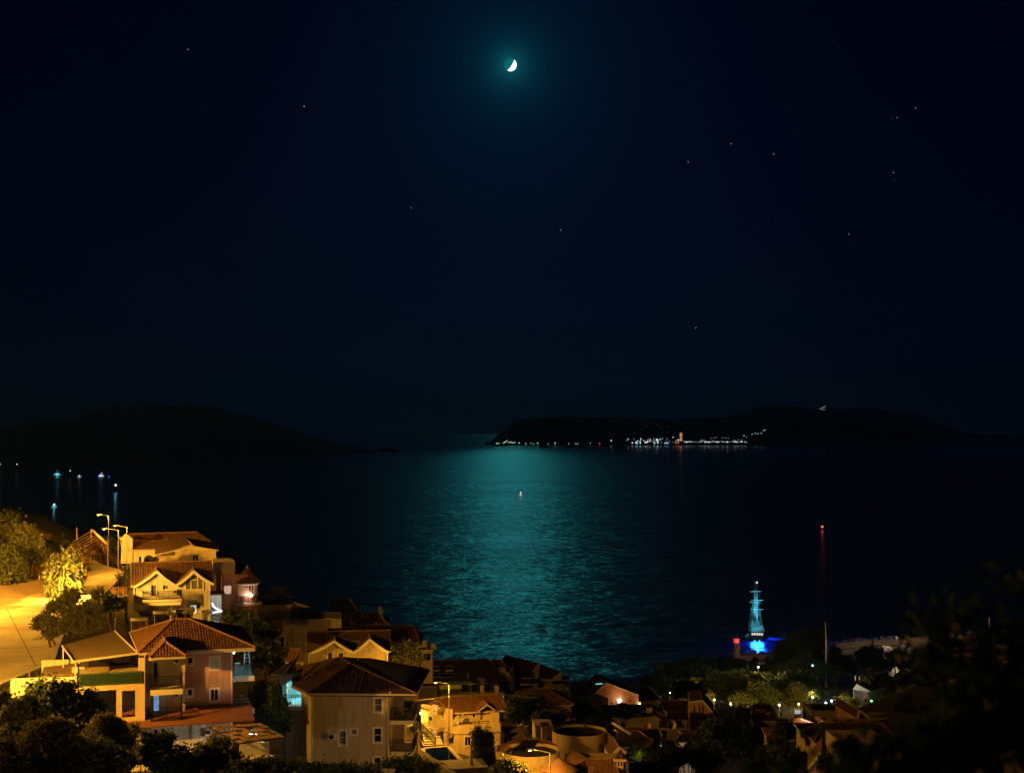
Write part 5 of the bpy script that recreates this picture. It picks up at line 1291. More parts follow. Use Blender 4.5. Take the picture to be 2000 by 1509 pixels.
x1 = f.uz(845, 1270)[0]; zt = f.uz(830, 1270)[1]
h.shell('wall', W_CREAM, 0, x1, 0, 5, -3, zt, front=[f.rect((820,1275,842,1290))]); f.window(f.rect((820,1275,842,1290)), GLASS, cols=2)
h.box('roof_slab', TRIM, -.4, x1+.3, -.5, 5.2, zt+.003, zt+.22); u = f.uz(846, 1265)[0]; h.box('chimney', W_CREAM, u-.35, u+.35, .8, 1.6, zt, f.uz(846, 1257)[1]); u = f.uz(820, 1256)[0]; h.box('roof_room', W_CREAM, u-.5, u+1.0, 2, 4, zt+.22, f.uz(820, 1254)[1])

# ---- second twin-gabled house
h, f, x1, ze, zr = twin_house('twin_gabled_house', 'dim grey beige house with two gables above the big beige house roof', 602, 160, 6, 1310,
    dict(right=758, eave=1272, ridge=1233, gables=[(606,690,653,1250), (692,757,722,1247)], tri=[((704,736),(1254,1261,1281))],
         holes=[((640,1273,650,1290), CURTAIN, 1), ((660,1274,671,1283), CURTAIN, 2)]), W_BEIGE, TILE_D, False)
g = Face(h, 0, 0, R(-90)); MB().lathe([(.55, -.02), (.62, -.02), (.62, .06), (.55, .06)], 20).build('round_niche', TRIM, h.e).location = (-.03, 3.75, zr-1.6)
h.e.children[-1].rotation_euler = (0, R(90), 0)
k, *_ = simple_house('lean_to', 'small tiled lean-to at the foot of the grey beige gable', 157, 6, ((556,1292),(594,1294)), ((566,1268),(588,1268)), 2.5, 4, W_BEIGE, TILE_B, ridge_back=False, cat='lean-to')

# ================================================================== BIG BEIGE HOUSE
h = House('beige_house', 'big plain beige house with dark ribbed roof and cyan lit side porch', 608, 112, -2, P(608, 1503, 112).z)
f = h.front; xr = f.uz(760, 1420)[0]; ze = f.uz(690, 1353)[1]; dep = 11
hr = [(731,1363,746,1389), (730,1421,745,1449), (685,1423,697,1433), (662,1426,676,1454), (730,1478,744,1503)]
ho = [f.rect(r) for r in hr]
mb = MB(); f.panel(mb, 0, xr, -4, ze, ho); Face(h, xr, 0, R(90)).panel(mb, 0, dep, -4, ze, [(.7, 1.7, ze-2.6, ze-.5), (2.2, 3.6, ze-2.6, ze-.5), (.7, 2.2, ze-5.4, ze-3.3)])
zP0, zP1 = f.uz(575, 1389)[1], f.uz(575, 1320)[1]
Lf = Face(h, 0, 0, R(-90)); Lf.panel(mb, -2.6, 0, -4, ze)
mb.build('wall', W_BEIGE, h.e)
for q, c, m in zip(ho, (1, 1, 1, 1, 1), (CURTAIN, GLASS, GLASS, CURTAIN, GLASS)): f.window(q, m, cols=c, rows=2, surround=.13, sill=True)
for q in [(.7, 1.7, ze-2.6, ze-.5), (2.2, 3.6, ze-2.6, ze-.5), (.7, 2.2, ze-5.4, ze-3.3)]: Face(h, xr, 0, R(90)).window(q, GLASS, cols=1, name='balcony_door')
ac_unit(h, f, (641,1430,660,1443), 'dark air conditioner beside the lower door window of the big beige house')
for u in (.12, xr-.12): MB().tube((u, -.07, -3), (u, -.07, ze), .045).build('drainpipe', TRIM, h.e)
# left: slanted side wall, porch recess lit cyan, far wing
fs = h.face(0, 2.6, 0); xl = fs.uz(560, 1350)[0]; fw = h.face(0, 4.6, 0); xw = fw.uz(541, 1340)[0]; xw1 = fw.uz(559.5, 1340)[0]
mb = MB(); xs = h.face(0, 2.6, 0).uz(588, 1350)[0]
mb.poly((xs, 2.6, -4), (0, 0, -4), (0, 0, ze), (xs, 2.6, ze)); q0 = Vector((xs, 2.6, 0)).lerp(Vector((0, 0, 0)), .45)
mb.build('corner_wall', W_BEIGE, h.e)
o = MB(); d_ = (Vector((0, 0, 0)) - Vector((xs, 2.6, 0))).normalized(); n_ = Vector((d_.y, -d_.x, 0))
z0, z1 = f.uz(598, 1385)[1], f.uz(598, 1364)[1]
p = q0 + n_*.03; o.prism([p - d_*.22 + Vector((0, 0, z0)), p + d_*.22 + Vector((0, 0, z0)), p + d_*.22 + Vector((0, 0, z1)), p - d_*.22 + Vector((0, 0, z1))], n_*.03); w = o.build('window', TRIM, h.e)
p = p + n_*.035; MB().poly(p - d_*.14 + Vector((0, 0, z0+.1)), p + d_*.14 + Vector((0, 0, z0+.1)), p + d_*.14 + Vector((0, 0, z1-.1)), p - d_*.14 + Vector((0, 0, z1-.1))).build('pane', GLASS, w)
mb = MB(); fb = h.face(0, 6.2, 0); fb.panel(mb, xw1-.2, 1.5, zP0, ze+.6); Face(h, xs+.25, 0, R(-90)).panel(mb, -6.2, -2.6, zP0-2.5, ze); mb.build('porch_wall', W_WHITE, h.e)
q = fb.rect((576,1344,587,1370)); fb.window((q[0], q[1], zP0+.9, zP0+2.0), LIT_CYAN, out=.05, cols=2)
mb = MB(); fw.panel(mb, xw, xw1, -4, fw.uz(550, 1315)[1]); Face(h, xw1, 0, R(90)).panel(mb, 4.6, 9, -4, fw.uz(550, 1315)[1]); mb.build('wing_wall', W_CREAM, h.e)
q = fw.rect((548,1325,552,1352)); fw.window(q, GLASS, out=.05, cols=1, surround=.1)
h.box('porch_slab', TRIM, xw1-.5, xs+.2, 2.2, 6.2, zP0-.35, zP0); railing(h.e, [(xw1-.45, 4.4, zP0), (xw1-.4, 2.3, zP0), (xs+.1, 2.3, zP0)], 1.0, .13)
h.shell('porch_base', W_GREY, xw1-.3, xs, 2.5, 6.0, -4, zP0-.36)
e = thing('porch_lamp', 'cyan ceiling lamp in the side porch of the beige house', 'ceiling lamp', h.world((xs-.35, 5.0, zP0+2.0)))
MB().lathe([(0, -.1), (.16, -.06), (.18, .0), (0, .03)], 14).build('globe', glow('porch_cyan', (.3, .9, 1), 1.5), e); light(e, 'POINT', (-.1, -.5, -.3), 210, (0.22, 0.85, 0.95), .12)
# roof
fe = h.face(0, -.6, 0); fk = h.face(0, 4.8, 0); fk2 = h.face(0, 6.0, 0)
A = fe.px(600, 1360); B = fe.px(814, 1343); A.z = B.z = ze + .05
K1 = fk.px(685, 1295); K0 = fk2.px(664, 1283); K2 = fk2.px(722, 1290); zk = K0.z; K1.z = zk - .45; K2.z = zk-.25
C = h.face(0, 2.2, 0).px(571, 1337); C.z = ze+.05; C2 = h.face(0, 3.0, 0).px(590, 1331); C2.z = ze+.35
W0 = h.face(0, 4.0, 0).px(528, 1300); W1 = h.face(0, 4.0, 0).px(556, 1320); W0.z = W1.z = fw.uz(545, 1316)[1]+.05
Bk, Bl = Vector((B.x, 11.5, ze)), Vector((W0.x+.5, 11.5, ze))
roof(h, [[A, B, K1], [B, Bk, K2, K1], [C, A, K1], [K1, K2, K0], [C, K1, K0], [Bk, Bl, K0, K2], [Bl, C, K0]], TILE_B, [(A, K1), (B, K1), (K1, K0), (C, A)], .27)
Wt = h.face(0, 8, 0).px(582, 1293); Wt.z = W0.z+.9
roof(h, [[W0, W1, Wt], [W1, Vector((Wt.x, 4.6, W1.z)), Wt]], TILE, [(W1, Wt)], .27, name='wing_roof')
MB().box(A.x+.1, B.x-.1, -.5, -.4, ze-.18, ze-.03).build('gutter', IRON, h.e)
# right balconies
zb = h.face(xr, 1, 0).uz(785, 1403)[1]; xe = h.face(0, .3, 0).uz(807, 1400)[0]
zb2 = zb - 2.75
for z in (zb, zb2):
    h.box('balcony_slab', TRIM, xr+.004, xe, .3, 3.6, z-.35, z); railing(h.e, [(xr+.05, .35, z), (xe-.06, .35, z), (xe-.06, 3.5, z)], 1.05, .14)
h.shell('lower_annex', W_BEIGE, xr+.004, xe-.1, .6, 5, -4, zb2-.37)
chair(h.world((xr+.55, 1.3, zb)), 'chair on the right balcony of the big beige house', BLACK_PL, 25)
e = thing('balcony_table', 'small round table on the right balcony of the big beige house', 'table', h.world((xr+1.15, 1.9, zb)))
MB().lathe([(0, .7), (.38, .7), (.38, .74), (0, .74)], 16).build('top', PLASTIC, e); MB().tube((0, 0, 0), (0, 0, .7), .04).build('leg', IRON, e); MB().lathe([(.25, 0), (.22, .03), (0, .04)], 12).build('base', IRON, e)

street_lamp((-2, 68, 66.5), 71.2, 'added street lamp, unseen on the lower lane, lighting the beige house front', (-1.2, .5), 1300, (1.0, .68, .38), spot=170)  # added out of view to brighten the walls facing the camera
# ================================================================== YELLOW CORNER HOUSE UNDER THE STREET LAMP
D0 = 166
h = House('corner_house', 'yellow lit corner house with roof terrace, orange tiled roof and a few lit windows', 896, D0, 14, P(896, 1472, D0).z)
f = h.front
L = Face(h, 0, 0, R(-52))           # the wall running back to the left
uL = L.uz(823, 1400)[0]; z_c = f.uz(896, 1430)[1]; z_p = f.uz(896, 1415)[1]; uR = f.uz(977, 1430)[0]
zl_top = f.uz(896, 1394)[1]
fh = [f.rect((908,1438,920,1456)), f.rect((952,1440,962,1458))]
lh = [L.rect(r) for r in [(829,1404,835,1423), (846.5,1412,851.5,1430), (862,1425,867,1443), (880,1436,886,1452)]]
l2 = [L.rect(r) for r in [(846,1377,852,1393), (863,1387,868,1403)]]
mb = MB(); f.panel(mb, 0, uR, -3, z_c, fh); L.panel(mb, uL, 0, -3, z_c, lh)
L.panel(mb, uL, L.uz(884, 1400)[0], z_c, z_c+2.9, l2)
mb.build('wall', W_YELLOW, h.e)
for q in fh: f.window(q, GLASS, cols=2, surround=.1)
for i, q in enumerate(lh): L.window(q, (LIT_WARM, LIT_WHITE, GLASS, GLASS)[i], cols=2, surround=.1)
for i, q in enumerate(l2): L.window(q, (LIT_WARM, GLASS)[i], cols=2, surround=.1)
for q in (l2[1], lh[2], lh[3]):
    a, b = L.pt(q[0]-.2, q[3]+.35, .03), L.pt(q[1]+.2, q[3]+.35, .03); o_ = L.pt(0, 0, .7) - L.pt(0, 0, 0)
    MB().prism([a, b, b + o_ - Vector((0, 0, .45)), a + o_ - Vector((0, 0, .45))], (0, 0, .05)).build('window_hood', AWNING, h.e)
# terrace parapet with a moulding, running round the corner
pm = MB(); f.bx(pm, -.06, uR, z_c+.02, z_p, -.2, .06); pm.build('parapet', W_YELLOW, h.e)
pm = MB(); L.bx(pm, uL*.62, .0, z_c+.02, z_p, -.2, .055); pm.build('parapet', W_YELLOW, h.e)
for fc, a, b in ((f, -.15, uR+.1), (L, uL-.1, .1)):
    pm = MB(); fc.bx(pm, a, b, z_c-.14, z_c-.02, -.05, .16); pm.build('moulding', TRIM, h.e)
MB().poly((0, 0, z_c+.03), (uR, 0, z_c+.03), (uR, 8, z_c+.03), (-3, 8, z_c+.03)).poly((-3, 3.9, z_c+.031), (0, 0, z_c+.031), (-3, 8, z_c+.031)).build('terrace_floor', CONC, h.e)
# set-back upper storey
yb = 2.0; u = h.face(0, yb, 0); x0, x1 = u.uz(880, 1400)[0], u.uz(972, 1400)[0]; zr_ = u.uz(925, 1389)[1]
uh = [u.rect((923,1391,929,1401)), u.rect((938,1392,945,1406))]
h.shell('upper_wall', W_YELLOW, x0-.2, x1, yb, 8, z_c, zr_, front=uh)
u.window(uh[0], GLASS, cols=1); u.window(uh[1], mat('wood_door', (.25, .14, .07), .6), cols=1, name='door')
h.box('stair_box', W_YELLOW, u.uz(957, 1400)[0], u.uz(971, 1400)[0], yb-1.2, yb-.01, z_c+.04, u.uz(964, 1387)[1])
ac_unit(h, u, (894,1391,905,1397), 'air conditioner on the terrace wall of the yellow corner house')
ac_unit(h, L, (841,1395,849,1408), 'air conditioner hung on the street side of the yellow corner house')
# roof
E0 = h.face(0, yb-.5, 0).px(879, 1390); E1 = h.face(0, yb-.5, 0).px(1000, 1381); E0.z = E1.z = zr_+.02
rk = h.face(0, 6.5, 0); K0, K1 = rk.px(852, 1365), rk.px(968, 1354); K0.z = K1.z = (K0.z+K1.z)/2
W0 = L.px(824, 1365); W0.z = zr_ + .5; N0 = Vector((K0.x-3.4, 9.5, zr_+.5))
roof(h, [[E0, E1, K1, K0], [Vector((W0.x-.2, W0.y, zr_)), E0, K0], [E1, Vector((E1.x+.5, 11, zr_)), K1], [Vector((E1.x+.5, 11, zr_)), Vector((W0.x, 11, zr_)), K0, K1]], TILE, [(E0, K0), (K0, K1), (E1, K1)], .30)
pk = h.face(0, 1.4, 0).px(950, 1374); s_ = 1.1
roof(h, [[(pk.x-s_, 3.5, pk.z-.8), (pk.x-s_, 1.0, pk.z-.8), (pk.x, 1.0, pk.z), (pk.x, 3.5, pk.z)], [(pk.x+s_, 1.0, pk.z-.8), (pk.x+s_, 3.5, pk.z-.8), (pk.x, 3.5, pk.z), (pk.x, 1.0, pk.z)]], TILE, [((pk.x, 1.0, pk.z), (pk.x, 3.5, pk.z))], .28, name='dormer_roof')
for px, lab, yw in ((892, 'large tilted satellite dish on the terrace parapet of the yellow corner house', -40), (911, 'dark satellite dish beside the big one on the yellow terrace', -30)):
    q = h.face(0, .6, 0).px(px, 1412); dish(h.world((q.x, .6, z_p-.9)), lab, .62 if px < 900 else .5, yw, 50, None if px < 900 else mat('dark_dish', (0.08, 0.075, 0.07), 0.6, 0.2, 3), 1.1)
railing(h.e, [(0.1, -.1, z_p), (uR*.75, -.1, z_p)], .35, .5, IRON, .01, name='terrace_rail')
# right wing with the dark awning
k = h.face(0, 3.4, 0); a0, a1 = k.uz(977, 1440)[0], k.uz(1030, 1440)[0]
hq = k.rect((984,1437,1010,1458)); h.shell('wing_wall', W_YELLOW, a0, a1, 3.4, 9, -3, k.uz(1000, 1408)[1], front=[hq]); k.window(hq, GLASS, cols=3)
t0, t1 = k.uz(977, 1422)[0], k.uz(1022, 1422)[0]; za = k.uz(1000, 1418)[1]
MB().prism([(t0, 3.38, za), (t1, 3.38, za), (t1+.4, 1.2, za-1.1), (t0+.6, 1.2, za-1.1)], (0, 0, .05)).build('awning', mat('dark_awning', (.10, .07, .05), .9, .2), h.e)
# ---- its street lamp, and the landing with railings below
a = P(877, 1335, 158); b = P(877, 1458, 158)
street_lamp((a.x, a.y, b.z-1), a.z, 'street lamp with long bright pole in front of the yellow corner house', (-1.35, -.15), 10000, spot=168)
lh_ = House('stair_landing', 'stone landing with iron railings beside the yellow corner house', 826, 156, 8, P(845, 1462, 156).z - 3, cat='landing'); q = lh_.front
x1 = q.uz(866, 1455)[0]; z = q.uz(845, 1455)[1]
lh_.shell('base', STONE, 0, x1, 0, 5, -1, z); railing(lh_.e, [(x1*.62, 0, z), (x1, 0, z)], 1.0, .16, r=.02); railing(lh_.e, [(x1*.62, 0, z), (0, 4.5, z+.9)], 1.0, .16, r=.02); railing(lh_.e, [(x1, 0, z), (x1, 4, z)], 1.0, .16)
for i in range(6): lh_.box('step', CONC, .2, x1*.5, .4+.75*i, .4+.75*(i+1), z+.003, z+.15*(i+1))
al = House('alley_wall', 'bright orange lit low wall along the alley between the beige and yellow houses', 800, 172, 10, P(800, 1452, 172).z-1, cat='wall'); q = al.front
mb = MB(); q.panel(mb, 0, q.uz(832, 1440)[0], -2, q.uz(815, 1440)[1]); mb.build('wall', W_YELLOW, al.e); al.box('coping', TRIM, -.05, q.uz(832, 1440)[0], -.05, .3, q.uz(815, 1440)[1], q.uz(815, 1440)[1]+.1)
pv = [PZ(px, py, 50.2) for px, py in ((786,1432),(830,1428),(846,1462),(800,1470))]
MB().poly(*pv).build('alley_paving', ROAD)['kind'] = 'structure'
# parked car in the alley
def car(p, label, paint, yaw, group='parked cars'):
    e = thing('parked_car', label, 'car', p, R(yaw), group); w = .85
    pr = [(-2.05, .35), (-2.1, .75), (-1.7, .88), (-1.05, 1.38), (.55, 1.42), (1.15, .95), (1.95, .82), (2.1, .6), (2.05, .32)]
    MB().prism([(x, -w, z) for x, z in pr], (0, 2*w, 0)).build('body', paint, e)
    for s in (-1, 1):
        MB().prism([(-1.5, s*(w+.005), .92), (-1.0, s*(w+.005), 1.32), (.45, s*(w+.005), 1.35), (.95, s*(w+.005), .95)], (0, .01*s, 0)).build('side_window', GLASS, e)
    MB().prism([(.62, -.7, 1.40), (.62, .7, 1.40), (1.14, .76, .98), (1.14, -.76, .98)], (.012, 0, .012)).build('windscreen', GLASS, e)
    MB().prism([(-1.10, -.7, 1.36), (-1.10, .7, 1.36), (-1.68, .74, .92), (-1.68, -.74, .92)], (-.012, 0, .012)).build('rear_window', GLASS, e)
    for x in (-1.3, 1.3):
        for s in (-1, 1):
            o = MB().lathe([(.0, -.1), (.2, -.1), (.31, -.09), (.33, 0), (.31, .09), (.2, .1), (0, .1)], 16).build('wheel', BLACK_PL, e); o.location = (x, s*(w-.05), .33); o.rotation_euler = (R(90), 0, 0)
    for s in (-1, 1):
        MB().box(2.03, 2.1, s*.6-.15, s*.6+.15, .6, .72).build('headlight', PLASTIC, e); MB().box(-2.12, -2.06, s*.6-.15, s*.6+.15, .62, .75).build('tail_light', mat('red_lens', (.4, .02, .02), .3, 0), e)
    return e
WHITE_P = mat('white_car_paint', (.7, .7, .7), .3, .03); GREY_P = mat('grey_car_paint', (.2, .2, .21), .3, .03); BLUE_P = mat('blue_car_paint', (.05, .09, .2), .3, .03)
car(PZ(793, 1426, 50.4), 'pale car parked in the narrow alley beside the big beige house', WHITE_P, 75)
e = thing('alley_lamp', 'orange lamp on a short post at the end of the narrow alley', 'lamp', PZ(822, 1432, 50.2)); MB().tube((0, 0, -.3), (0, 0, 2.6), .05).build('post', IRON, e); MB().lathe([(0, 2.5), (.14, 2.6), (.14, 2.8), (0, 2.9)], 10).build('globe', BULB_O, e); light(e, 'POINT', (-.4, -.5, 2.6), 500, SODIUM, .15)

# ================================================================== DARK ROOFS AND WHITE GABLES BETWEEN IT AND THE SEA
h, f, a, b, c, d = simple_house('long_roof_house', 'long house with nearly black roof carrying three skylights and solar panels', 206, 10, ((800,1344),(1000,1332)), ((776,1296),(954,1284)), 2.6, 13, W_GREY, TILE_D, pitch=.36)
for px in (822, 850, 877):
    q = on_plane((a, b, c), px, 1307, h); u = (b-a).normalized(); v = ((d-a) - u*((d-a).dot(u))).normalized(); n = u.cross(v)
    Q = [q - u*.62 - v*.55, q + u*.62 - v*.55, q + u*.62 + v*.55, q - u*.62 + v*.55]; mb = MB()
    for s, e_ in zip(Q, Q[1:] + Q[:1]): mb.bar(s + n*.2, e_ + n*.2, .12, .25)
    o = mb.build('skylight', STEEL, h.e); MB().poly(*[p + n*.25 for p in Q]).build('pane', GLASS if px > 830 else LIT_CYAN if False else SOLAR, o)
    if px == 822: MB().prism([p + n*.3 for p in (Q[2]*.9+Q[1]*.1, Q[3]*.9+Q[0]*.1, Q[3], Q[2])], n*.02).build('lit_edge', LIT_CYAN, o)
for i, px in enumerate((803, 832, 861)):
    q = on_plane((a, b, c), px+12, 1322, h); e = thing('solar_collector', ('leftmost flat solar panel', 'middle flat solar panel', 'rightmost flat solar panel')[i] + ' below the skylights of the long black roof', 'solar panel', h.world(q + n*.3), h.yaw, 'flat solar panels')
    Q = [-u*1.15 - v*.5, u*1.15 - v*.5, u*1.15 + v*.5, -u*1.15 + v*.5]; MB().prism(Q, n*.07).build('collector', SOLAR, e); mb = MB()
    for s, e_ in zip(Q, Q[1:] + Q[:1]): mb.bar(s + n*.07, e_ + n*.07, .05, .07)
    mb.build('collector_frame', STEEL, e)
q = on_plane((a, b, c), 912, 1328, h); e = thing('satellite_dish', 'pale satellite dish seen edge on, on the long black roof', 'satellite dish', h.world(q), 0, 'satellite dishes on the roofs'); o = MB().lathe([(0, 0), (.3, .04), (.55, .14)], 18).build('reflector', DISH, e, True); o.rotation_euler = (R(75), 0, R(70)); o.location = (0, 0, .8); MB().tube((0, 0, -.2), (0, 0, .8), .03).build('post', STEEL, e)
q = on_plane((a, b, c), 939, 1334, h); MB().box(q.x-.55, q.x+.55, q.y-.3, q.y+.4, q.z-.4, q.z+.95).build('chimney', CONC, h.e)
# solar rows on the lower flat roof, teal lit wall
h = House('flat_roof_block', 'low flat roofed block with tilted solar panels and a teal lit wall', 862, 190, 8, P(862, 1360, 190).z - 3); f = h.front; x1 = f.uz(985, 1350)[0]; zt = f.uz(920, 1354)[1]
h.shell('wall', W_GREY, 0, x1, 0, 8, -3, zt); q = f.rect((863,1343,930,1352)); h.shell('roof_room', W_WHITE, q[0], q[1], 4, 7, zt+.002, q[3]-.3)
for i, px in enumerate((908, 925, 943)):
    e = thing('solar_collector', ('tilted solar panel next to the teal lit wall', 'tilted solar panel between two others over the corner house roof', 'tilted solar panel beside the two chimneys over the corner house roof')[i], 'solar panel', h.world((f.uz(px, 1355)[0], 1.2, zt)), h.yaw, 'tilted solar panels'); Q = [Vector(p) for p in ((-.55, -.9, .15), (.55, -.9, .15), (.85, .7, 1.1), (-.25, .7, 1.1))]
    MB().prism(Q, (0, .03, -.05)).build('collector', SOLAR, e); mb = MB()
    for s, e_ in zip(Q, Q[1:] + Q[:1]): mb.bar(s, e_, .06, .08)
    mb.build('collector_frame', STEEL, e); MB().bar((.2, .6, 0), (.3, .7, 1.05), .05).build('stand', STEEL, e)
for px, w in ((942, .5), (971, .6)):
    u, z = f.uz(px, 1352); mb = MB(); mb.box(u-w/2, u+w/2, .3, .9, zt, z+.9); mb.box(u-w/2-.1, u+w/2+.1, .2, 1.0, z+.9, z+1.0); mb.build('chimney', W_CREAM, h.e)
# white gabled terrace by the sea
def gable_white(lab, D, yaw, wl, pk, wr, base, dep, wall, tile, extra=None):
    "house showing a gable wall: wall left/right eave pixels and the peak pixel; the roof runs back"
    h = House('gabled_house', lab, wl[0], D, yaw, P(wl[0], base, D).z); f = h.front
    a, b, k = f.px(*wl), f.px(*wr), f.px(*pk)
    mb = MB(); z0 = min(a.z, b.z); f.panel(mb, a.x, b.x, -4, z0); mb.pts([(a.x, 0, z0), (b.x, 0, z0), (b.x, 0, b.z), (k.x, 0, k.z), (a.x, 0, a.z)], [(0,1,2,3,4)])
    Face(h, b.x, 0, R(90)).panel(mb, 0, dep, -4, b.z); Face(h, a.x, 0, R(-90)).panel(mb, -dep, 0, -4, a.z); mb.build('wall', wall, h.e)
    v = Vector((0, dep, 0)); o = Vector((0, -.25, 0)); up = Vector((0, 0, .08))
    roof(h, [[a + v + up, a + o + up, k + o + up, k + v + up], [b + o + up, b + v + up, k + v + up, k + o + up]], tile, [(k + o + up, k + v + up)], .33)
    for p in (a, b): MB().bar(p + o + up*2, k + o + up*2, .16, .26).build('barge_board', TRIM, h.e)
    return h, f, a, b, k
h, f, a, b, c, d = simple_house('gabled_house', 'brown roof ending in a white sloping edge with two dishes, by the sea', 214, 12, ((960,1322),(1001,1316)), ((963,1291),(976,1285)), 3, 7, W_WHITE, TILE_B, barge='r')
for px, py, lab, r in ((980, 1309, 'big white satellite dish on the white sloping roof edge', .62), (990, 1319, 'white satellite dish with visible ribs below the bigger one', .6)): p = P(px, py, 211); dish(p - Vector((0, 0, .7)), lab, r, 20, 72, None, .7)
h, f, a, b, k = gable_white('white house with tall narrow gable wall and black roof by the sea', 224, 35, (1037,1318), (1050,1296), (1053,1303), 1345, 10, W_WHITE, TILE_D)
simple_house('gabled_house', 'black tiled roof left of the tall white gable by the sea', 222, 8, ((1003,1322),(1040,1325)), ((1003,1296),(1046,1298)), 3, 8, W_WHITE, TILE_D)
def round_porch(lab, px, py, D, rpx):
    r = rpx/F*D; p = P(px, py, D); e = thing('round_porch', lab, 'porch', p - Vector((0, 0, 2.6)), 0, 'round porches of the white houses')
    MB().lathe([(0, 2.75), (r*.7, 2.68), (r, 2.5), (r, 2.4), (0, 2.38)], 24).build('roof', TILE_D, e); MB().lathe([(r*.9, -2), (r*.9, .9), (r*.82, .9), (r*.82, -2)], 24).build('parapet', W_WHITE, e)
    MB().lathe([(r*.98, 2.1), (r*1.0, 2.39), (r*.8, 2.39), (r*.8, 2.1)], 24).build('beam', W_WHITE, e)
    for k in range(6): a = math.pi + math.pi*k/5; MB().bar((r*.85*math.cos(a), r*.85*math.sin(a), .8), (r*.85*math.cos(a), r*.85*math.sin(a), 2.2), .2).build('post', W_WHITE, e)
round_porch('large round porch with black roof below the tall white gable', 1032, 1329, 217, 20)
round_porch('small round porch right of the tall white gable', 1069, 1321, 222, 13)
round_porch('lowest round porch at the edge of the white houses', 1090, 1331, 220, 13)
round_porch('seaward round porch nearest the water', 1103, 1322, 226, 11)
gable_white('white house end with slanting black roof beside the round porches', 221, 25, (1066,1337), (1095,1313), (1097,1318), 1355, 8, W_WHITE, TILE_D)
# brown roofed house right of the corner house
h, f, a, b, c, d = simple_house('brown_roof_house', 'low house with wide brown hipped roof and pinkish wall right of the corner house', 192, 10, ((1010,1382),(1121,1373)), ((1022,1347),(1068,1345)), 3, 10, W_PINK, TILE, front=[((1092,1386,1099,1393), GLASS, 1), ((1062,1380,1070,1394), GLASS, 1)])
# ================================================================== ROUND WALLED HOUSES AND ROOFS, LOWER CENTRE
def rotunda(lab, px, D, rpx, top_py, bot_py, yaw=0):
    r = rpx/F*D; t = P(px, top_py, D); zb = P(px, bot_py, D).z; e = thing('round_terrace', lab, 'round terrace', Vector((t.x, t.y + r, zb)), yaw)
    H = t.z - zb
    MB().lathe([(r*.96, -2.5), (r, H), (r*.955, H), (r*.94, H-.25)], 48).build('drum_wall', W_YELLOW, e, False)
    MB().lathe([(0, H-1.5), (r*.94, H-1.5), (r*.94, H-.25)], 48).build('inner_lining', mat('shaded_hollow_tone', (.05, .045, .04), .95, .3), e)  # the dark colour paints in the shade of the hollow drum
    return e, r, H
e, r, H = rotunda('large round drum shaped terrace wall with dark hollow top', 1135, 122, 55, 1438, 1476)
e2, r2, H2 = rotunda('lower round terrace wall with tiles and open top behind the lamp pole', 1036, 108, 60, 1478, 1530)
# tiled band round the back of the lower drum, cut by glass panels
mb = MB(); n = 30
for i in range(n):
    a0, a1 = R(20) + R(190)*i/n, R(20) + R(190)*(i+1)/n
    p = lambda a, k, z: (r2*k*math.cos(a), r2*k*math.sin(a), z)
    mb.poly(p(a0, 1.0, H2+.02), p(a1, 1.0, H2+.02), p(a1, .72, H2+.5), p(a0, .72, H2+.5)); mb.tube(p(a0, 1.0, H2+.05), p(a0, .72, H2+.53), .06, n=5)
mb.build('tile_ring', TILE, e2)
for k in range(3): MB().prism([(-r2*.5+.5*k, r2*.1, H2-.2), (-r2*.5+.42+.5*k, r2*.1, H2-.2), (-r2*.2+.42+.5*k, r2*.75, H2+.35), (-r2*.2+.5*k, r2*.75, H2+.35)], (0, 0, .05)).build('glass_panel', GLASS, e2)
# tiled roofs sweeping between the drums
k = e.location; h = House('valley_roof_house', 'low house whose brown tiled roofs sweep round the drum shaped terrace', 1040, 122, 4, P(1040, 1500, 122).z)
f = h.front; g = h.face(0, 5, 0)
def R4(h, pts, m=TILE, name='roof', pitch=.28):
    "one roof plane from four (px,py,local y)"
    v = [h.face(0, y, 0).px(px, py) for px, py, y in pts]
    return roof(h, [v[:3], [v[0], v[2], v[3]]] if len(v) == 4 else [v], m, [], pitch, name)
R4(h, [(970,1466,2),(1046,1447,2),(1045,1440,5.5),(972,1456,5.5)], TILE)
R4(h, [(1052,1452,1.5),(1098,1462,1.0),(1088,1440,6),(1048,1443,6)], TILE_B)
R4(h, [(1100,1509,-3),(1180,1492,-3),(1170,1472,1),(1104,1462,1)], TILE_B)
h.shell('wall', W_YELLOW, g.uz(1048, 1450)[0], g.uz(1084, 1450)[0], 6.2, 10, -3, h.face(0, 6.2, 0).uz(1060, 1420)[1])
o = h.box('chimney', W_YELLOW, f.uz(1066, 1430)[0], f.uz(1078, 1430)[0], 4.2, 4.9, -2, h.face(0, 4.2, 0).uz(1070, 1417)[1]); z = h.face(0, 4.2, 0).uz(1070, 1417)[1]
MB().box(f.uz(1064, 1430)[0], f.uz(1081, 1430)[0], 4.05, 5.05, z+.003, z+.2).build('chimney_cap', TILE_B, h.e)
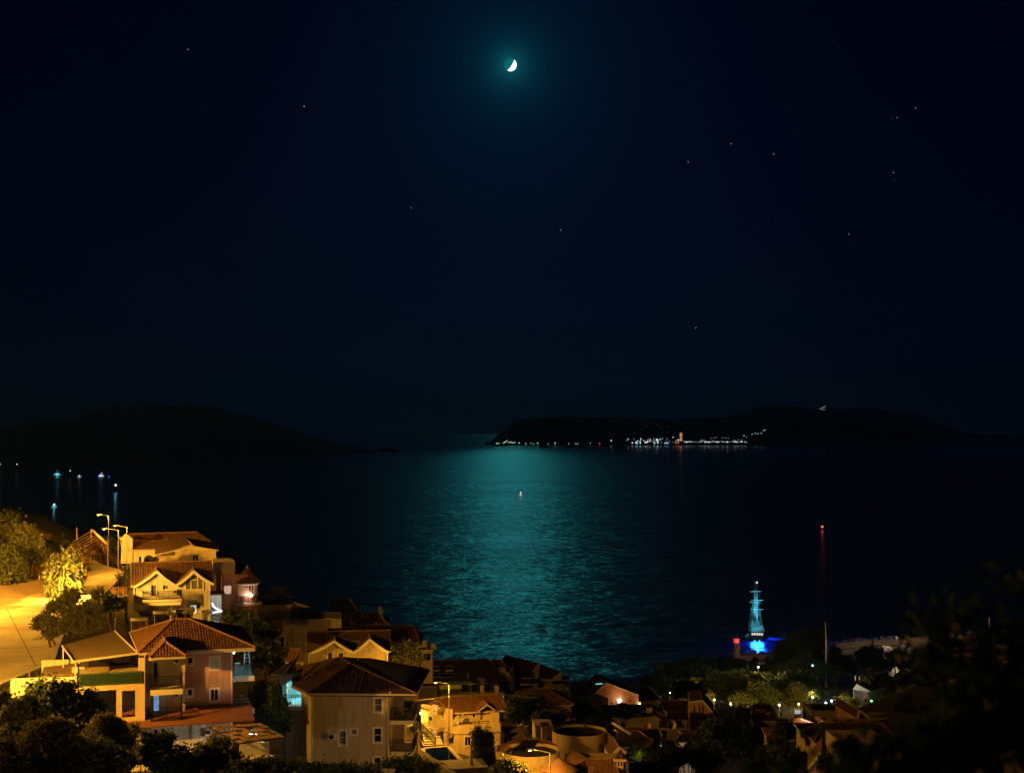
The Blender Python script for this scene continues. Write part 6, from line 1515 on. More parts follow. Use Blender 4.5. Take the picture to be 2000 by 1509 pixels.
for px, lab, D, m in ((1118, 'pyramid roof cap with orange lit face under the brown hipped roof', 140, TILE),):
    hh = House('pyramid_roof_house', lab, 1090, D, 10, P(1090, 1440, D).z - 3); q = hh.front
    A, B = q.px(1082, 1425), q.px(1136, 1424); A.z = B.z = (A.z+B.z)/2; K = hh.face(0, 2.2, 0).px(1120, 1403); M = hh.face(0, -.3, 0).px(1121, 1416)
    roof(hh, [[A, B, K], [B, Vector((B.x, 5, B.z)), K], [Vector((A.x, 5, A.z)), A, K]], TILE, [(A, K), (B, K)], .28)
    M2 = Vector((M.x, 2.2, M.z)); a_ = Vector((M.x-1.1, -.3, M.z-.8)); b_ = Vector((M.x+1.0, -.3, M.z-.8))
    roof(hh, [[a_ + Vector((0, 2.4, 0)), a_, M, M2], [b_, b_ + Vector((0, 2.4, 0)), M2, M]], TILE, [(M, M2)], .28, name='dormer_roof')
    MB().prism([a_ + Vector((.2, .25, 0)), b_ + Vector((-.2, .25, 0)), M + Vector((0, .25, -.1))], (0, .1, 0)).build('gable', W_ORANGE, hh.e)
    hh.shell('wall', W_YELLOW, A.x+.3, B.x-.3, .3, 5, -2, A.z-.1)
# small cone roof, orange hipped roof and little tower at the bottom edge
e = thing('cone_roof_kiosk', 'low dark conical roof in front of the lower drum', 'kiosk', XD(1092, 104, P(1092, 1500, 104).z - 2)); r = 36/F*104; z = 2 + (P(1092, 1503, 104).z - P(1092, 1500, 104).z)
MB().lathe([(r*1.05, 1.9), (r*1.08, 2.0), (r*.05, 2.85), (0, 2.86)], 32).build('roof', TILE_B, e); MB().lathe([(r*.92, -1), (r*.92, 1.9)], 32).build('drum_wall', W_YELLOW, e)
h = House('hipped_roof_house', 'orange lit hipped roof with little chimney tower at the bottom edge', 1100, 104, -6, P(1100, 1509, 104).z-3); f = h.front
a, b, c, d = f.px(1100, 1512), f.px(1210, 1500), h.face(0, 4.5, 0).px(1200, 1484), h.face(0, 4.5, 0).px(1150, 1484)
a.z = b.z = min(a.z, b.z); c.z = d.z = max(c.z, d.z); Kp = h.face(0, 5.5, 0).px(1183, 1473)
roof(h, [[a, b, c, d], [b, Vector((b.x, 9, b.z)), c], [Vector((a.x, 9, a.z)), a, d]], TILE, [(a, d), (d, c), (b, c)], .28)
h.shell('wall', W_YELLOW, a.x+.4, b.x-.4, .4, 8, -2, a.z-.15)
u, z = h.face(0, 2, 0).uz(1211, 1477); mb = MB(); mb.box(u-.28, u+.28, 2, 2.6, z-1.9, z-.2); mb.build('chimney', W_YELLOW, h.e)
pl, rd = hip(u-.3, u+.3, 2, 2.6, z-.2, z+.15, .25); roof(h, pl, TILE_B, [], .28, name='chimney_cap')
for s in (-1, 1): MB().box(u+s*.12-.07, u+s*.12+.07, 1.99, 2.02, z-.75, z-.4).build('vent', BLACK_PL, h.e)
# pool below the stairs, folded parasol, tables
PZp = [PZ(*q) for q in ((826,1462,52.0),(876,1458,52.0),(905,1490,52.0),(835,1496,52.0))]
e = thing('small_pool', 'dark still pool below the stair landing', 'pool', (0, 0, 0)); MB().poly(*PZp).build('water', mat('pool_water', (.001, .005, .009), .04, 0, spec=.5), e)
mb = MB()
for p, q in zip(PZp, PZp[1:] + PZp[:1]): mb.bar(p + Vector((0, 0, .03)), q + Vector((0, 0, .03)), .45, .16)
mb.build('rim', STONE, e)
a = P(920, 1500, 142); e = thing('folded_parasol', 'folded cream parasol standing by the tall shrub', 'parasol', a); H = P(920, 1465, 142).z - a.z
MB().tube((0, 0, -.5), (0, 0, H+.15), .03).build('pole', STEEL, e)
mb = MB(); mb.lathe([(.03, H), (.16, H-.5), (.26, H*.35), (.30, .35), (.1, .30)], 10); mb.build('canopy', mat('cream_canvas', (.6, .5, .35), .9, .2), e)
a = P(877, 1455, 158)
h = House('paved_terrace', 'stone paved terrace strip with low wall between the pool and the drum', 880, 140, 12, P(905, 1502, 140).z-2, cat='terrace'); f = h.front; x0, x1 = f.uz(868, 1500)[0], f.uz(955, 1500)[0]
h.shell('base', STONE, x0, x1, 0, 4, -2, 2); 
for i in range(9):
    for j in range(3): w = (x1-x0)/9; MB().box(x0+w*i+.03, x0+w*(i+1)-.03, .03+1.33*j, 1.33*(j+1)-.03, 2.003, 2.04+.01*((i*7+j*3) % 3)).build('paving_slab', CONC, h.e)
# the lamp whose bright pole rises at the bottom edge
a = P(1074, 1469, 101); street_lamp((a.x, a.y, a.z-8), a.z, 'street lamp at the bottom edge, only its bright pole top showing', (-1.25, .1), 3200, spot=168)

# ================================================================== ROOFS AT THE RIGHT OF THE CENTRE
h, f, a, b, k = gable_white('white house with black roof and long white gable wall above the orange wall', 236, 22, (1086,1362), (1108,1345), (1150,1371), 1385, 12, W_WHITE, TILE_D)
q = on_plane((b, k, k + Vector((0, 5, 0))), 1170, 1337, h); MB().box(q.x-.5, q.x+.5, q.y-.1, q.y+.1, q.z+.1, q.z+.25).build('lit_skylight', LIT_CYAN, h.e)
gable_white('grey white house with small pointed gable in front of the black roof', 230, 12, (1146,1362), (1157,1355), (1188,1366), 1385, 8, W_WHITE, TILE_D)
h, f, a, b, k = gable_white('house with glowing orange gable wall and two small lamps', 232, 8, (1150,1367), (1183,1334), (1247,1359), 1385, 9, W_ORANGE, TILE_D)
for px, py, lab in ((1210, 1368, 'round white wall lamp at the foot of the orange gable wall'), (1249, 1373, 'low white lamp at the corner of the orange gable wall')):
    q = h.face(0, -.35, 0).px(px, py); e = thing('wall_lamp', lab, 'wall lamp', h.world((q.x, -.35, q.z)), 0, 'wall lamps'); r = .32 if px < 1230 else .2
    MB().lathe([(0, -r), (r*.8, -r*.6), (r, 0), (r*.8, r*.6), (0, r)], 12).build('globe', BULB_W if px < 1230 else BULB_Y, e); MB().bar((0, 0, 0), (0, .3, 0), .08).build('bracket', IRON, e); light(e, 'POINT', (0, -1.3, 1.0), 75 if px < 1230 else 35, (1.0, .40, .10), .15)
simple_house('low_roof_house', 'low black roof right of the orange gable wall', 240, 12, ((1240,1366),(1292,1371)), ((1247,1346),(1268,1338)), 3, 8, W_WHITE, TILE_D, barge='lr')
h, f, a, b, c, d = simple_house('low_roof_house', 'wide black roof with white skylight strips below the orange gable wall', 205, 6, ((1190,1408),(1300,1392)), ((1212,1384),(1268,1379)), 3, 9, W_WHITE, TILE_D)
for px, py, w in ((1222, 1395, .9), (1267, 1391, .9)):
    q = on_plane((a, b, c), px, py, h); MB().box(q.x-w/2, q.x+w/2, q.y-.5, q.y+.2, q.z-.5, q.z+.9).build('chimney', W_WHITE, h.e); MB().box(q.x-w/2-.15, q.x+w/2+.15, q.y-.65, q.y+.35, q.z+.903, q.z+1.05).build('chimney_cap', TILE_D, h.e)
for px, py in ((1206, 1398), (1215, 1403), (1243, 1398), (1262, 1392), (1229, 1392)):
    q = on_plane((a, b, c), px, py, h); MB().prism([q + Vector((-.7, 0, .1)), q + Vector((.7, .15, .16)), q + Vector((.7, .45, .3)), q + Vector((-.7, .3, .25))], (0, 0, .05)).build('roof_strip', PLASTIC, h.e)
h, f, a, b, c, d = simple_house('low_roof_house', 'broad black roof whose pink gable wall shows three slit windows', 215, -4, ((1300,1400),(1352,1395)), ((1290,1372),(1350,1366)), 3, 10, W_PINK, TILE_D)
h, f, a, b, k = gable_white('pinkish gable wall with three narrow slit windows among black roofs', 205, -6, (1347,1372), (1372,1369), (1397,1398), 1412, 9, W_PINK, TILE_D)
for px in (1356, 1366, 1373): q = f.rect((px-1.2, 1377, px+1.2, 1390)); f.window(q, GLASS, frame=BLACK_PL, out=.04, cols=1)
h, f, a, b, c, d = simple_house('low_roof_house', 'black roof with three pale skylights near the lit park trees', 230, -6, ((1468,1406),(1522,1410)), ((1470,1378),(1505,1372)), 3, 9, W_GREY, TILE_D)
for px, py in ((1480, 1388), (1490, 1390), (1500, 1394)):
    q = on_plane((a, b, c), px, py, h); Q = [q + Vector(v) for v in ((-.42, -.3, .10), (.35, -.2, .14), (.55, .45, .38), (-.2, .35, .34))]
    o = MB().prism(Q, (0, 0, .06)).build('skylight', mat('skylight_glass', (.30, .34, .38), .2, .1), h.e); mb = MB()
    for s, e_ in zip(Q, Q[1:] + Q[:1]): mb.bar(s, e_, .08)
    mb.build('frame', TRIM, o)
h, f, a, b, c, d = simple_house('low_roof_house', 'lowest broad brown roof above a bright green lit bush', 150, -4, ((1200,1462),(1292,1456)), ((1205,1428),(1248,1428)), 3, 9, W_WHITE, TILE_D)
MB().bar(h.face(0, 3, 0).px(1196, 1410), h.face(0, 2, 0).px(1232, 1432), .3, .3).build('roof_gutter', TRIM, h.e)
dish(P(1265, 1417, 160) - Vector((0, 0, .6)), 'round yellow satellite dish on a dark roof ridge', .42, -10, 82, mat('yellow_dish', (.6, .42, .08), .5), .6)
dish(P(1311, 1416, 170) - Vector((0, 0, .7)), 'pale ribbed satellite dish standing above the dark roofs', .66, 15, 75, None, .75)
h, f, a, b, c, d = simple_house('low_roof_house', 'small dark hip roof beside a pale stepped wall', 160, -8, ((1258,1440),(1300,1458)), ((1262,1428),(1290,1428)), 2, 6, W_WHITE, TILE_B)
h, f, a, b, c, d = simple_house('low_roof_house', 'small brown roof over a white lit wall with corner pillar', 150, -10, ((1320,1454),(1362,1446)), ((1330,1432),(1358,1434)), 3, 6, W_WHITE, TILE_B, front=[((1352,1452,1358,1464), GLASS, 1)])
e = thing('yard_lamp', 'white lamp lighting the white wall with corner pillar', 'lamp', P(1335, 1485, 146) - Vector((0, 0, 2))); MB().tube((0, 0, -1), (0, 0, 2), .04).build('post', IRON, e); MB().lathe([(0, 1.95), (.12, 2.05), (.12, 2.2), (0, 2.28)], 10).build('globe', glow('dim_globe', (1, .8, .6), 2), e); light(e, 'POINT', (0, .4, 2.3), 180, (1.0, .70, .45), .12)
for x_, y_ in ((1290, 1456), (1289, 1463)):
    e = thing('garden_light', 'upper of two tiny cyan lights hanging between the roofs' if y_ < 1460 else 'lower of two tiny cyan lights hanging between the roofs', 'lamp', P(x_, y_, 148)); MB().lathe([(0, -.16), (.13, -.08), (.13, .08), (0, .16)], 8).build('globe', glow('dim_cyan', (.2, .7, .9), .9), e); MB().tube((0, 0, .1), (0, .3, 1.5), .015).build('cable', IRON, e)
h, f, a, b, k = gable_white('small white gable end beside the bright green lit bush', 140, -6, (1254,1487), (1275,1468), (1292,1488), 1500, 6, W_WHITE, TILE_D)
h, f, a, b, k = gable_white('tiny white pointed gable beside the drum shaped terrace', 133, 4, (1188,1456), (1194,1441), (1204,1452), 1475, 5, W_WHITE, TILE_D)
h, f, a, b, k = gable_white('little curved white gable above the chimney tower', 118, 4, (1192,1479), (1210,1462), (1222,1472), 1490, 4, W_WHITE, TILE_B)
# ================================================================== LOWER RIGHT ROOFS
h = House('long_wall_house', 'orange brown wall with a round window joined to a long wall with chimneys', 1551, 178, 4, P(1551, 1430, 178).z); f = h.front
pts = [f.px(*p) for p in ((1551,1404),(1562,1400),(1597,1413),(1607,1400),(1607,1428),(1585,1434),(1551,1418))]
MB().prism([(p.x, 0, p.z) for p in pts], (0, .3, 0)).build('wall', W_ORANGE, h.e)
q = [h.face(0, 1.0, 0).px(*p) for p in ((1591,1399),(1688,1404),(1682,1414),(1600,1415))]; MB().prism([(p.x, 1.0, p.z) for p in q], (0, .3, 0)).build('long_wall', W_PINK, h.e)
a, b = f.px(1564, 1405), f.px(1589, 1414); MB().bar(a + Vector((0, -.08, .12)), b + Vector((0, -.08, .12)), .08, .10).build('light_strip', glow('warm_strip', (1, .8, .6), 1.2), h.e); light(h.e, 'POINT', a + Vector((.6, -1.4, .5)), 90, (1, .5, .25), .2)
c = f.px(1564.5, 1419); mb = MB(); mb.lathe([(0, 0), (.30, 0), (.30, .05), (0, .05)], 18); o = mb.build('round_window', LIT_WARM, h.e); o.location = (c.x, -.02, c.z); o.rotation_euler = (R(90), 0, 0)
for px, py in ((1610, 1407), (1632, 1410), (1660, 1412)):
    u, z = h.face(0, -1, 0).uz(px, py); MB().box(u-.25, u+.25, -1, -.5, z-1, z+.2).build('chimney', W_PINK, h.e); MB().box(u-.4, u+.4, -1.15, -.35, z+.203, z+.35).build('chimney_cap', TILE_D, h.e)
simple_house('low_roof_house', 'big dark roof in front of the long wall with chimneys', 160, 2, ((1590,1448),(1760,1448)), ((1612,1414),(1720,1412)), 3, 10, W_BEIGE, TILE_D)
h = House('plain_wall_house', 'dim plain wall below the big dark roof at the lower right', 1640, 152, 2, P(1640, 1480, 152).z); f = h.front; h.shell('wall', W_BEIGE, 0, f.uz(1735, 1460)[0], 0, 6, -3, f.uz(1690, 1447)[1])
gable_white('dark roof with dim pinkish gable near the green lamp', 190, 6, (1674,1403), (1678,1388), (1697,1402), 1415, 9, W_PINK, TILE_D)
h, f, a, b, k = gable_white('small tiled gable edge catching warm light at the bottom', 128, -14, (1578,1502), (1605,1470), (1612,1492), 1512, 6, W_ORANGE, TILE_B)
for px, py, lab, m_, c_, pw in ((1617, 1484, 'green glowing lamp in a bush at the bottom edge', BULB_G, (.05, 1, .35), 14), (1683, 1487, 'small square white lit window light at the bottom edge', glow('dim_white', (.9, 1, .95), 1.0), None, 0), (1721, 1486, 'faint pale light right of the square white one', glow('faint_white', (.9, .95, .9), .35), None, 0)):
    e = thing('garden_light', lab, 'lamp', P(px, py, 126)); MB().box(-.14, .14, -.05, .05, -.14, .14).build('lens', m_, e); MB().bar((0, .05, -1.6), (0, .05, -.1), .05).build('post', IRON, e)
    if pw: light(e, 'POINT', (0, -.4, .3), pw, c_, .1)
for D_, ev, rd_, lab, wl_, tl_ in ((182, ((1286,1424),(1340,1420)), ((1292,1408),(1330,1405)), 'small dark roof beside the pale ribbed dish', W_GREY, TILE_D), (200, ((1402,1416),(1452,1414)), ((1410,1400),(1444,1398)), 'small dark roof right of the slit windows', W_PINK, TILE_D), (172, ((1500,1446),(1552,1444)), ((1508,1428),(1545,1426)), 'small brown roof left of the orange brown wall', W_BEIGE, TILE_B), (165, ((1228,1448),(1262,1444)), ((1232,1434),(1256,1432)), 'small brown roof above the glowing bush', W_WHITE, TILE_B), (158, ((1404,1470),(1470,1466)), ((1412,1448),(1460,1446)), 'low dark roof half hidden by the big black tree', W_GREY, TILE_D), (212, ((1432,1402),(1470,1400)), ((1438,1388),(1462,1386)), 'narrow dark roof left of the three pale skylights', W_WHITE, TILE_D), (196, ((1300,1404),(1346,1408)), ((1304,1390),(1340,1392)), 'dark roof strip below the pink slit window wall', W_WHITE, TILE_D)):
    simple_house('low_roof_house', lab, D_, -4, ev, rd_, 2.6, 7, wl_, tl_)
# row of dark tanks on a flat roof before the park lights
h = House('tank_roof_block', 'flat black roofed block with a row of dark water tanks', 1585, 225, 2, P(1585, 1398, 225).z-2); f = h.front; x1 = f.uz(1640, 1390)[0]; zt = f.uz(1610, 1387)[1]; h.shell('wall', W_GREY, 0, x1, 0, 6, -3, zt)
for i in range(8): MB().box(.25+.58*i, .25+.58*i+.42, .5, 1.2, zt+.003, zt+.75+.1*(i % 3)).build('water_tank', BLACK_PL, h.e)
e = thing('roof_light', 'small pale rooftop window catching light before the park', 'skylight', P(1558, 1389, 228)); MB().box(-.5, .5, -.1, .1, -.35, .3).build('pane', glow('roof_pane_glow', (.9, .85, .8), .45), e); MB().box(-.6, .6, .1, .2, -1.5, .35).build('frame', TRIM, e)  # the pane glows in place of the light it catches

# ================================================================== STEPPED TERRACES AT THE FAR RIGHT
h = House('stepped_terrace', 'long stone terrace steps showing as pale bands through the dark leaves at the right edge', 1690, 120, -6, 50.0, cat='terrace')
f = h.front; bands = [(1950,2010,y) for y in (1240, 1248, 1256, 1264)] + [(1868,1912,1263),(1866,1910,1275),(1872,1912,1283),(1888,1910,1292),(1945,1995,1272),(1955,1998,1280),(1962,1990,1290),(1860,1892,1327),(1866,1890,1337),(1872,1890,1347),(1960,1990,1319),(1805,1845,1372),(1700,1745,1392),(1680,1765,1402),(1672,1750,1416)]
rnd = random.Random(5)
def ray_ground(px, py):
    "where the line of sight through a pixel meets the hillside"
    D = np.arange(60, 480, .5); z = CZ + (HY-py)/F*D; g_ = ground_np((px-CX)/F*D, D); k = np.argmax(g_ > z)
    return float(D[k]) if g_[k] > z[k] else 220.0
for x0, x1, y in bands:
    D = ray_ground((x0+x1)/2, y) - .4; a2, b2 = lp(h, P(x0, y+1, D)), lp(h, P(x1, y-1, D)); MB().bar(a2, b2, .5, .2).build('step_edge', STONE, h.e)
    MB().prism([a2 - Vector((0, 0, .11)), b2 - Vector((0, 0, .11)), b2 + Vector((0, .1, -.6)), a2 + Vector((0, .1, -.6))], (0, 1.5, 0)).build('riser', CONC, h.e)

# ================================================================== HARBOUR
QZ = 2.6
# quay ground and the mole with its rock armour
mole = [XD(px, D, 0) for px, D in ((1432,508),(1500,511),(1560,515),(1640,522),(1720,530),(1800,537),(1850,541),(2060,556))]
mb = MB(); W = 4.5
for a, b in zip(mole, mole[1:]):
    d = (b-a).normalized(); n = Vector((-d.y, d.x, 0)); mb.pts([a + Vector((0, 0, -5)), b + Vector((0, 0, -5)), b + n*W + Vector((0, 0, -5)), a + n*W + Vector((0, 0, -5)), a + Vector((0, 0, 2.0)), b + Vector((0, 0, 2.0)), b + n*W + Vector((0, 0, 2.0)), a + n*W + Vector((0, 0, 2.0))], [(0,1,5,4),(1,2,6,5),(2,3,7,6),(3,0,4,7),(4,5,6,7)])
e = mb.build('breakwater', STONE); tag(e, kind='structure')
mw = thing('mole_wall', 'long yellowish stone parapet wall along the breakwater', 'wall', mole[3])
for i, (a, b) in enumerate(zip(mole[3:-1], mole[4:])):
    d = (b-a).normalized(); n = Vector((-d.y, d.x, 0)); mb = MB(); z1 = 4.4 if i < 3 else 3.8; o_ = a - mole[3]; p_ = b - mole[3]
    mb.prism([o_ + n*2.2 + Vector((0, 0, 2.0)), p_ + n*2.2 + Vector((0, 0, 2.0)), p_ + n*2.2 + Vector((0, 0, z1)), o_ + n*2.2 + Vector((0, 0, z1))], n*.8); mb.build('wall_section', STONE, mw)
rg = random.Random(21); mb = MB()
for i in range(len(mole)-1):
    a, b = mole[i], mole[i+1]; d = (b-a); n = Vector((-d.y, d.x, 0)).normalized()
    for k in range(int(d.length*(2.2 if i > 2 else 1.6))):
        p = a.lerp(b, rg.random()) + n*rg.uniform(3.4, 8) ; r = rg.uniform(.4, 1.1); z = rg.uniform(.5, 4.8 if i > 2 else 2.2)
        vs_ = [(p.x + r*x*rg.uniform(.7, 1.2), p.y + r*y*rg.uniform(.7, 1.2), z + r*w*rg.uniform(.6, 1.1)) for x, y, w in ((-1,-1,-1),(1,-1,-1),(1,1,-1),(-1,1,-1),(-.7,-.8,1),(.8,-.6,1),(.6,.8,1),(-.8,.6,1))]
        mb.pts(vs_, [(0,3,2,1),(4,5,6,7),(0,1,5,4),(1,2,6,5),(2,3,7,6),(3,0,4,7)])
tag(mb.build('armour_rocks', STONE), 'heaped pale armour rocks along the sea side of the breakwater', 'rocks', kind='stuff')
# lighthouse
a = XD(1438.5, 508, 2.0); e = thing('harbour_light', 'small stone lighthouse with glowing red lantern at the end of the mole', 'lighthouse', a); s = 508/F
H = (1277-1238)*s
MB().lathe([(1.5, -1), (1.5, .5), (1.15, .6), (1.0, 4.6), (1.0, 5.0)], 18).build('tower', STONE, e); MB().lathe([(1.0, 5.0), (1.4, 5.15), (1.4, 5.35), (0, 5.36)], 18).build('gallery', CONC, e)
MB().lathe([(1.15, 5.36), (1.15, 6.9)], 16).build('lantern', glow('red_lantern', (1.0, .03, .02), 1.1, var=.3), e); MB().lathe([(1.2, 6.9), (.85, 7.4), (.3, 7.75), (0, 7.85)], 16).build('dome', STONE, e)
MB().box(.9, 1.5, -.3, .3, 2.2, 4.2).build('stair_box', STONE, e); MB().box(-.3, .3, -1.12, -1.0, 3.4, 4.6).build('window', BLACK_PL, e)
light(e, 'POINT', (0, -2.2, 6), 160, (1, .05, .03), .4)
# floodlight mast with rungs
a = XD(1613.5, 430, ground(XD(1613.5, 430, 0).x, 430)); e = thing('radio_mast', 'tall thin pale mast with climbing rungs rising above the park trees', 'mast', a); H = P(1613.5, 1214, 430).z - a.z; hm = P(1613.5, 1250, 430).z - a.z
MB().tube((0, 0, -1), (0, 0, hm), .30, .26, 10).build('lower_pole', STEEL, e); MB().tube((0, 0, hm), (-.3, 0, H), .12, .08, 8).build('upper_pole', STEEL, e)
mb = MB()
for k in range(34): z = hm - .6*k; mb.bar((.25, 0, z), (.8, 0, z), .06)
mb.bar((.8, 0, hm), (.8, 0, hm-20), .05); mb.build('rungs', STEEL, e)
# thin mast posts
for px, t, b_, D, lab in ((1677, 1240, 1258, 520, 'thin dark mast of a moored yacht behind the mole wall'), (1932, 1205, 1222, 480, 'thin lit pole showing above the dark leaves at the right'), (1748, 1290, 1312, 440, 'thin lamp pole on the harbour road')):
    a = P(px, b_+14, D); e = thing('thin_mast', lab, 'mast', a); MB().tube((0, 0, -1), (0, 0, P(px, t, D).z - a.z), .09, .06, 6).build('pole', STEEL if 'lit' not in lab else glow('pole_glow', (1, .6, .3), .25), e); MB().bar((-.3, 0, .4), (.3, 0, .4), .1).build('crossbar', STEEL, e)  # the lit pole has its light put in as emission
# moored boats behind the quay
def moored(lab, px, py, D, w, m, lit=None, yaw=0):
    p = PZ(px, py, .2); s = p.y/F; e = thing('moored_boat', lab, 'boat', p, R(yaw), 'boats moored inside the breakwater'); b = w*s/2; L = b*3.2
    st = [(-b, 0, .0), (b, 0, .0), (b*1.02, 0, 1.6), (-b*1.02, 0, 1.6)]; V = []
    for t, k in ((0, .92), (.35, 1.0), (.7, .75), (1.0, .05)): V += [(-b*k*.8, L*t, -.4), (b*k*.8, L*t, -.4), (b*k, L*t, 1.5+.5*t), (-b*k, L*t, 1.5+.5*t)]
    Fq = [(0,1,2,3)]
    for i in range(3): o = 4*i; Fq += [(o, o+4, o+5, o+1), (o+1, o+5, o+6, o+2), (o+2, o+6, o+7, o+3), (o+3, o+7, o+4, o)]
    MB().pts(V, Fq).build('hull', m, e)
    MB().box(-b*.75, b*.75, L*.12, L*.6, 1.55, 3.1).build('cabin', m, e); MB().box(-b*.85, b*.85, -.2, L*.55, 3.11, 3.25).build('cabin_roof', TRIM, e)
    for x in (-.8, .8): MB().bar((x*b, 0, 1.5), (x*b, 0, 3.1), .1).build('post', TRIM, e)
    for x in (-.5, 0, .5): MB().box(x*b-b*.18, x*b+b*.18, L*.115, L*.119, 2.0, 2.9).build('window', lit or GLASS, e)
    MB().box(-b*.6, b*.6, L*.15, L*.42, 3.26, 4.3).build('flybridge', m, e); MB().tube((0, L*.3, 3.2), (0, L*.35, 6.0), .05).build('mast', STEEL, e)
    return e
moored('white motor yacht with pink light seen stern on behind the quay trees', 1734, 1284, 0, 25, PLASTIC, glow('pink_cabin', (1, .35, .6), .35), -4)
moored('white motor yacht with teal stripe, right of the one with pink light', 1768, 1280, 0, 23, PLASTIC, glow('teal_cabin', (.3, .8, .75), .25), -4)
moored('dim moored boat farthest right before the mole wall', 1833, 1276, 0, 26, W_GREY, None, -8)
moored('small dim boat left of the yacht with pink light', 1712, 1272, 0, 12, W_GREY, None, 0)
e = thing('quay_lamp', 'hidden lamp lighting the moored yachts and mole wall', 'street lamp', XD(1752, 512, 2)); MB().tube((0, 0, -4), (0, 0, 7), .08).build('pole', STEEL, e); MB().box(-.4, .4, -.1, .1, 7, 7.15).build('lantern', IRON, e); light(e, 'POINT', (0, 0, 6.6), 2600, (1, .72, .45), .3)
e = thing('quay_lamp', 'hidden lamp lighting the right end of the mole', 'street lamp', XD(1860, 518, 2)); MB().tube((0, 0, -4), (0, 0, 7), .08).build('pole', STEEL, e); MB().box(-.4, .4, -.1, .1, 7, 7.15).build('lantern', IRON, e); light(e, 'POINT', (0, 0, 6.6), 4200, (1, .55, .22), .3)
e = thing('quay_lamp', 'hidden lamp behind the park trees lighting the end of the mole', 'street lamp', XD(1478, 490, 1.5)); MB().tube((0, 0, -4), (0, 0, 7), .08).build('pole', STEEL, e); MB().box(-.4, .4, -.1, .1, 7, 7.15).build('lantern', IRON, e); light(e, 'POINT', (0, 0, 6.6), 1600, (1, .6, .35), .3)
# harbour building with hipped roof and palms
D = 396; h = House('harbour_building', 'long white two storey harbour building with brown hipped roof and glowing end wall', 1711, D, -38, 7.4); f = h.front
Lw = h.face(0, 0, 0)
# front: the glowing end wall; the long side runs back to the left
zt = f.uz(1722, 1331)[1]; x1 = 4.6; Ls = Face(h, 0, 0, R(-90)); uL = Ls.uz(1668, 1325)[0]
lh = [Ls.rect(r) for r in ((1670,1318,1674,1328),(1678,1320,1682,1330),(1690,1325,1695,1333),(1698,1328,1702,1335))]
mb = MB(); f.panel(mb, 0, x1, -2, zt, [f.rect((1719,1332,1726,1341))]); Ls.panel(mb, uL, 0, -2, zt, lh); Face(h, x1, 0, R(90)).panel(mb, 0, -uL, -2, zt); mb.build('wall', W_WHITE, h.e)
f.window(f.rect((1719,1332,1726,1341)), glow('white_shop_window', (.85, .95, 1), 2.2), cols=1)
for i, q in enumerate(lh): Ls.window(q, LIT_CYAN if i == 3 else GLASS, cols=1)
pl, rd = hip(0, x1, 0, -uL, zt, zt+2.8, .6, 2.6); ym = -uL
Ka, Kb = Vector((x1/2, 3.5, zt+2.6)), Vector((x1/2, ym-3.5, zt+2.6)); c0, c1, c2, c3 = Vector((-.6, -.6, zt)), Vector((x1+.6, -.6, zt)), Vector((x1+.6, ym+.6, zt)), Vector((-.6, ym+.6, zt))
roof(h, [[c0, c1, Ka], [c1, c2, Kb, Ka], [c2, c3, Kb], [c3, c0, Ka, Kb]], TILE_B, [(c0, Ka), (Ka, Kb), (c1, Ka)], .4, row=.6)
light(h.e, 'POINT', f.px(1724, 1333, 2.2), 600, (1, .62, .50), .2)
MB().lathe([(0, -.25), (.25, -.1), (.25, .1), (0, .25)], 10).build('lamp', BULB_W, h.e, loc=f.px(1724, 1330, .9))
h = House('blue_canopy_kiosk', 'small kiosk with blue lit canopy before the harbour building', 1672, 392, -8, P(1672, 1366, 392).z); f = h.front; x1 = f.uz(1690, 1358)[0]; h.shell('wall', W_WHITE, -.5, x1, 0, 3, -1, f.uz(1680, 1352)[1]); MB().prism([f.px(1668, 1353, .5), f.px(1692, 1353, .5), f.px(1692, 1349, -1.5), f.px(1668, 1349, -1.5)], (0, 0, .1)).build('canopy', TRIM, h.e); f.window(f.rect((1671,1355,1682,1364)), glow('blue_shop', (.06, .18, .6), .35), cols=2, out=.05)
# parked cars
for i, (px, py, m, lab) in enumerate(((1620, 1362, GREY_P, 'dark car at the left end of the parked row by the kiosk'), (1632, 1363, WHITE_P, 'pale car in the middle of the parked row by the kiosk'), (1644, 1362, GREY_P, 'grey car parked closest to the blue kiosk'), (1656, 1361, BLUE_P, 'dark blue car behind the kiosk corner'), (1881, 1246, WHITE_P, 'white car parked on the quay at the far right'))):
    p = P(px, py, 410 if px < 1800 else 520); p.z = ground(p.x, p.y) + .05 if px < 1800 else p.z
    car(Vector((p.x*398/410, 398, ground(p.x*398/410, 398) + .02)) if px < 1800 else p, lab, m, 20 if px < 1800 else 0)
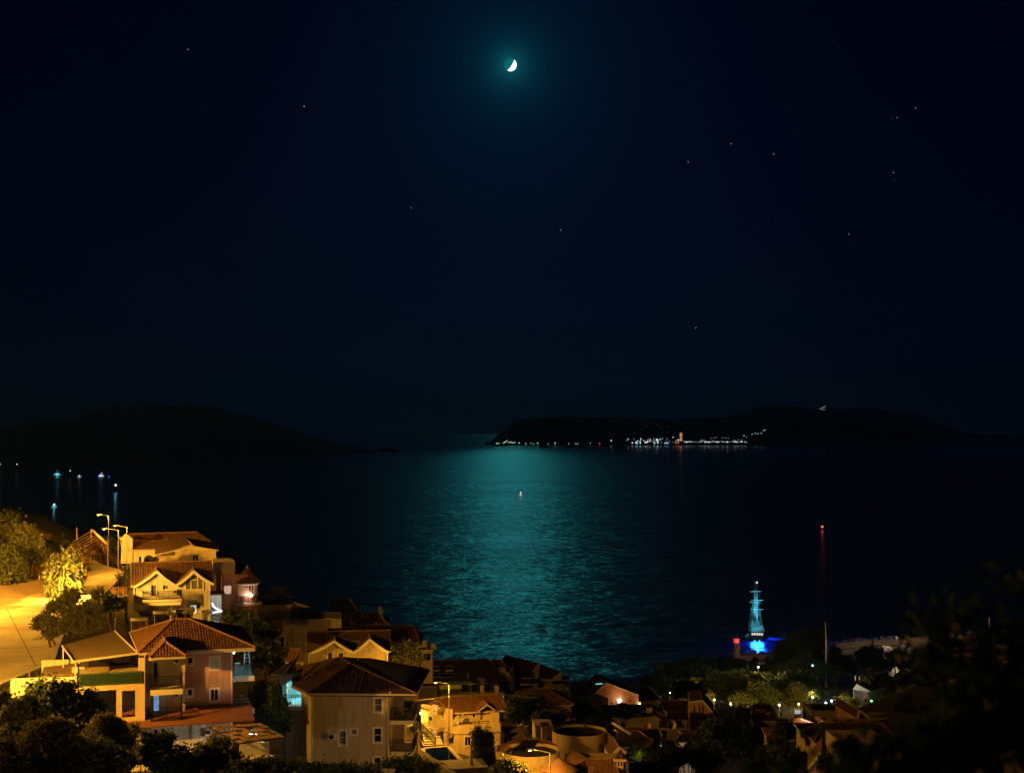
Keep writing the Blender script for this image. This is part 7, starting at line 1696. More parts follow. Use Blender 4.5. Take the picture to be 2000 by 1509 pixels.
# lamps in the park, some of them added only to brighten the trees
for px, py, D, pw, c_, m_, lab, dx in ((1395, 1366, 350, 1500, (1, .50, .07), BULB_Y, 'added yellow lamp brightening the park trees, left of the skylight roof', 0), (1560, 1374, 352, 1700, (1, .50, .07), BULB_Y, 'added yellow lamp brightening the park trees behind the tank roof', 0), (1481, 1302, 405, 1800, (1, .60, .25), BULB_Y, 'warm lamp glowing through the dark trees in the middle of the park', 0), (1427, 1374, 346, 2600, (1, .50, .07), BULB_Y, 'yellow park lamp hidden behind the left bushes', 0), (1474, 1376, 346, 1800, (1, .50, .07), BULB_Y, 'added yellow lamp brightening the park trees behind the roof with three skylights', 0), (1522, 1376, 346, 2200, (1, .50, .07), BULB_Y, 'yellow park lamp beside the bright green bush', 0), (1587, 1361, 385, 520, (1, .75, .12), BULB_Y, 'yellow lamp in the small tree at the park corner', 0), (1642, 1377, 372, 420, (1, .68, .12), BULB_Y, 'bright yellow lamp in front of the parked cars', 0), (1613, 1372, 380, 160, (.3, .75, 1), BULB_C, 'cyan lamp at the foot of the mast', 0), (1624, 1368, 382, 220, (.4, .65, 1), BULB_B, 'blue white lamp beside the cyan one', 0), (1666, 1381, 368, 220, (.75, 1, .55), BULB_W, 'white lamp among the green bushes by the kiosk', 0), (1702, 1368, 372, 30, (.1, 1, .4), BULB_G, 'green lamp on the hedge right of the kiosk', 0), (1319, 1372, 330, 80, (.4, .8, 1), BULB_C, 'tiny cyan lamp on the path at the left of the park', 0), (1308, 1352, 345, 900, (1, .62, .30), glow('dim_orange', (1, .6, .3), 1.2), 'orange lamp hidden in the trees right of the orange gable', 0), (1587, 1299, 420, 60, (.1, 1, .7), BULB_G, 'tiny green light in the dark trees left of the mast', 0)):
    p = P(px, py, D); g_ = min(ground(p.x, p.y), p.z - 2); e = thing('park_lamp', lab, 'lamp', (p.x, p.y, g_), 0, 'lamps in the park'); z = p.z - g_
    MB().tube((0, 0, -.5), (0, 0, z-.2), .06).build('post', IRON, e); r = .22 if pw > 300 else .3
    MB().lathe([(0, z-r), (r*.8, z-r*.6), (r, z), (r*.8, z+r*.6), (0, z+r)], 10).build('globe', m_, e); light(e, 'POINT', (0, -.5, z+.2), pw*5.2, c_, .25)

# ================================================================== THE TALL SHIP
p = PZ(1479, 1251, 0); s = p.y/F; e = thing('sailing_ship', 'two masted tall ship lit cyan, stern towards us, blue lights at the waterline', 'ship', p, R(-8))
CY = mat('cyan_lit_paint', (.62, .70, .70), .5, .1); HULL = mat('dark_hull', (.03, .035, .05), .4, .2)
Bm = 14.0*s; Lh = 30.0
V, n = [], 9; secs = [(0, .86), (.12, .98), (.35, 1.0), (.6, .92), (.8, .65), (.93, .28), (1.0, .03)]
prof = lambda k, t: [(x*Bm*k, Lh*t + (max(0, t-.8)*6 if z > 1 else 0), z) for x, z in ((0, -1.5), (.55, -.6), (.85, .6), (.97, 2.0), (1.0, 3.1+.9*(2*t-1)**2), (.97, 3.9+.9*(2*t-1)**2))]
for t, k in secs: q = prof(k, t); V += q + [(-x, y, z) for x, y, z in reversed(q)]
m_ = 12; Fq = [tuple(range(m_))]
for i in range(len(secs)-1):
    for j in range(m_): Fq.append((i*m_+j, i*m_+(j+1) % m_, (i+1)*m_+(j+1) % m_, (i+1)*m_+j))
MB().pts(V, Fq).build('hull', HULL, e)
for sgn in (-1, 1):
    mb = MB(); pts = [(sgn*Bm*k*1.02, Lh*t, 3.6+.9*(2*t-1)**2) for t, k in secs]
    for a, b in zip(pts, pts[1:]): mb.bar(a, b, .2, .75)
    mb.build('bulwark', CY, e)
MB().box(-Bm*.83, Bm*.83, -.05, .02, 2.3, 3.9).build('transom_band', HULL, e)
for k in range(5): x = -Bm*.66 + Bm*.33*k; MB().box(x-Bm*.12, x+Bm*.12, -.12, -.06, 2.5, 3.5).build('stern_window', glow('stern_window_light', (1, .62, .32), 1.1, var=.6, scale=1.0), e)
MB().box(-Bm*.8, Bm*.8, -.3, .1, 4.3, 4.55).build('stern_rail', CY, e); MB().box(-Bm*.72, Bm*.72, 1.0, 6.5, 4.2, 5.2).build('deck_house', CY, e); MB().box(-Bm*.8, Bm*.8, .6, 7.0, 5.8, 6.0).build('awning', CY, e); MB().box(-Bm*.5, Bm*.5, 8, 15, 4.2, 6.6).build('deck_house', CY, e); MB().box(-Bm*.62, Bm*.62, 7.6, 15.5, 7.0, 7.2).build('awning', CY, e)
for x in (-.7, -.25, .25, .7): MB().bar((x*Bm, 1, 4.2), (x*Bm, 1, 5.8), .12).build('post', CY, e)
x1, x2 = .03*Bm, -.62*Bm
HA, HB = (1251-1138)*s, (1251-1143)*s
ma = (.08*Bm, 8.0); mbb = (-.02*Bm, 19.5)
MB().tube((ma[0], ma[1], 3), (ma[0], ma[1], HA*.78), .30, .26, 10).tube((ma[0], ma[1], HA*.72), (ma[0], ma[1], HA), .14, .08, 8).build('mast', CY, e)
MB().tube((mbb[0], mbb[1], 3), (mbb[0], mbb[1], HB*.74), .27, .22, 10).tube((mbb[0], mbb[1], HB*.68), (mbb[0], mbb[1], HB), .14, .08, 8).build('mast', CY, e)
MB().lathe([(0, -.3), (.3, 0), (0, .3)], 8).build('masthead_light', glow('masthead', (.6, .8, 1), 6), e, loc=(ma[0], ma[1], HA-.7))
for mm_, Hs, w in ((ma, [(1194, 13), (1176, 12), (1158, 9)], 1), (mbb, [(1187, 11), (1165.5, 10)], .8)):
    for py, hw in Hs:
        z = (1251-py)*s*(1 + mm_[1]/p.y*0) + mm_[1]*(py-847)/F*0 + mm_[1]*(1251-py)/F*.0
        MB().tube((mm_[0]-hw*s, mm_[1]-.3, z), (mm_[0], mm_[1]-.3, z), .09, .21, 7).tube((mm_[0], mm_[1]-.3, z), (mm_[0]+hw*s, mm_[1]-.3, z), .21, .09, 7).build('yard', CY, e)
for mm_, Hh in ((ma, HA), (mbb, HB)):
    for sgn in (-1, 1):
        for k in range(5):
            MB().tube((sgn*Bm*.95, mm_[1]-2+1.0*k, 4.2), (mm_[0]+sgn*.25, mm_[1], Hh*(.52 if k % 2 else .68)), .035, n=4).build('shroud', CY, e)
        for k in range(3): MB().tube((mm_[0]+sgn*8*s*(1-.1*k), mm_[1]-.3, Hh*(.48+.15*k)), (mm_[0]+sgn*.2, mm_[1], Hh*(.38+.15*k)), .03, n=4).build('brace', CY, e)
MB().tube((0, Lh*.95, 4.5), (0, Lh*1.3, 7.5), .2, .08, 8).build('bowsprit', CY, e); MB().tube((0, Lh*1.28, 7.4), (mbb[0], mbb[1], HB*.9), .04, n=4).build('forestay', CY, e)
for x, y, z, tx, ty, tz, pw, sp in ((ma[0], ma[1]-2.2, 6.0, ma[0], ma[1], 17, 9000, 60), (mbb[0], mbb[1]-2.2, 6.8, mbb[0], mbb[1], 17, 9000, 60), (0, -6, 10, 0, 6, 5, 3500, 90), (ma[0], ma[1]-2.5, 12.5, ma[0], ma[1], 22, 4000, 70), (-Bm*1.8, 6, 8, 0, 8, 3, 700, 100)):
    light(e, 'SPOT', (x, y, z), pw, (.10, .75, 1.0), .15, (tx, ty, tz), sp, .8)
for x in (-.36*Bm, .30*Bm):
    o = MB().lathe([(0, -.2), (.34, -.08), (.34, .08), (0, .2)], 12).build('underwater_light', glow('waterline_blue', (.45, .68, 1), 2.0), e, loc=(x, -.5, .15))
    light(e, 'SPOT', (x, -1.4, 1.3), 28000, (.001, .032, 1.0), 2.0, (x*7, -14, -1.6), 130, .9)
light(e, 'SPOT', (0, -3.0, 2.6), 30000, (.001, .032, 1.0), 2.4, (0, -14, -3), 150, .9)
light(e, 'SPOT', (Bm*1.1, 6, 1.4), 110000, (.004, .10, 1.0), 1.2, (Bm*6, 5, -.6), 70, .9)
d_ = PZ(1465.5, 1247, 0); t_ = thing('ship_tender', 'small pale dinghy floating at the left side of the tall ship', 'dinghy', d_, R(20))
MB().pts([(-.9, 0, -.1), (.9, 0, -.1), (.9, 0, .8), (-.9, 0, .8), (-.8, 3, -.1), (.8, 3, -.1), (.8, 3, .9), (-.8, 3, .9), (0, 4.6, .2), (0, 4.6, 1.0)], [(0,1,2,3),(0,4,5,1),(1,5,6,2),(3,7,4,0),(4,8,5),(5,8,9,6),(4,7,9,8),(2,6,7,3),(6,9,7)]).build('hull', CY, t_); MB().lathe([(1.0, 0), (.9, .9), (.5, 1.3), (0, 1.4)], 12).build('spray_hood', CY, t_, loc=(0, 1.6, .7)); MB().box(-.3, .3, -.35, 0, 0, 1.1).build('outboard', BLACK_PL, t_)

# ================================================================== BOATS AND BUOYS FARTHER OUT
def beacon(name, lab, cat, px, py, m, r, hgt, pw=0, c_=(1, 1, 1), hullm=None, L=0):
    "a buoy or boat known at night by its light: hull or float, staff, lamp"
    p = PZ(px, py, 0); e = thing(name, lab, cat, p)
    if L: MB().pts([(-L/2, -1.2, -.3), (L/2*.7, -1.2, -.3), (L/2, 0, .2), (L/2*.7, 1.2, -.3), (-L/2, 1.2, -.3), (-L/2, -1.4, 1.3), (L/2*.75, -1.4, 1.4), (L/2*1.1, 0, 1.8), (L/2*.75, 1.4, 1.4), (-L/2, 1.4, 1.3)], [(0,1,6,5),(1,2,7,6),(2,3,8,7),(3,4,9,8),(4,0,5,9),(5,6,7,8,9)]).build('hull', hullm or PLASTIC, e); MB().box(-L*.25, L*.15, -1, 1, 1.35, 2.7).build('cabin', hullm or PLASTIC, e)
    else: MB().lathe([(0, -.5), (1.1, -.4), (1.2, .5), (.5, .8), (.3, hgt-.6), (0, hgt-.5)], 12).build('float', hullm or HULL, e)
    MB().tube((0, 0, .5), (0, 0, hgt-r*.5), .08).build('staff', STEEL, e); MB().lathe([(0, -r), (r*.75, -r*.65), (r, 0), (r*.75, r*.65), (0, r)], 10).build('lamp', m, e, loc=(0, 0, hgt))
    if pw: light(e, 'POINT', (0, -r*2, hgt), pw, c_, .4)
    return e
s = PZ(1606, 1033, 0).y/F; beacon('channel_buoy', 'red channel buoy with white hot top light on the open water', 'buoy', 1606, 1034, glow('buoy_red', (1, .10, .12), 3.2), 1.0, 5.0*s*1.2, 30, (1, .03, .06))
beacon('small_boat', 'tiny boat with two white lights in the middle of the moonlit water', 'boat', 1017, 967, glow('boat_white', (1, .9, .75), 2.0), .8, 4.2, 0, hullm=glow('boat_hull_glow', (1, .85, .65), .5), L=4)  # hull glows by itself; the light on it is emission
p = PZ(113, 929, 0); s = p.y/F; e = thing('anchored_gulet', 'two masted cyan lit sailing boat at anchor in the left bay', 'boat', p, R(10)); G = glow('gulet_cyan_glow', (.15, .75, .85), .8); w = 8*s  # cabin and rail have their light put in as emission
MB().pts([(-w, -2, -.5), (w*.7, -2, -.5), (w, 0, 0), (w*.7, 2, -.5), (-w, 2, -.5), (-w, -2.4, 3.2), (w*.8, -2.4, 3.4), (w*1.15, 0, 4.6), (w*.8, 2.4, 3.4), (-w, 2.4, 3.2)], [(0,1,6,5),(1,2,7,6),(2,3,8,7),(3,4,9,8),(4,0,5,9),(5,6,7,8,9)]).build('hull', mat('white_hull', (.6, .62, .62), .4), e); MB().box(-w*.7, w*.3, -1.6, 1.6, 3.3, 5.4).build('cabin', G, e); MB().box(-w*.95, w*.8, -2.45, -2.4, 2.6, 3.3).build('lit_rail', G, e)
for x, hh in ((-w*.25, 13*s), (w*.25, 11*s)): MB().tube((x, 0, 3), (x, 0, hh), .45, .25, 6).build('mast', glow('gulet_mast_glow', (.15, .6, .7), .30), e)  # masts glow by themselves in place of light falling on them
light(e, 'POINT', (0, -4, 4), 600, (.12, .7, .9), .6)
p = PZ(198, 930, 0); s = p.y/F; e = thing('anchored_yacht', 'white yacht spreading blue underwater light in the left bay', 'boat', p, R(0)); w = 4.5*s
MB().pts([(-w, -2, -.5), (w*.7, -2, -.5), (w, 0, 0), (w*.7, 2, -.5), (-w, 2, -.5), (-w, -2.4, 2), (w*.8, -2.4, 2.2), (w*1.15, 0, 3), (w*.8, 2.4, 2.2), (-w, 2.4, 2)], [(0,1,6,5),(1,2,7,6),(2,3,8,7),(3,4,9,8),(4,0,5,9),(5,6,7,8,9)]).build('hull', glow('yacht_hull_glow', (1, .97, .9), .55), e); MB().box(-w*.6, w*.3, -1.5, 1.5, 2.1, 4.2).build('cabin', glow('yacht_cabin', (1, .95, .85), .9), e); MB().tube((w*.2, 0, 4), (w*.2, 0, 7), .12).build('staff', STEEL, e); MB().lathe([(0, -.9), (.9, 0), (0, .9)], 8).build('lamp', glow('yacht_lamp', (.9, .97, 1), 2.5), e, loc=(w*.2, 0, 7.5))  # the light on hull and cabin is put in as emission
for sg in (-1, 1): light(e, 'POINT', (sg*w*2.2+6, -3, 1.0), 900, (.004, .10, 1), .5)
beacon('small_boat', 'small boat with warm white lights between the gulet and the yacht', 'boat', 155, 931, glow('boat_warm', (1, .9, .75), 1.5), 1.0, 3.0, 60, (1, .85, .7), L=8, hullm=glow('boat_warm_hull_glow', (1, .9, .75), .35))  # warm light on the hull is put in as glow
beacon('small_boat', 'boat showing one bright cyan light with a long reflection in the left bay', 'boat', 226, 960, glow('boat_cyan', (.45, .95, 1), 4), 1.4, 13*PZ(226, 960, 0).y/F, 700, (.08, .6, 1), L=7, hullm=HULL)
beacon('small_boat', 'anchored boat showing a single white light above the gulet', 'boat', 137, 936, glow('boat_w2', (.9, 1, .9), 1.0), 1.2, 17*PZ(137, 936, 0).y/F, 40, (.8, .9, .8), L=7, hullm=HULL)
beacon('small_boat', 'lit boat close under the dark hillside at the left', 'boat', 106, 990, glow('boat_teal', (.55, 1, 1), 2), 1.0, 3.5, 200, (.15, .8, .9), L=6, hullm=glow('boat_teal_hull_glow', (.2, .8, .8), .4))  # teal light on the hull is put in as glow
beacon('small_boat', 'far boat with a white masthead light left of the gulet', 'boat', 33, 922, glow('boat_w3', (.8, 1, 1), 1.2), 1.4, 16*PZ(33, 922, 0).y/F, 20, (.4, .8, .9), L=8, hullm=HULL)
beacon('small_boat', 'boat light cut by the left edge of the picture', 'boat', 0, 922, glow('boat_w3', (.8, 1, 1), 1.2), 1.6, 16*PZ(0, 922, 0).y/F, 30, (.3, .8, .9), L=8, hullm=HULL)
e = beacon('channel_buoy', 'pair of tiny cyan lights on dark water below the castle hill', 'buoy', 1673, 865, glow('far_cyan', (.2, .8, 1), .8), 9, 26, 0)

# ================================================================== THE TOWN ACROSS THE WATER
FW = {}
def fwm(c, s): 
    k = ('far_window', c, s)
    if k not in FW: FW[k] = glow('far_window_%d' % len(FW), c, s*1.7)
    return FW[k]
FWALL = mat('far_house_wall', (.35, .33, .3), .9, .1); fmesh = MB().box(-.5, .5, 0, 1, -.5, 1).build('tmp', FWALL); fwall = fmesh.data; bpy.data.objects.remove(fmesh)
lmeshes = {}
def far_house(px, py, w, hh, c, st, lab, D=10150):
    p = P(px, py, D); u = D/F
    if p.z < 3: p.z = 3
    e = thing('far_house', lab, 'house', p, 0, 'lit houses of the town across the water')
    o = link('wall', fwall, e); o.scale = (w*u, 14, hh*u); o.location = (0, .5, 0)
    m = fwm(c, st)
    if m.name not in lmeshes:
        t_ = MB().prism([(-.5, 0, -.42), (.5, 0, -.42), (.5, 0, .42), (-.5, 0, .42)], (0, .3, 0)).build('tmp', m); lmeshes[m.name] = t_.data; bpy.data.objects.remove(t_)
    o = link('lit_window', lmeshes[m.name], e); o.scale = (w*u*1.15, 1, hh*u*1.25); o.location = (0, -.4, hh*u*.25)
WHT, WRM, GRN, CYN, ORG, RED_ = (.8, .95, 1), (1, .82, .6), (.55, 1, .8), (.4, .9, 1), (1, .45, .15), (1, .2, .2)
rnd = random.Random(77)
for px, py, c in [(970,866,GRN),(974,866,GRN),(984,865,GRN),(987,863,GRN),(990,861,GRN),(994,864,GRN),(998,863,GRN),(1001,865,GRN),(1005,864,GRN),(1014,865,GRN)]: far_house(px, py, 1.6, 1.5, c, .9, 'green white lit house at the tip of the far island')
for px in (1027, 1037, 1042, 1050, 1071, 1084, 1111, 1124, 1128, 1153, 1171): far_house(px, 866+rnd.uniform(-1, .8), 1.5, 1.5, GRN if px not in (1171,) else RED_, rnd.choice((.3, .6, 1.1)), 'scattered small light along the dark far shore')
for i in range(58):
    px = rnd.gauss(1272, 27); py = 866 - abs(rnd.gauss(0, 6)); far_house(px, py, rnd.uniform(1.1, 1.9), rnd.uniform(1.1, 1.7), rnd.choice((WHT, WHT, WHT, WRM, CYN)), rnd.choice((.2, .5, .9, 1.3)), 'lit house crowded in the middle of the far town')
for i in range(34): far_house(1336 + i*3.7 + rnd.uniform(-.8, .8), 863 - (i % 5 == 0) + rnd.uniform(-.6, .6), rnd.uniform(1.2, 2.4), 1.4, rnd.choice((WHT, WHT, WHT, WRM)), rnd.choice((.2, .5, 1.0, 1.5)), 'waterfront light in the row along the far quay')
for i in range(12): far_house(1370 + i*8 + rnd.uniform(-3, 3), 857 + rnd.uniform(-3, 2), 1.3, 1.2, WRM, .3, 'dim lit house above the far quay')
for px, py in ((1453,851),(1469,848),(1475,846),(1480,847),(1487,846),(1491,841),(1494,840)): far_house(px, py, 1.7, 1.3, CYN, .6, 'cyan lit house on the slope right of the far town', 10500)
for px, py in ((1262,832),(1275,824),(1283,829),(1291,836),(1255,838),(1306,833),(1350,838),(1390,842),(1240,845)): far_house(px, py, 1.2, 1.0, GRN, .07, 'faint light', 10600)  # added glowing houses standing in for faint light patches on the slope
number_labels([o for o in col.objects if o.name.startswith('far_house') and o.get('label') == 'faint light'], 'faint light on the dark slope above the far town, %s from the left')
D = 10100; u = D/F; p = P(1330, 858, D); e = thing('church_tower', 'orange floodlit domed tower standing above the far town', 'tower', p); O = glow('tower_floodlight_glow', (1, .5, .22), .75, var=.4, scale=.05)  # the floodlight on the tower is put into its stone as glow
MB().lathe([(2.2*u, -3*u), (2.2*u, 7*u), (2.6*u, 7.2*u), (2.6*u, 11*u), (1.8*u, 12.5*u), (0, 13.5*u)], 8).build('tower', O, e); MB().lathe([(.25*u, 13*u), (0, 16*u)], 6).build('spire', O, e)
p = P(1323, 866, D); e = thing('floodlit_hall', 'red orange floodlit hall at the foot of the far tower', 'building', p); MB().box(-4*u, 4*u, 0, 20, 0, 5*u).build('wall', glow('red_floodlight_glow', (1, .25, .06), .35), e); MB().prism([(-4.3*u, -1, 5*u), (4.3*u, -1, 5*u), (0, -1, 7.6*u)], (0, 22, 0)).build('roof', glow('red_floodlight_glow', (1, .25, .06), .35), e)  # walls and roof glow by themselves in place of floodlights
p = P(1302, 866, D); e = thing('harbour_shed', 'blue white lit waterfront building in the far town', 'building', p); MB().box(-4*u, 4*u, 0, 20, 0, 2.2*u).build('wall', glow('blue_front_glow', (.35, .7, 1), .9), e); MB().lathe([(4.2*u, 2.2*u), (3*u, 4.4*u), (0, 5.4*u)], 10).build('dome', glow('grey_dome_glow', (.35, .45, .4), .10), e)  # the light on front and dome is put in as emission
D = 13600; u = D/F; p = P(1605, 800, D); e = thing('hill_castle', 'floodlit castle rock on the mountain crest above the island', 'castle', p); CS = glow('castle_floodlight_glow', (.75, .68, .5), .42, var=.5, scale=.02)  # castle glow stands in for floodlights on the stone
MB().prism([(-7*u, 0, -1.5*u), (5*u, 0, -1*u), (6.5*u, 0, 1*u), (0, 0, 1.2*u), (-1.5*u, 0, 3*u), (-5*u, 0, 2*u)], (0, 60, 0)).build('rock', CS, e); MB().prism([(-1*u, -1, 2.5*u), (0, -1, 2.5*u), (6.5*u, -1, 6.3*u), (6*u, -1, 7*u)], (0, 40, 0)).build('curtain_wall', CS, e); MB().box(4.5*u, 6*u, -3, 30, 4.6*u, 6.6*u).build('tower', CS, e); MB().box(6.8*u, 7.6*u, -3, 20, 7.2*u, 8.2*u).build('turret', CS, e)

for t_, n_ in (('green white lit house at the tip', 'green white light, %s from the left at the tip of the island'), ('scattered small light', 'small light, %s from the left along the dark far shore'), ('lit house crowded', 'light of the crowded far town, %s from the left'), ('waterfront light in the row', 'waterfront light, %s from the left along the far quay'), ('dim lit house above', 'dim light above the far quay, %s from the left'), ('cyan lit house on the slope', 'cyan light on the slope right of the far town, %s from the left')):
    number_labels([o for o in col.objects if o.name.startswith('far_house') and o.get('label', '').startswith(t_)], n_)
# ================================================================== GREENERY BETWEEN THE HOUSES
def bush(name, lab, cat, px, D, blobs, leaf, m, seed, base_py=None, **k):
    "blobs as (px,py,dD,rpx,rpy,count)"
    b = at(px, D) if base_py is None else P(px, base_py, D)
    return tree(name, lab, cat, b, [blob(b, x, y, D+dd, rx, ry, n) for x, y, dd, rx, ry, n in blobs], leaf, m, seed, **k)
# lower left corner
bush('fig_tree', 'dense dark broad leaved tree in front of the white garden wall', 'tree', 130, 88, [(92,1352,0,26,18,900),(122,1350,1,26,22,1300),(110,1380,0,34,22,1500),(150,1392,0,30,26,1500),(72,1345,2,16,14,400),(165,1372,1,20,20,700),(130,1420,-1,46,28,1700)], .26, L_DARK, 31, trunk=.16, elong=1.3)
bush('fig_tree', 'small dark round tree right of the broad leaved one, under the wing windows', 'tree', 190, 88, [(172,1375,1,16,16,600),(185,1400,0,22,22,900),(178,1428,0,26,22,900)], .24, L_DARK, 32, trunk=.1, elong=1.3)
bush('oleander', 'tall feathery grey brown shrub left of the dark broad leaved tree', 'shrub', 50, 74, [(50,1382,0,26,24,2850),(26,1405,0,26,26,2850),(62,1412,-1,26,24,2470),(10,1372,2,16,20,1330),(40,1440,-2,40,26,2850)], .11, L_OLIVE, 33, trunk=.06, elong=3.2, up=.8, stems=4)
bush('oleander', 'wide brown feathery bush in the middle of the lower left corner', 'shrub', 100, 68, [(98,1432,0,40,28,4370),(70,1462,-1,44,30,4180),(130,1465,-1,40,28,3610),(40,1490,-2,40,22,2470),(110,1495,-2,60,22,3610)], .10, L_FLOWER, 34, trunk=.06, elong=3.4, up=.9, stems=5)
bush('oleander', 'rusty feathery shrub under the terrace openings', 'shrub', 215, 82, [(205,1415,0,26,18,2470),(225,1430,0,24,22,2660),(190,1445,-1,30,22,2660),(238,1455,-1,20,22,1710)], .11, L_FLOWER, 35, trunk=.05, elong=3.0, up=.8, stems=4)
bush('oleander', 'black mass of leaves at the bottom of the picture left of the T shaped post', 'shrub', 200, 72, [(185,1475,0,46,28,3800),(228,1490,0,34,24,2660),(160,1500,-2,50,20,2850)], .11, L_DARK, 36, trunk=.06, elong=2.6, up=.6, stems=4)
bush('oleander', 'bush cut by the bottom left corner of the picture', 'shrub', 8, 64, [(8,1470,0,24,26,2090),(16,1500,-1,30,22,2280)], .10, L_FLOWER, 37, trunk=.05, elong=3, up=.8, stems=3)
bush('blossom_shrub', 'pale flecked shrub beside the red lean-to roof', 'shrub', 262, 86, [(258,1428,0,14,16,700),(250,1450,0,16,20,800),(262,1470,-1,16,18,600)], .15, L_PALE, 38, trunk=.05, stems=3)
bush('blossom_shrub', 'white flowering shrub at the bottom edge left of the T shaped post', 'shrub', 236, 70, [(236,1495,0,12,16,700)], .12, leaf_mat('white_blossom', (.45, .42, .36), (.08, .10, .05)), 39, trunk=.04, stems=3)
bush('garden_shrub', 'bluish green spiky shrub right of the T shaped post', 'shrub', 310, 80, [(300,1470,0,22,26,1300),(322,1450,1,18,20,900),(318,1490,-1,26,20,1100)], .16, L_TEAL, 40, trunk=.06, elong=2.8, up=.6, stems=3)
bush('garden_shrub', 'flecked shrub against the pale lower wall of the ochre house', 'shrub', 298, 88, [(296,1445,0,16,14,700),(312,1458,0,14,14,500)], .17, L_OLIVE, 41, trunk=.05, stems=3)
bush('garden_shrub', 'round green shrub left of the pergola posts', 'shrub', 420, 82, [(400,1468,0,24,20,1100),(425,1455,1,22,20,1100),(440,1480,0,28,22,1400),(395,1490,-1,30,20,1200)], .16, L_OLIVE, 42, trunk=.06, stems=3)
bush('garden_shrub', 'dark low shrub between the spiky and the round green ones', 'shrub', 356, 80, [(350,1478,0,22,20,1000),(366,1495,0,24,18,1000),(345,1500,-1,22,16,800)], .16, L_DARK, 43, trunk=.05, stems=3)
bush('garden_shrub', 'dark hedge at the bottom below the stone chimney', 'shrub', 500, 78, [(480,1502,0,36,14,1100),(530,1498,0,34,18,1200),(575,1500,0,30,14,900)], .16, L_DARK, 44, trunk=.05, stems=3)
# between the ochre and the beige house
bush('cypress', 'blue green conifer catching cyan light left of the beige house porch', 'tree', 545, 104, [(538,1355,0,10,24,700),(545,1385,0,16,26,1300),(528,1395,0,14,22,900),(548,1415,0,18,20,1000)], .18, L_TEAL, 45, trunk=.09, elong=2.6, up=1.0)
bush('cypress', 'darker conifer nearest the side balconies of the ochre house', 'tree', 512, 106, [(512,1350,0,12,20,700),(508,1378,0,16,24,1000),(520,1400,0,18,20,900)], .18, L_TEAL, 46, trunk=.09, elong=2.6, up=1.0)
bush('dark_tree', 'black tree filling the gap behind the ochre house roof', 'tree', 520, 132, [(490,1225,0,26,16,900),(520,1245,0,24,20,900),(512,1285,-6,26,24,1000),(540,1300,-8,18,18,600)], .28, L_DARK, 47, trunk=.14)
bush('dark_tree', 'dark bush below the turret house', 'bush', 462, 158, [(452,1205,0,22,12,800),(480,1208,0,18,10,600)], .26, L_DARK, 48, trunk=.08, stems=3)
bush('street_tree', 'yellowish lit tree at the right end of the grey beige twin gables', 'tree', 790, 172, [(776,1275,0,18,14,900),(800,1268,0,18,14,900),(770,1292,-2,14,12,700),(812,1280,0,14,12,500)], .28, L_OLIVE, 49, trunk=.12)
bush('hedge_bush', 'dark bush at the foot of the beige house, right corner', 'bush', 790, 100, [(770,1495,0,26,14,1000),(805,1490,0,22,16,900),(830,1500,0,24,12,900)], .18, L_DARK, 50, trunk=.05, stems=3)
bush('hedge_bush', 'black hedge along the bottom in front of the beige house', 'bush', 660, 88, [(610,1503,0,30,12,1000),(660,1506,0,34,12,1100),(715,1506,0,34,10,1000)], .17, L_DARK, 51, trunk=.05, stems=3)
bush('alley_plant', 'small plant in the orange alley light', 'plant', 812, 165, [(812,1422,0,9,10,450)], .2, L_DARK, 52, trunk=.04, stems=3)
# round the yellow corner house
bush('juniper', 'tall double pointed evergreen shrub before the yellow corner house', 'shrub', 942, 146, [(932,1445,0,9,26,1500),(953,1448,0,10,26,1600),(940,1472,-.5,16,20,1500),(958,1480,0,10,16,700)], .20, L_OLIVE, 53, trunk=.08, elong=2.4, up=1.4)
bush('street_tree', 'slim dark tree spreading over the right wing of the corner house', 'tree', 1028, 148, [(1010,1378,0,24,16,900),(1040,1372,1,26,18,1000),(1028,1398,0,30,16,1200),(1060,1392,1,20,16,800),(1000,1396,0,16,12,500)], .24, L_DARK, 54, trunk=.10, fork=.55, elong=2)
bush('street_tree', 'second slim dark tree with bent trunk beside the chimney', 'tree', 1052, 140, [(1062,1405,0,22,16,800),(1080,1412,0,22,14,800),(1050,1424,0,20,14,800),(1090,1400,1,16,12,500)], .24, L_DARK, 55, trunk=.09, fork=.5, elong=2)
bush('hedge_bush', 'green bush at the bottom edge left of the lower drum', 'bush', 990, 100, [(985,1498,0,20,12,800),(1010,1504,0,22,10,700),(975,1508,0,18,10,500)], .18, L_OLIVE, 56, trunk=.05, stems=3)
bush('hedge_bush', 'bush growing out of the hollow top of the large drum', 'bush', 1160, 128, [(1152,1416,0,20,14,900),(1172,1422,0,20,12,800)], .2, L_DARK, 57, base_py=1445, trunk=.05, stems=3)
bush('cypress', 'dark conifer in front of the white house with the black roof', 'tree', 1138, 205, [(1128,1370,0,10,16,600),(1138,1390,0,16,16,800),(1160,1396,-3,16,10,600)], .3, L_DARK, 58, trunk=.1, up=.8, elong=2)
e = bush('hedge_bush', 'bush glowing yellow green between the dark roofs', 'bush', 1240, 138, [(1232,1472,0,16,8,700),(1248,1468,0,14,9,700)], .18, L_PALE, 59, base_py=1482, trunk=.04, stems=3, up=1.0, elong=2.6)
light(e, 'POINT', (.4, -1.2, .9), 26, (.75, 1.0, .08), .1)
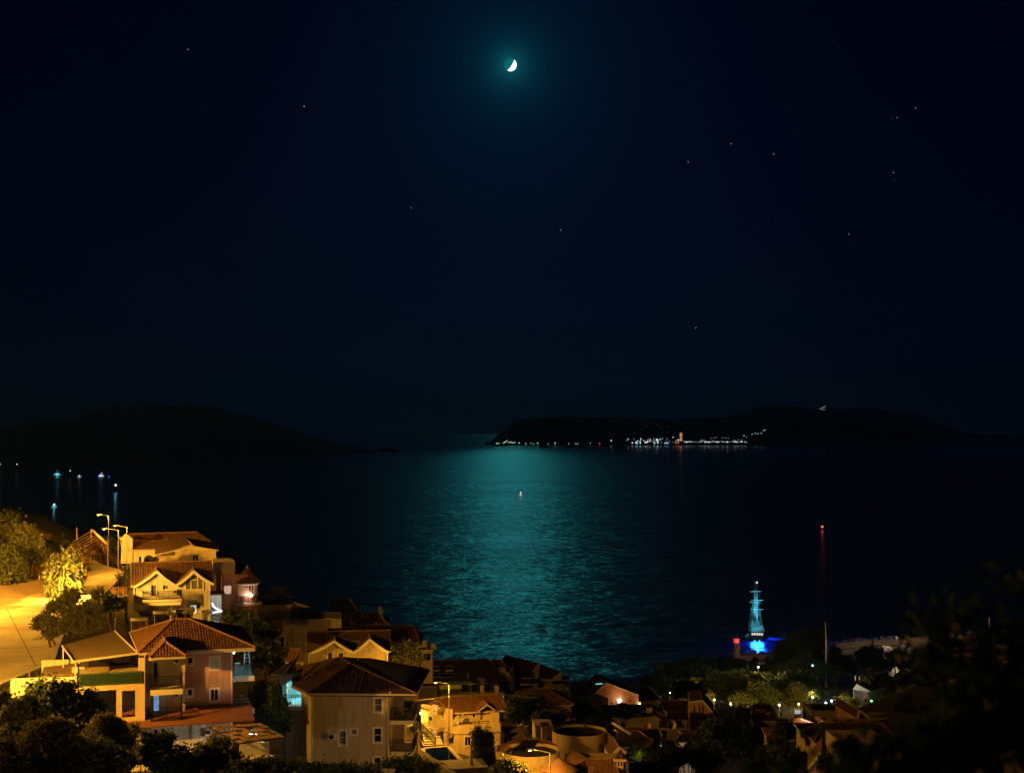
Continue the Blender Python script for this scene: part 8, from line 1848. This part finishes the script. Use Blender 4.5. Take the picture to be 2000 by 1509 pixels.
for px, py, D, rx, ry, lab in ((1275,1500,125,40,14,'low dark bush in front of the small white gable'), (1310,1470,128,22,26,'dark bush between the small white gable and the white lit wall'), (1395,1425,150,34,30,'black tree in front of the pinkish slit window wall'), (1430,1395,185,36,18,'black tree left of the three pale skylights'), (1450,1450,150,48,34,'large black tree in the middle of the lower right roofs'), (1530,1470,140,46,34,'black tree left of the warm lit gable edge'), (1380,1480,130,44,26,'black bush at the bottom between the white wall and the big black tree'), (1540,1425,165,20,16,'black bush left of the orange brown wall'), (1660,1490,118,30,16,'low black bush under the plain dim wall'), (1615,1490,124,14,12,'bush tinted green by the lamp at the bottom edge'), (1350,1470,138,22,14,'ragged shrub lit from behind beside the corner pillar'), (1215,1385,205,16,8,'dark shrub below the round wall lamp'), (1345,1345,300,40,20,'dark tree at the left edge of the park above the roofs')):
    b = P(px, py, D); b.z = min(ground(b.x, b.y), b.z - ry/F*D); rnd = random.Random(px); q = []
    for i in range(5): q.append(blob(b, px + rnd.uniform(-.5, .5)*rx, py + rnd.uniform(-.4, .5)*ry, D + rnd.uniform(-2, 2), rx*.62, ry*.62, 620))
    tree('dark_tree' if ry > 16 else 'dark_bush', lab, 'tree' if ry > 16 else 'bush', b, q, .15 + D*.0009, L_DARK, px, trunk=.1, stems=1 if ry > 16 else 3)

# ---- the wood of pines and carobs in the harbour park: a few shapes, each tree its own object
def proto(seed, leafm, n=5200, leaf=.36, H=10):
    rnd = random.Random(seed); bl = []
    for i in range(9):
        a = rnd.uniform(0, 6.28); r = rnd.uniform(0, .30)*H; z = rnd.uniform(.38, .92)*H; k = rnd.uniform(.16, .25)*H
        bl.append((r*math.cos(a)*(1.15-z/H*.6), r*math.sin(a)*(1.15-z/H*.6), z, k, k, k*.8, n//9))
    e = tree('park_tree', 'x', 'tree', (0, 0, -500), bl, leaf, leafm, seed, trunk=.22, fork=.35, elong=2.0)
    return e
PR = [proto(101, L_PINE), proto(102, L_PINE), proto(103, L_DARK), proto(104, L_OLIVE)]
used = [False]*4
def place(k, px, top_py, D, sx=1.0, lab=None, group='trees of the harbour park', name='park_tree'):
    x = (px-CX)/F*D; zg = max(ground(x, D), 0.3); H = CZ + (HY-top_py)/F*D - zg
    s = max(.35, H/10.2)
    src = PR[k]
    if not used[k]: r = src; used[k] = True
    else:
        r = src.copy(); col.objects.link(r)
        for c in src.children:
            d = c.copy(); col.objects.link(d); d.parent = r
    r.name = name; r.location = (x, D, zg-.1); r.scale = (s*sx, s*sx, s); r.rotation_euler = (0, 0, rndp.uniform(0, 6.28)); tag(r, lab, 'tree', group)
    return r
rndp = random.Random(9)
LB = 'dark leafy tree in the unlit back of the harbour park'; LF = 'tree lit from below by the yellow park lamps'; LH = 'dark tree along the harbour road'
for px, ty, D, k in ((1448,1282,462,1),(1475,1281,464,2),(1500,1282,462,0),(1524,1277,462,1),(1430,1283,462,2),(1408,1282,460,0),(1470,1288,456,2),(1490,1296,440,0),(1518,1294,436,1),(1478,1312,400,2),(1262,1318,415,2),(1288,1298,430,0),(1312,1290,440,1),(1335,1285,440,2),(1362,1282,445,0),(1392,1280,450,1),(1420,1284,450,2),(1448,1288,452,1),(1352,1305,410,2),(1385,1308,405,0),(1420,1306,410,1),(1452,1304,415,2),(1505,1290,445,0),(1530,1256,450,2),(1555,1222,452,1),(1580,1224,455,2),(1600,1250,450,0),(1540,1285,430,1),(1570,1275,430,0),(1600,1290,425,2),(1500,1310,412,2),(1535,1312,405,0),(1565,1305,408,1),(1290,1330,385,1),(1320,1325,380,2),(1345,1330,360,0),(1265,1345,350,2),(1290,1362,330,1)):
    place(k, px, ty, D, rndp.uniform(.85, 1.25), LB)
for px, ty, D, k in ((1372,1338,358,1),(1405,1318,388,0),(1432,1312,392,3),(1460,1320,390,1),(1450,1345,362,1),(1480,1332,370,3),(1502,1340,366,2),(1540,1322,382,1),(1560,1335,372,3),(1586,1342,388,3)):
    place(k, px, ty, D, rndp.uniform(.95, 1.35), LF)
for px, ty, D, k in ((1625,1262,470,2),(1645,1275,462,1),(1665,1284,455,0),(1690,1262,475,2),(1706,1256,480,1),(1722,1272,465,0),(1632,1305,425,2),(1655,1290,460,1),(1750,1268,475,2),(1790,1272,470,0),(1815,1262,478,1),(1765,1288,450,2),(1800,1290,440,1),(1835,1278,455,0),(1750,1325,400,2),(1775,1320,395,1),(1758,1345,370,0),(1800,1335,375,2),(1832,1320,390,1),(1650,1352,372,3),(1668,1362,362,3),(1695,1366,358,0),(1722,1358,366,2),(1610,1345,392,2),(1860,1240,500,1),(1900,1248,490,2)):
    place(k, px, ty, D, rndp.uniform(.85, 1.2), LH)
LS = 'dark tree on the slope behind the near leaves'
for px, ty, D, k in ((1738,1406,232,2),(1762,1388,236,1),(1790,1372,240,0),(1815,1358,240,2),(1842,1340,244,1),(1870,1318,245,2),(1898,1292,243,0),(1926,1266,238,1),(1800,1402,222,1),(1835,1386,224,2),(1872,1364,226,0),(1910,1330,228,2),(1770,1420,212,0),(1950,1300,225,1)):
    place(k, px, ty, D, rndp.uniform(1.1, 1.5), LS, 'trees on the right hand slope')
for i, e in enumerate(PR):
    if not used[i]:
        for c in list(e.children): bpy.data.objects.remove(c)
        bpy.data.objects.remove(e)
def palm(lab, px, py, D, m, seed, base_z=None):
    p = P(px, py, D); g_ = min(ground(p.x, p.y), p.z-3); e = thing('palm_tree', lab, 'palm', (p.x, p.y, g_), 0, 'palms by the harbour'); H = p.z - g_; rnd = random.Random(seed)
    MB().tube((0, 0, -.3), (.1, 0, H*.5), .24, .19, 8).tube((.1, 0, H*.5), (0, 0, H), .19, .16, 8).build('trunk', BARK, e)
    for i in range(18):
        a = 2*math.pi*i/18 + rnd.uniform(-.15, .15); el = rnd.uniform(-.2, 1.0); L = rnd.uniform(2.2, 3.0); mb = MB(); pts = [Vector((math.cos(a)*L*t, math.sin(a)*L*t, H + L*(math.sin(el)*t - .75*t*t))) for t in [0, .2, .4, .6, .8, 1]]
        s = Vector((-math.sin(a), math.cos(a), 0))
        for q, r in zip(pts, pts[1:]):
            for sg in (-1, 1): mb.poly(q, r, r + s*sg*.35 - Vector((0, 0, .22)), q + s*sg*.38 - Vector((0, 0, .22)))
        mb.build('frond', m, e)
palm('palm in front of the long white harbour building', 1694, 1322, 384, L_OLIVE, 1)
palm('palm with drooping fronds right of the glowing end wall', 1776, 1312, 420, L_OLIVE, 2)

# ---- the dark tree close to the camera, out of focus
b = Vector((2.9, 5.6, 86.2))
fb = lambda px, py, D, rx, ry, n: blob(b, px, py, D, rx, ry, n, depth=.28)
bl = [fb(1960,1430,5.6,95,80,620), fb(1880,1390,5.8,60,55,330), fb(1850,1465,5.6,80,46,420), fb(1960,1310,5.8,50,60,240), fb(1760,1492,5.7,70,26,260), fb(1990,1215,5.8,30,40,90), fb(1812,1232,6.0,20,34,70), fb(1905,1230,6.0,34,28,90), fb(1660,1504,5.7,70,16,160), fb(1975,1135,5.9,26,18,30), fb(1812,1185,6.1,8,20,9), fb(1540,1506,5.6,50,16,50), fb(1460,1488,5.8,34,26,40), fb(1800,1420,5.9,40,36,150), fb(1850,1300,6.0,30,36,90), fb(1780,1275,6.0,14,20,12)]
tree('foreground_tree', 'out of focus dark leafy branches close to the camera at the lower right', 'tree', b, bl, .045, leaf_mat('near_leaves', (.07, .14, .055), (.03, .065, .028)), 61, trunk=.022, fork=.3, elong=1.9)
e = thing('added_leaf_light', 'added unseen lamp behind the camera that brightens the near leaves', 'wall lamp', (-2.2, -2.5, 91.2)); MB().lathe([(0, -.1), (.08, -.05), (.08, .05), (0, .1)], 10).build('globe', glow('leaf_light_globe', (.8, 1, .8), 2), e); MB().bar((0, 0, 0), (0, -.3, 0), .05).build('bracket', IRON, e); light(e, 'POINT', (0, .2, 0), 15, (.40, 1.0, .75), .1)  # added light with no known source, placed to brighten the near leaves
for t_, n_ in ((LB, 'dark tree in the unlit back of the park, %s from the left'), (LF, 'park tree lit from below by yellow lamps, %s from the left'), (LH, 'dark tree along the harbour road, %s from the left'), (LS, 'dark tree on the slope behind the near leaves, %s from the left')):
    number_labels([o for o in col.objects if o.name.startswith('park_tree') and o.get('label') == t_], n_)
# ================================================================== CABLES AND AERIALS
def cable(lab, a, b, sag=.6, r=.02):
    a, b = Vector(a), Vector(b); e = thing('overhead_cable', lab, 'cable', a, 0, 'overhead cables'); pts = [(a.lerp(b, i/14) - a) - Vector((0, 0, sag*4*(i/14)*(1-i/14))) for i in range(15)]
    MB().path(pts, r, 5).build('wire', BLACK_PL, e); MB().tube((0, 0, -.12), (0, 0, .12), .05).build('insulator', PLASTIC, e)
cable('cable sagging from the far street lamp to the second one', P(212, 1009, 196), P(231, 1037, 168), .5)
cable('cable from the second street lamp to the twin gabled roof', P(231, 1040, 168), P(262, 1143, 160), .6)
cable('cable crossing the twin gabled front below its balcony', P(262, 1150, 159.5), P(410, 1162, 163), .8)
cable('cable from the ochre house eave down to the bay', P(284, 1282, 100), P(150, 1318, 98.5), .5)
cable('cable from the street lamp pole to the yellow corner house', P(877, 1345, 158), P(898, 1392, 166), .3)
cable('cable strung from the beige house gutter to the yellow corner house lamp pole', P(762, 1352, 111), P(877, 1352, 158), 1.2)
def aerial(lab, p, H=1.8):
    e = thing('tv_aerial', lab, 'aerial', p, R(random.Random(int(p.x*10)).uniform(0, 180)), 'television aerials'); MB().tube((0, 0, -.4), (0, 0, H), .022).build('mast', STEEL, e); mb = MB(); mb.bar((-.6, 0, H-.1), (.6, 0, H-.1), .025)
    for k in range(7): x = -.55 + .18*k; mb.bar((x, -.3+.02*k, H-.1), (x, .3-.02*k, H-.1), .015)
    mb.build('elements', STEEL, e)
aerial('television aerial on the ridge of the big beige house', P(700, 1288, 117))
aerial('television aerial on the dark ridge of the second twin gabled house', P(640, 1234, 163))
aerial('television aerial on the ridge of the ochre house', P(362, 1211, 107))
aerial('television aerial on the long roof of the yellow corner house', P(920, 1360, 172))
aerial('television aerial on the black roof with three skylights over the sea', P(930, 1286, 212))
# ================================================================== SEA AIR BETWEEN US AND THE ISLAND
hz = MB().box(-9000, 9000, -60, 15500, -12, 420).build('haze', bpy.data.materials.new('sea_haze')); tag(hz, 'thin night haze over the whole bay', 'haze', kind='stuff')
m = hz.data.materials[0]; m.use_nodes = True; t = m.node_tree; t.nodes.clear()
o_ = t.nodes.new('ShaderNodeOutputMaterial'); v_ = t.nodes.new('ShaderNodeVolumePrincipled'); v_.inputs['Density'].default_value = 3.6e-5; v_.inputs['Color'].default_value = (.22, .62, 1.0, 1); v_.inputs['Anisotropy'].default_value = 0.3
t.links.new(v_.outputs[0], o_.inputs['Volume'])
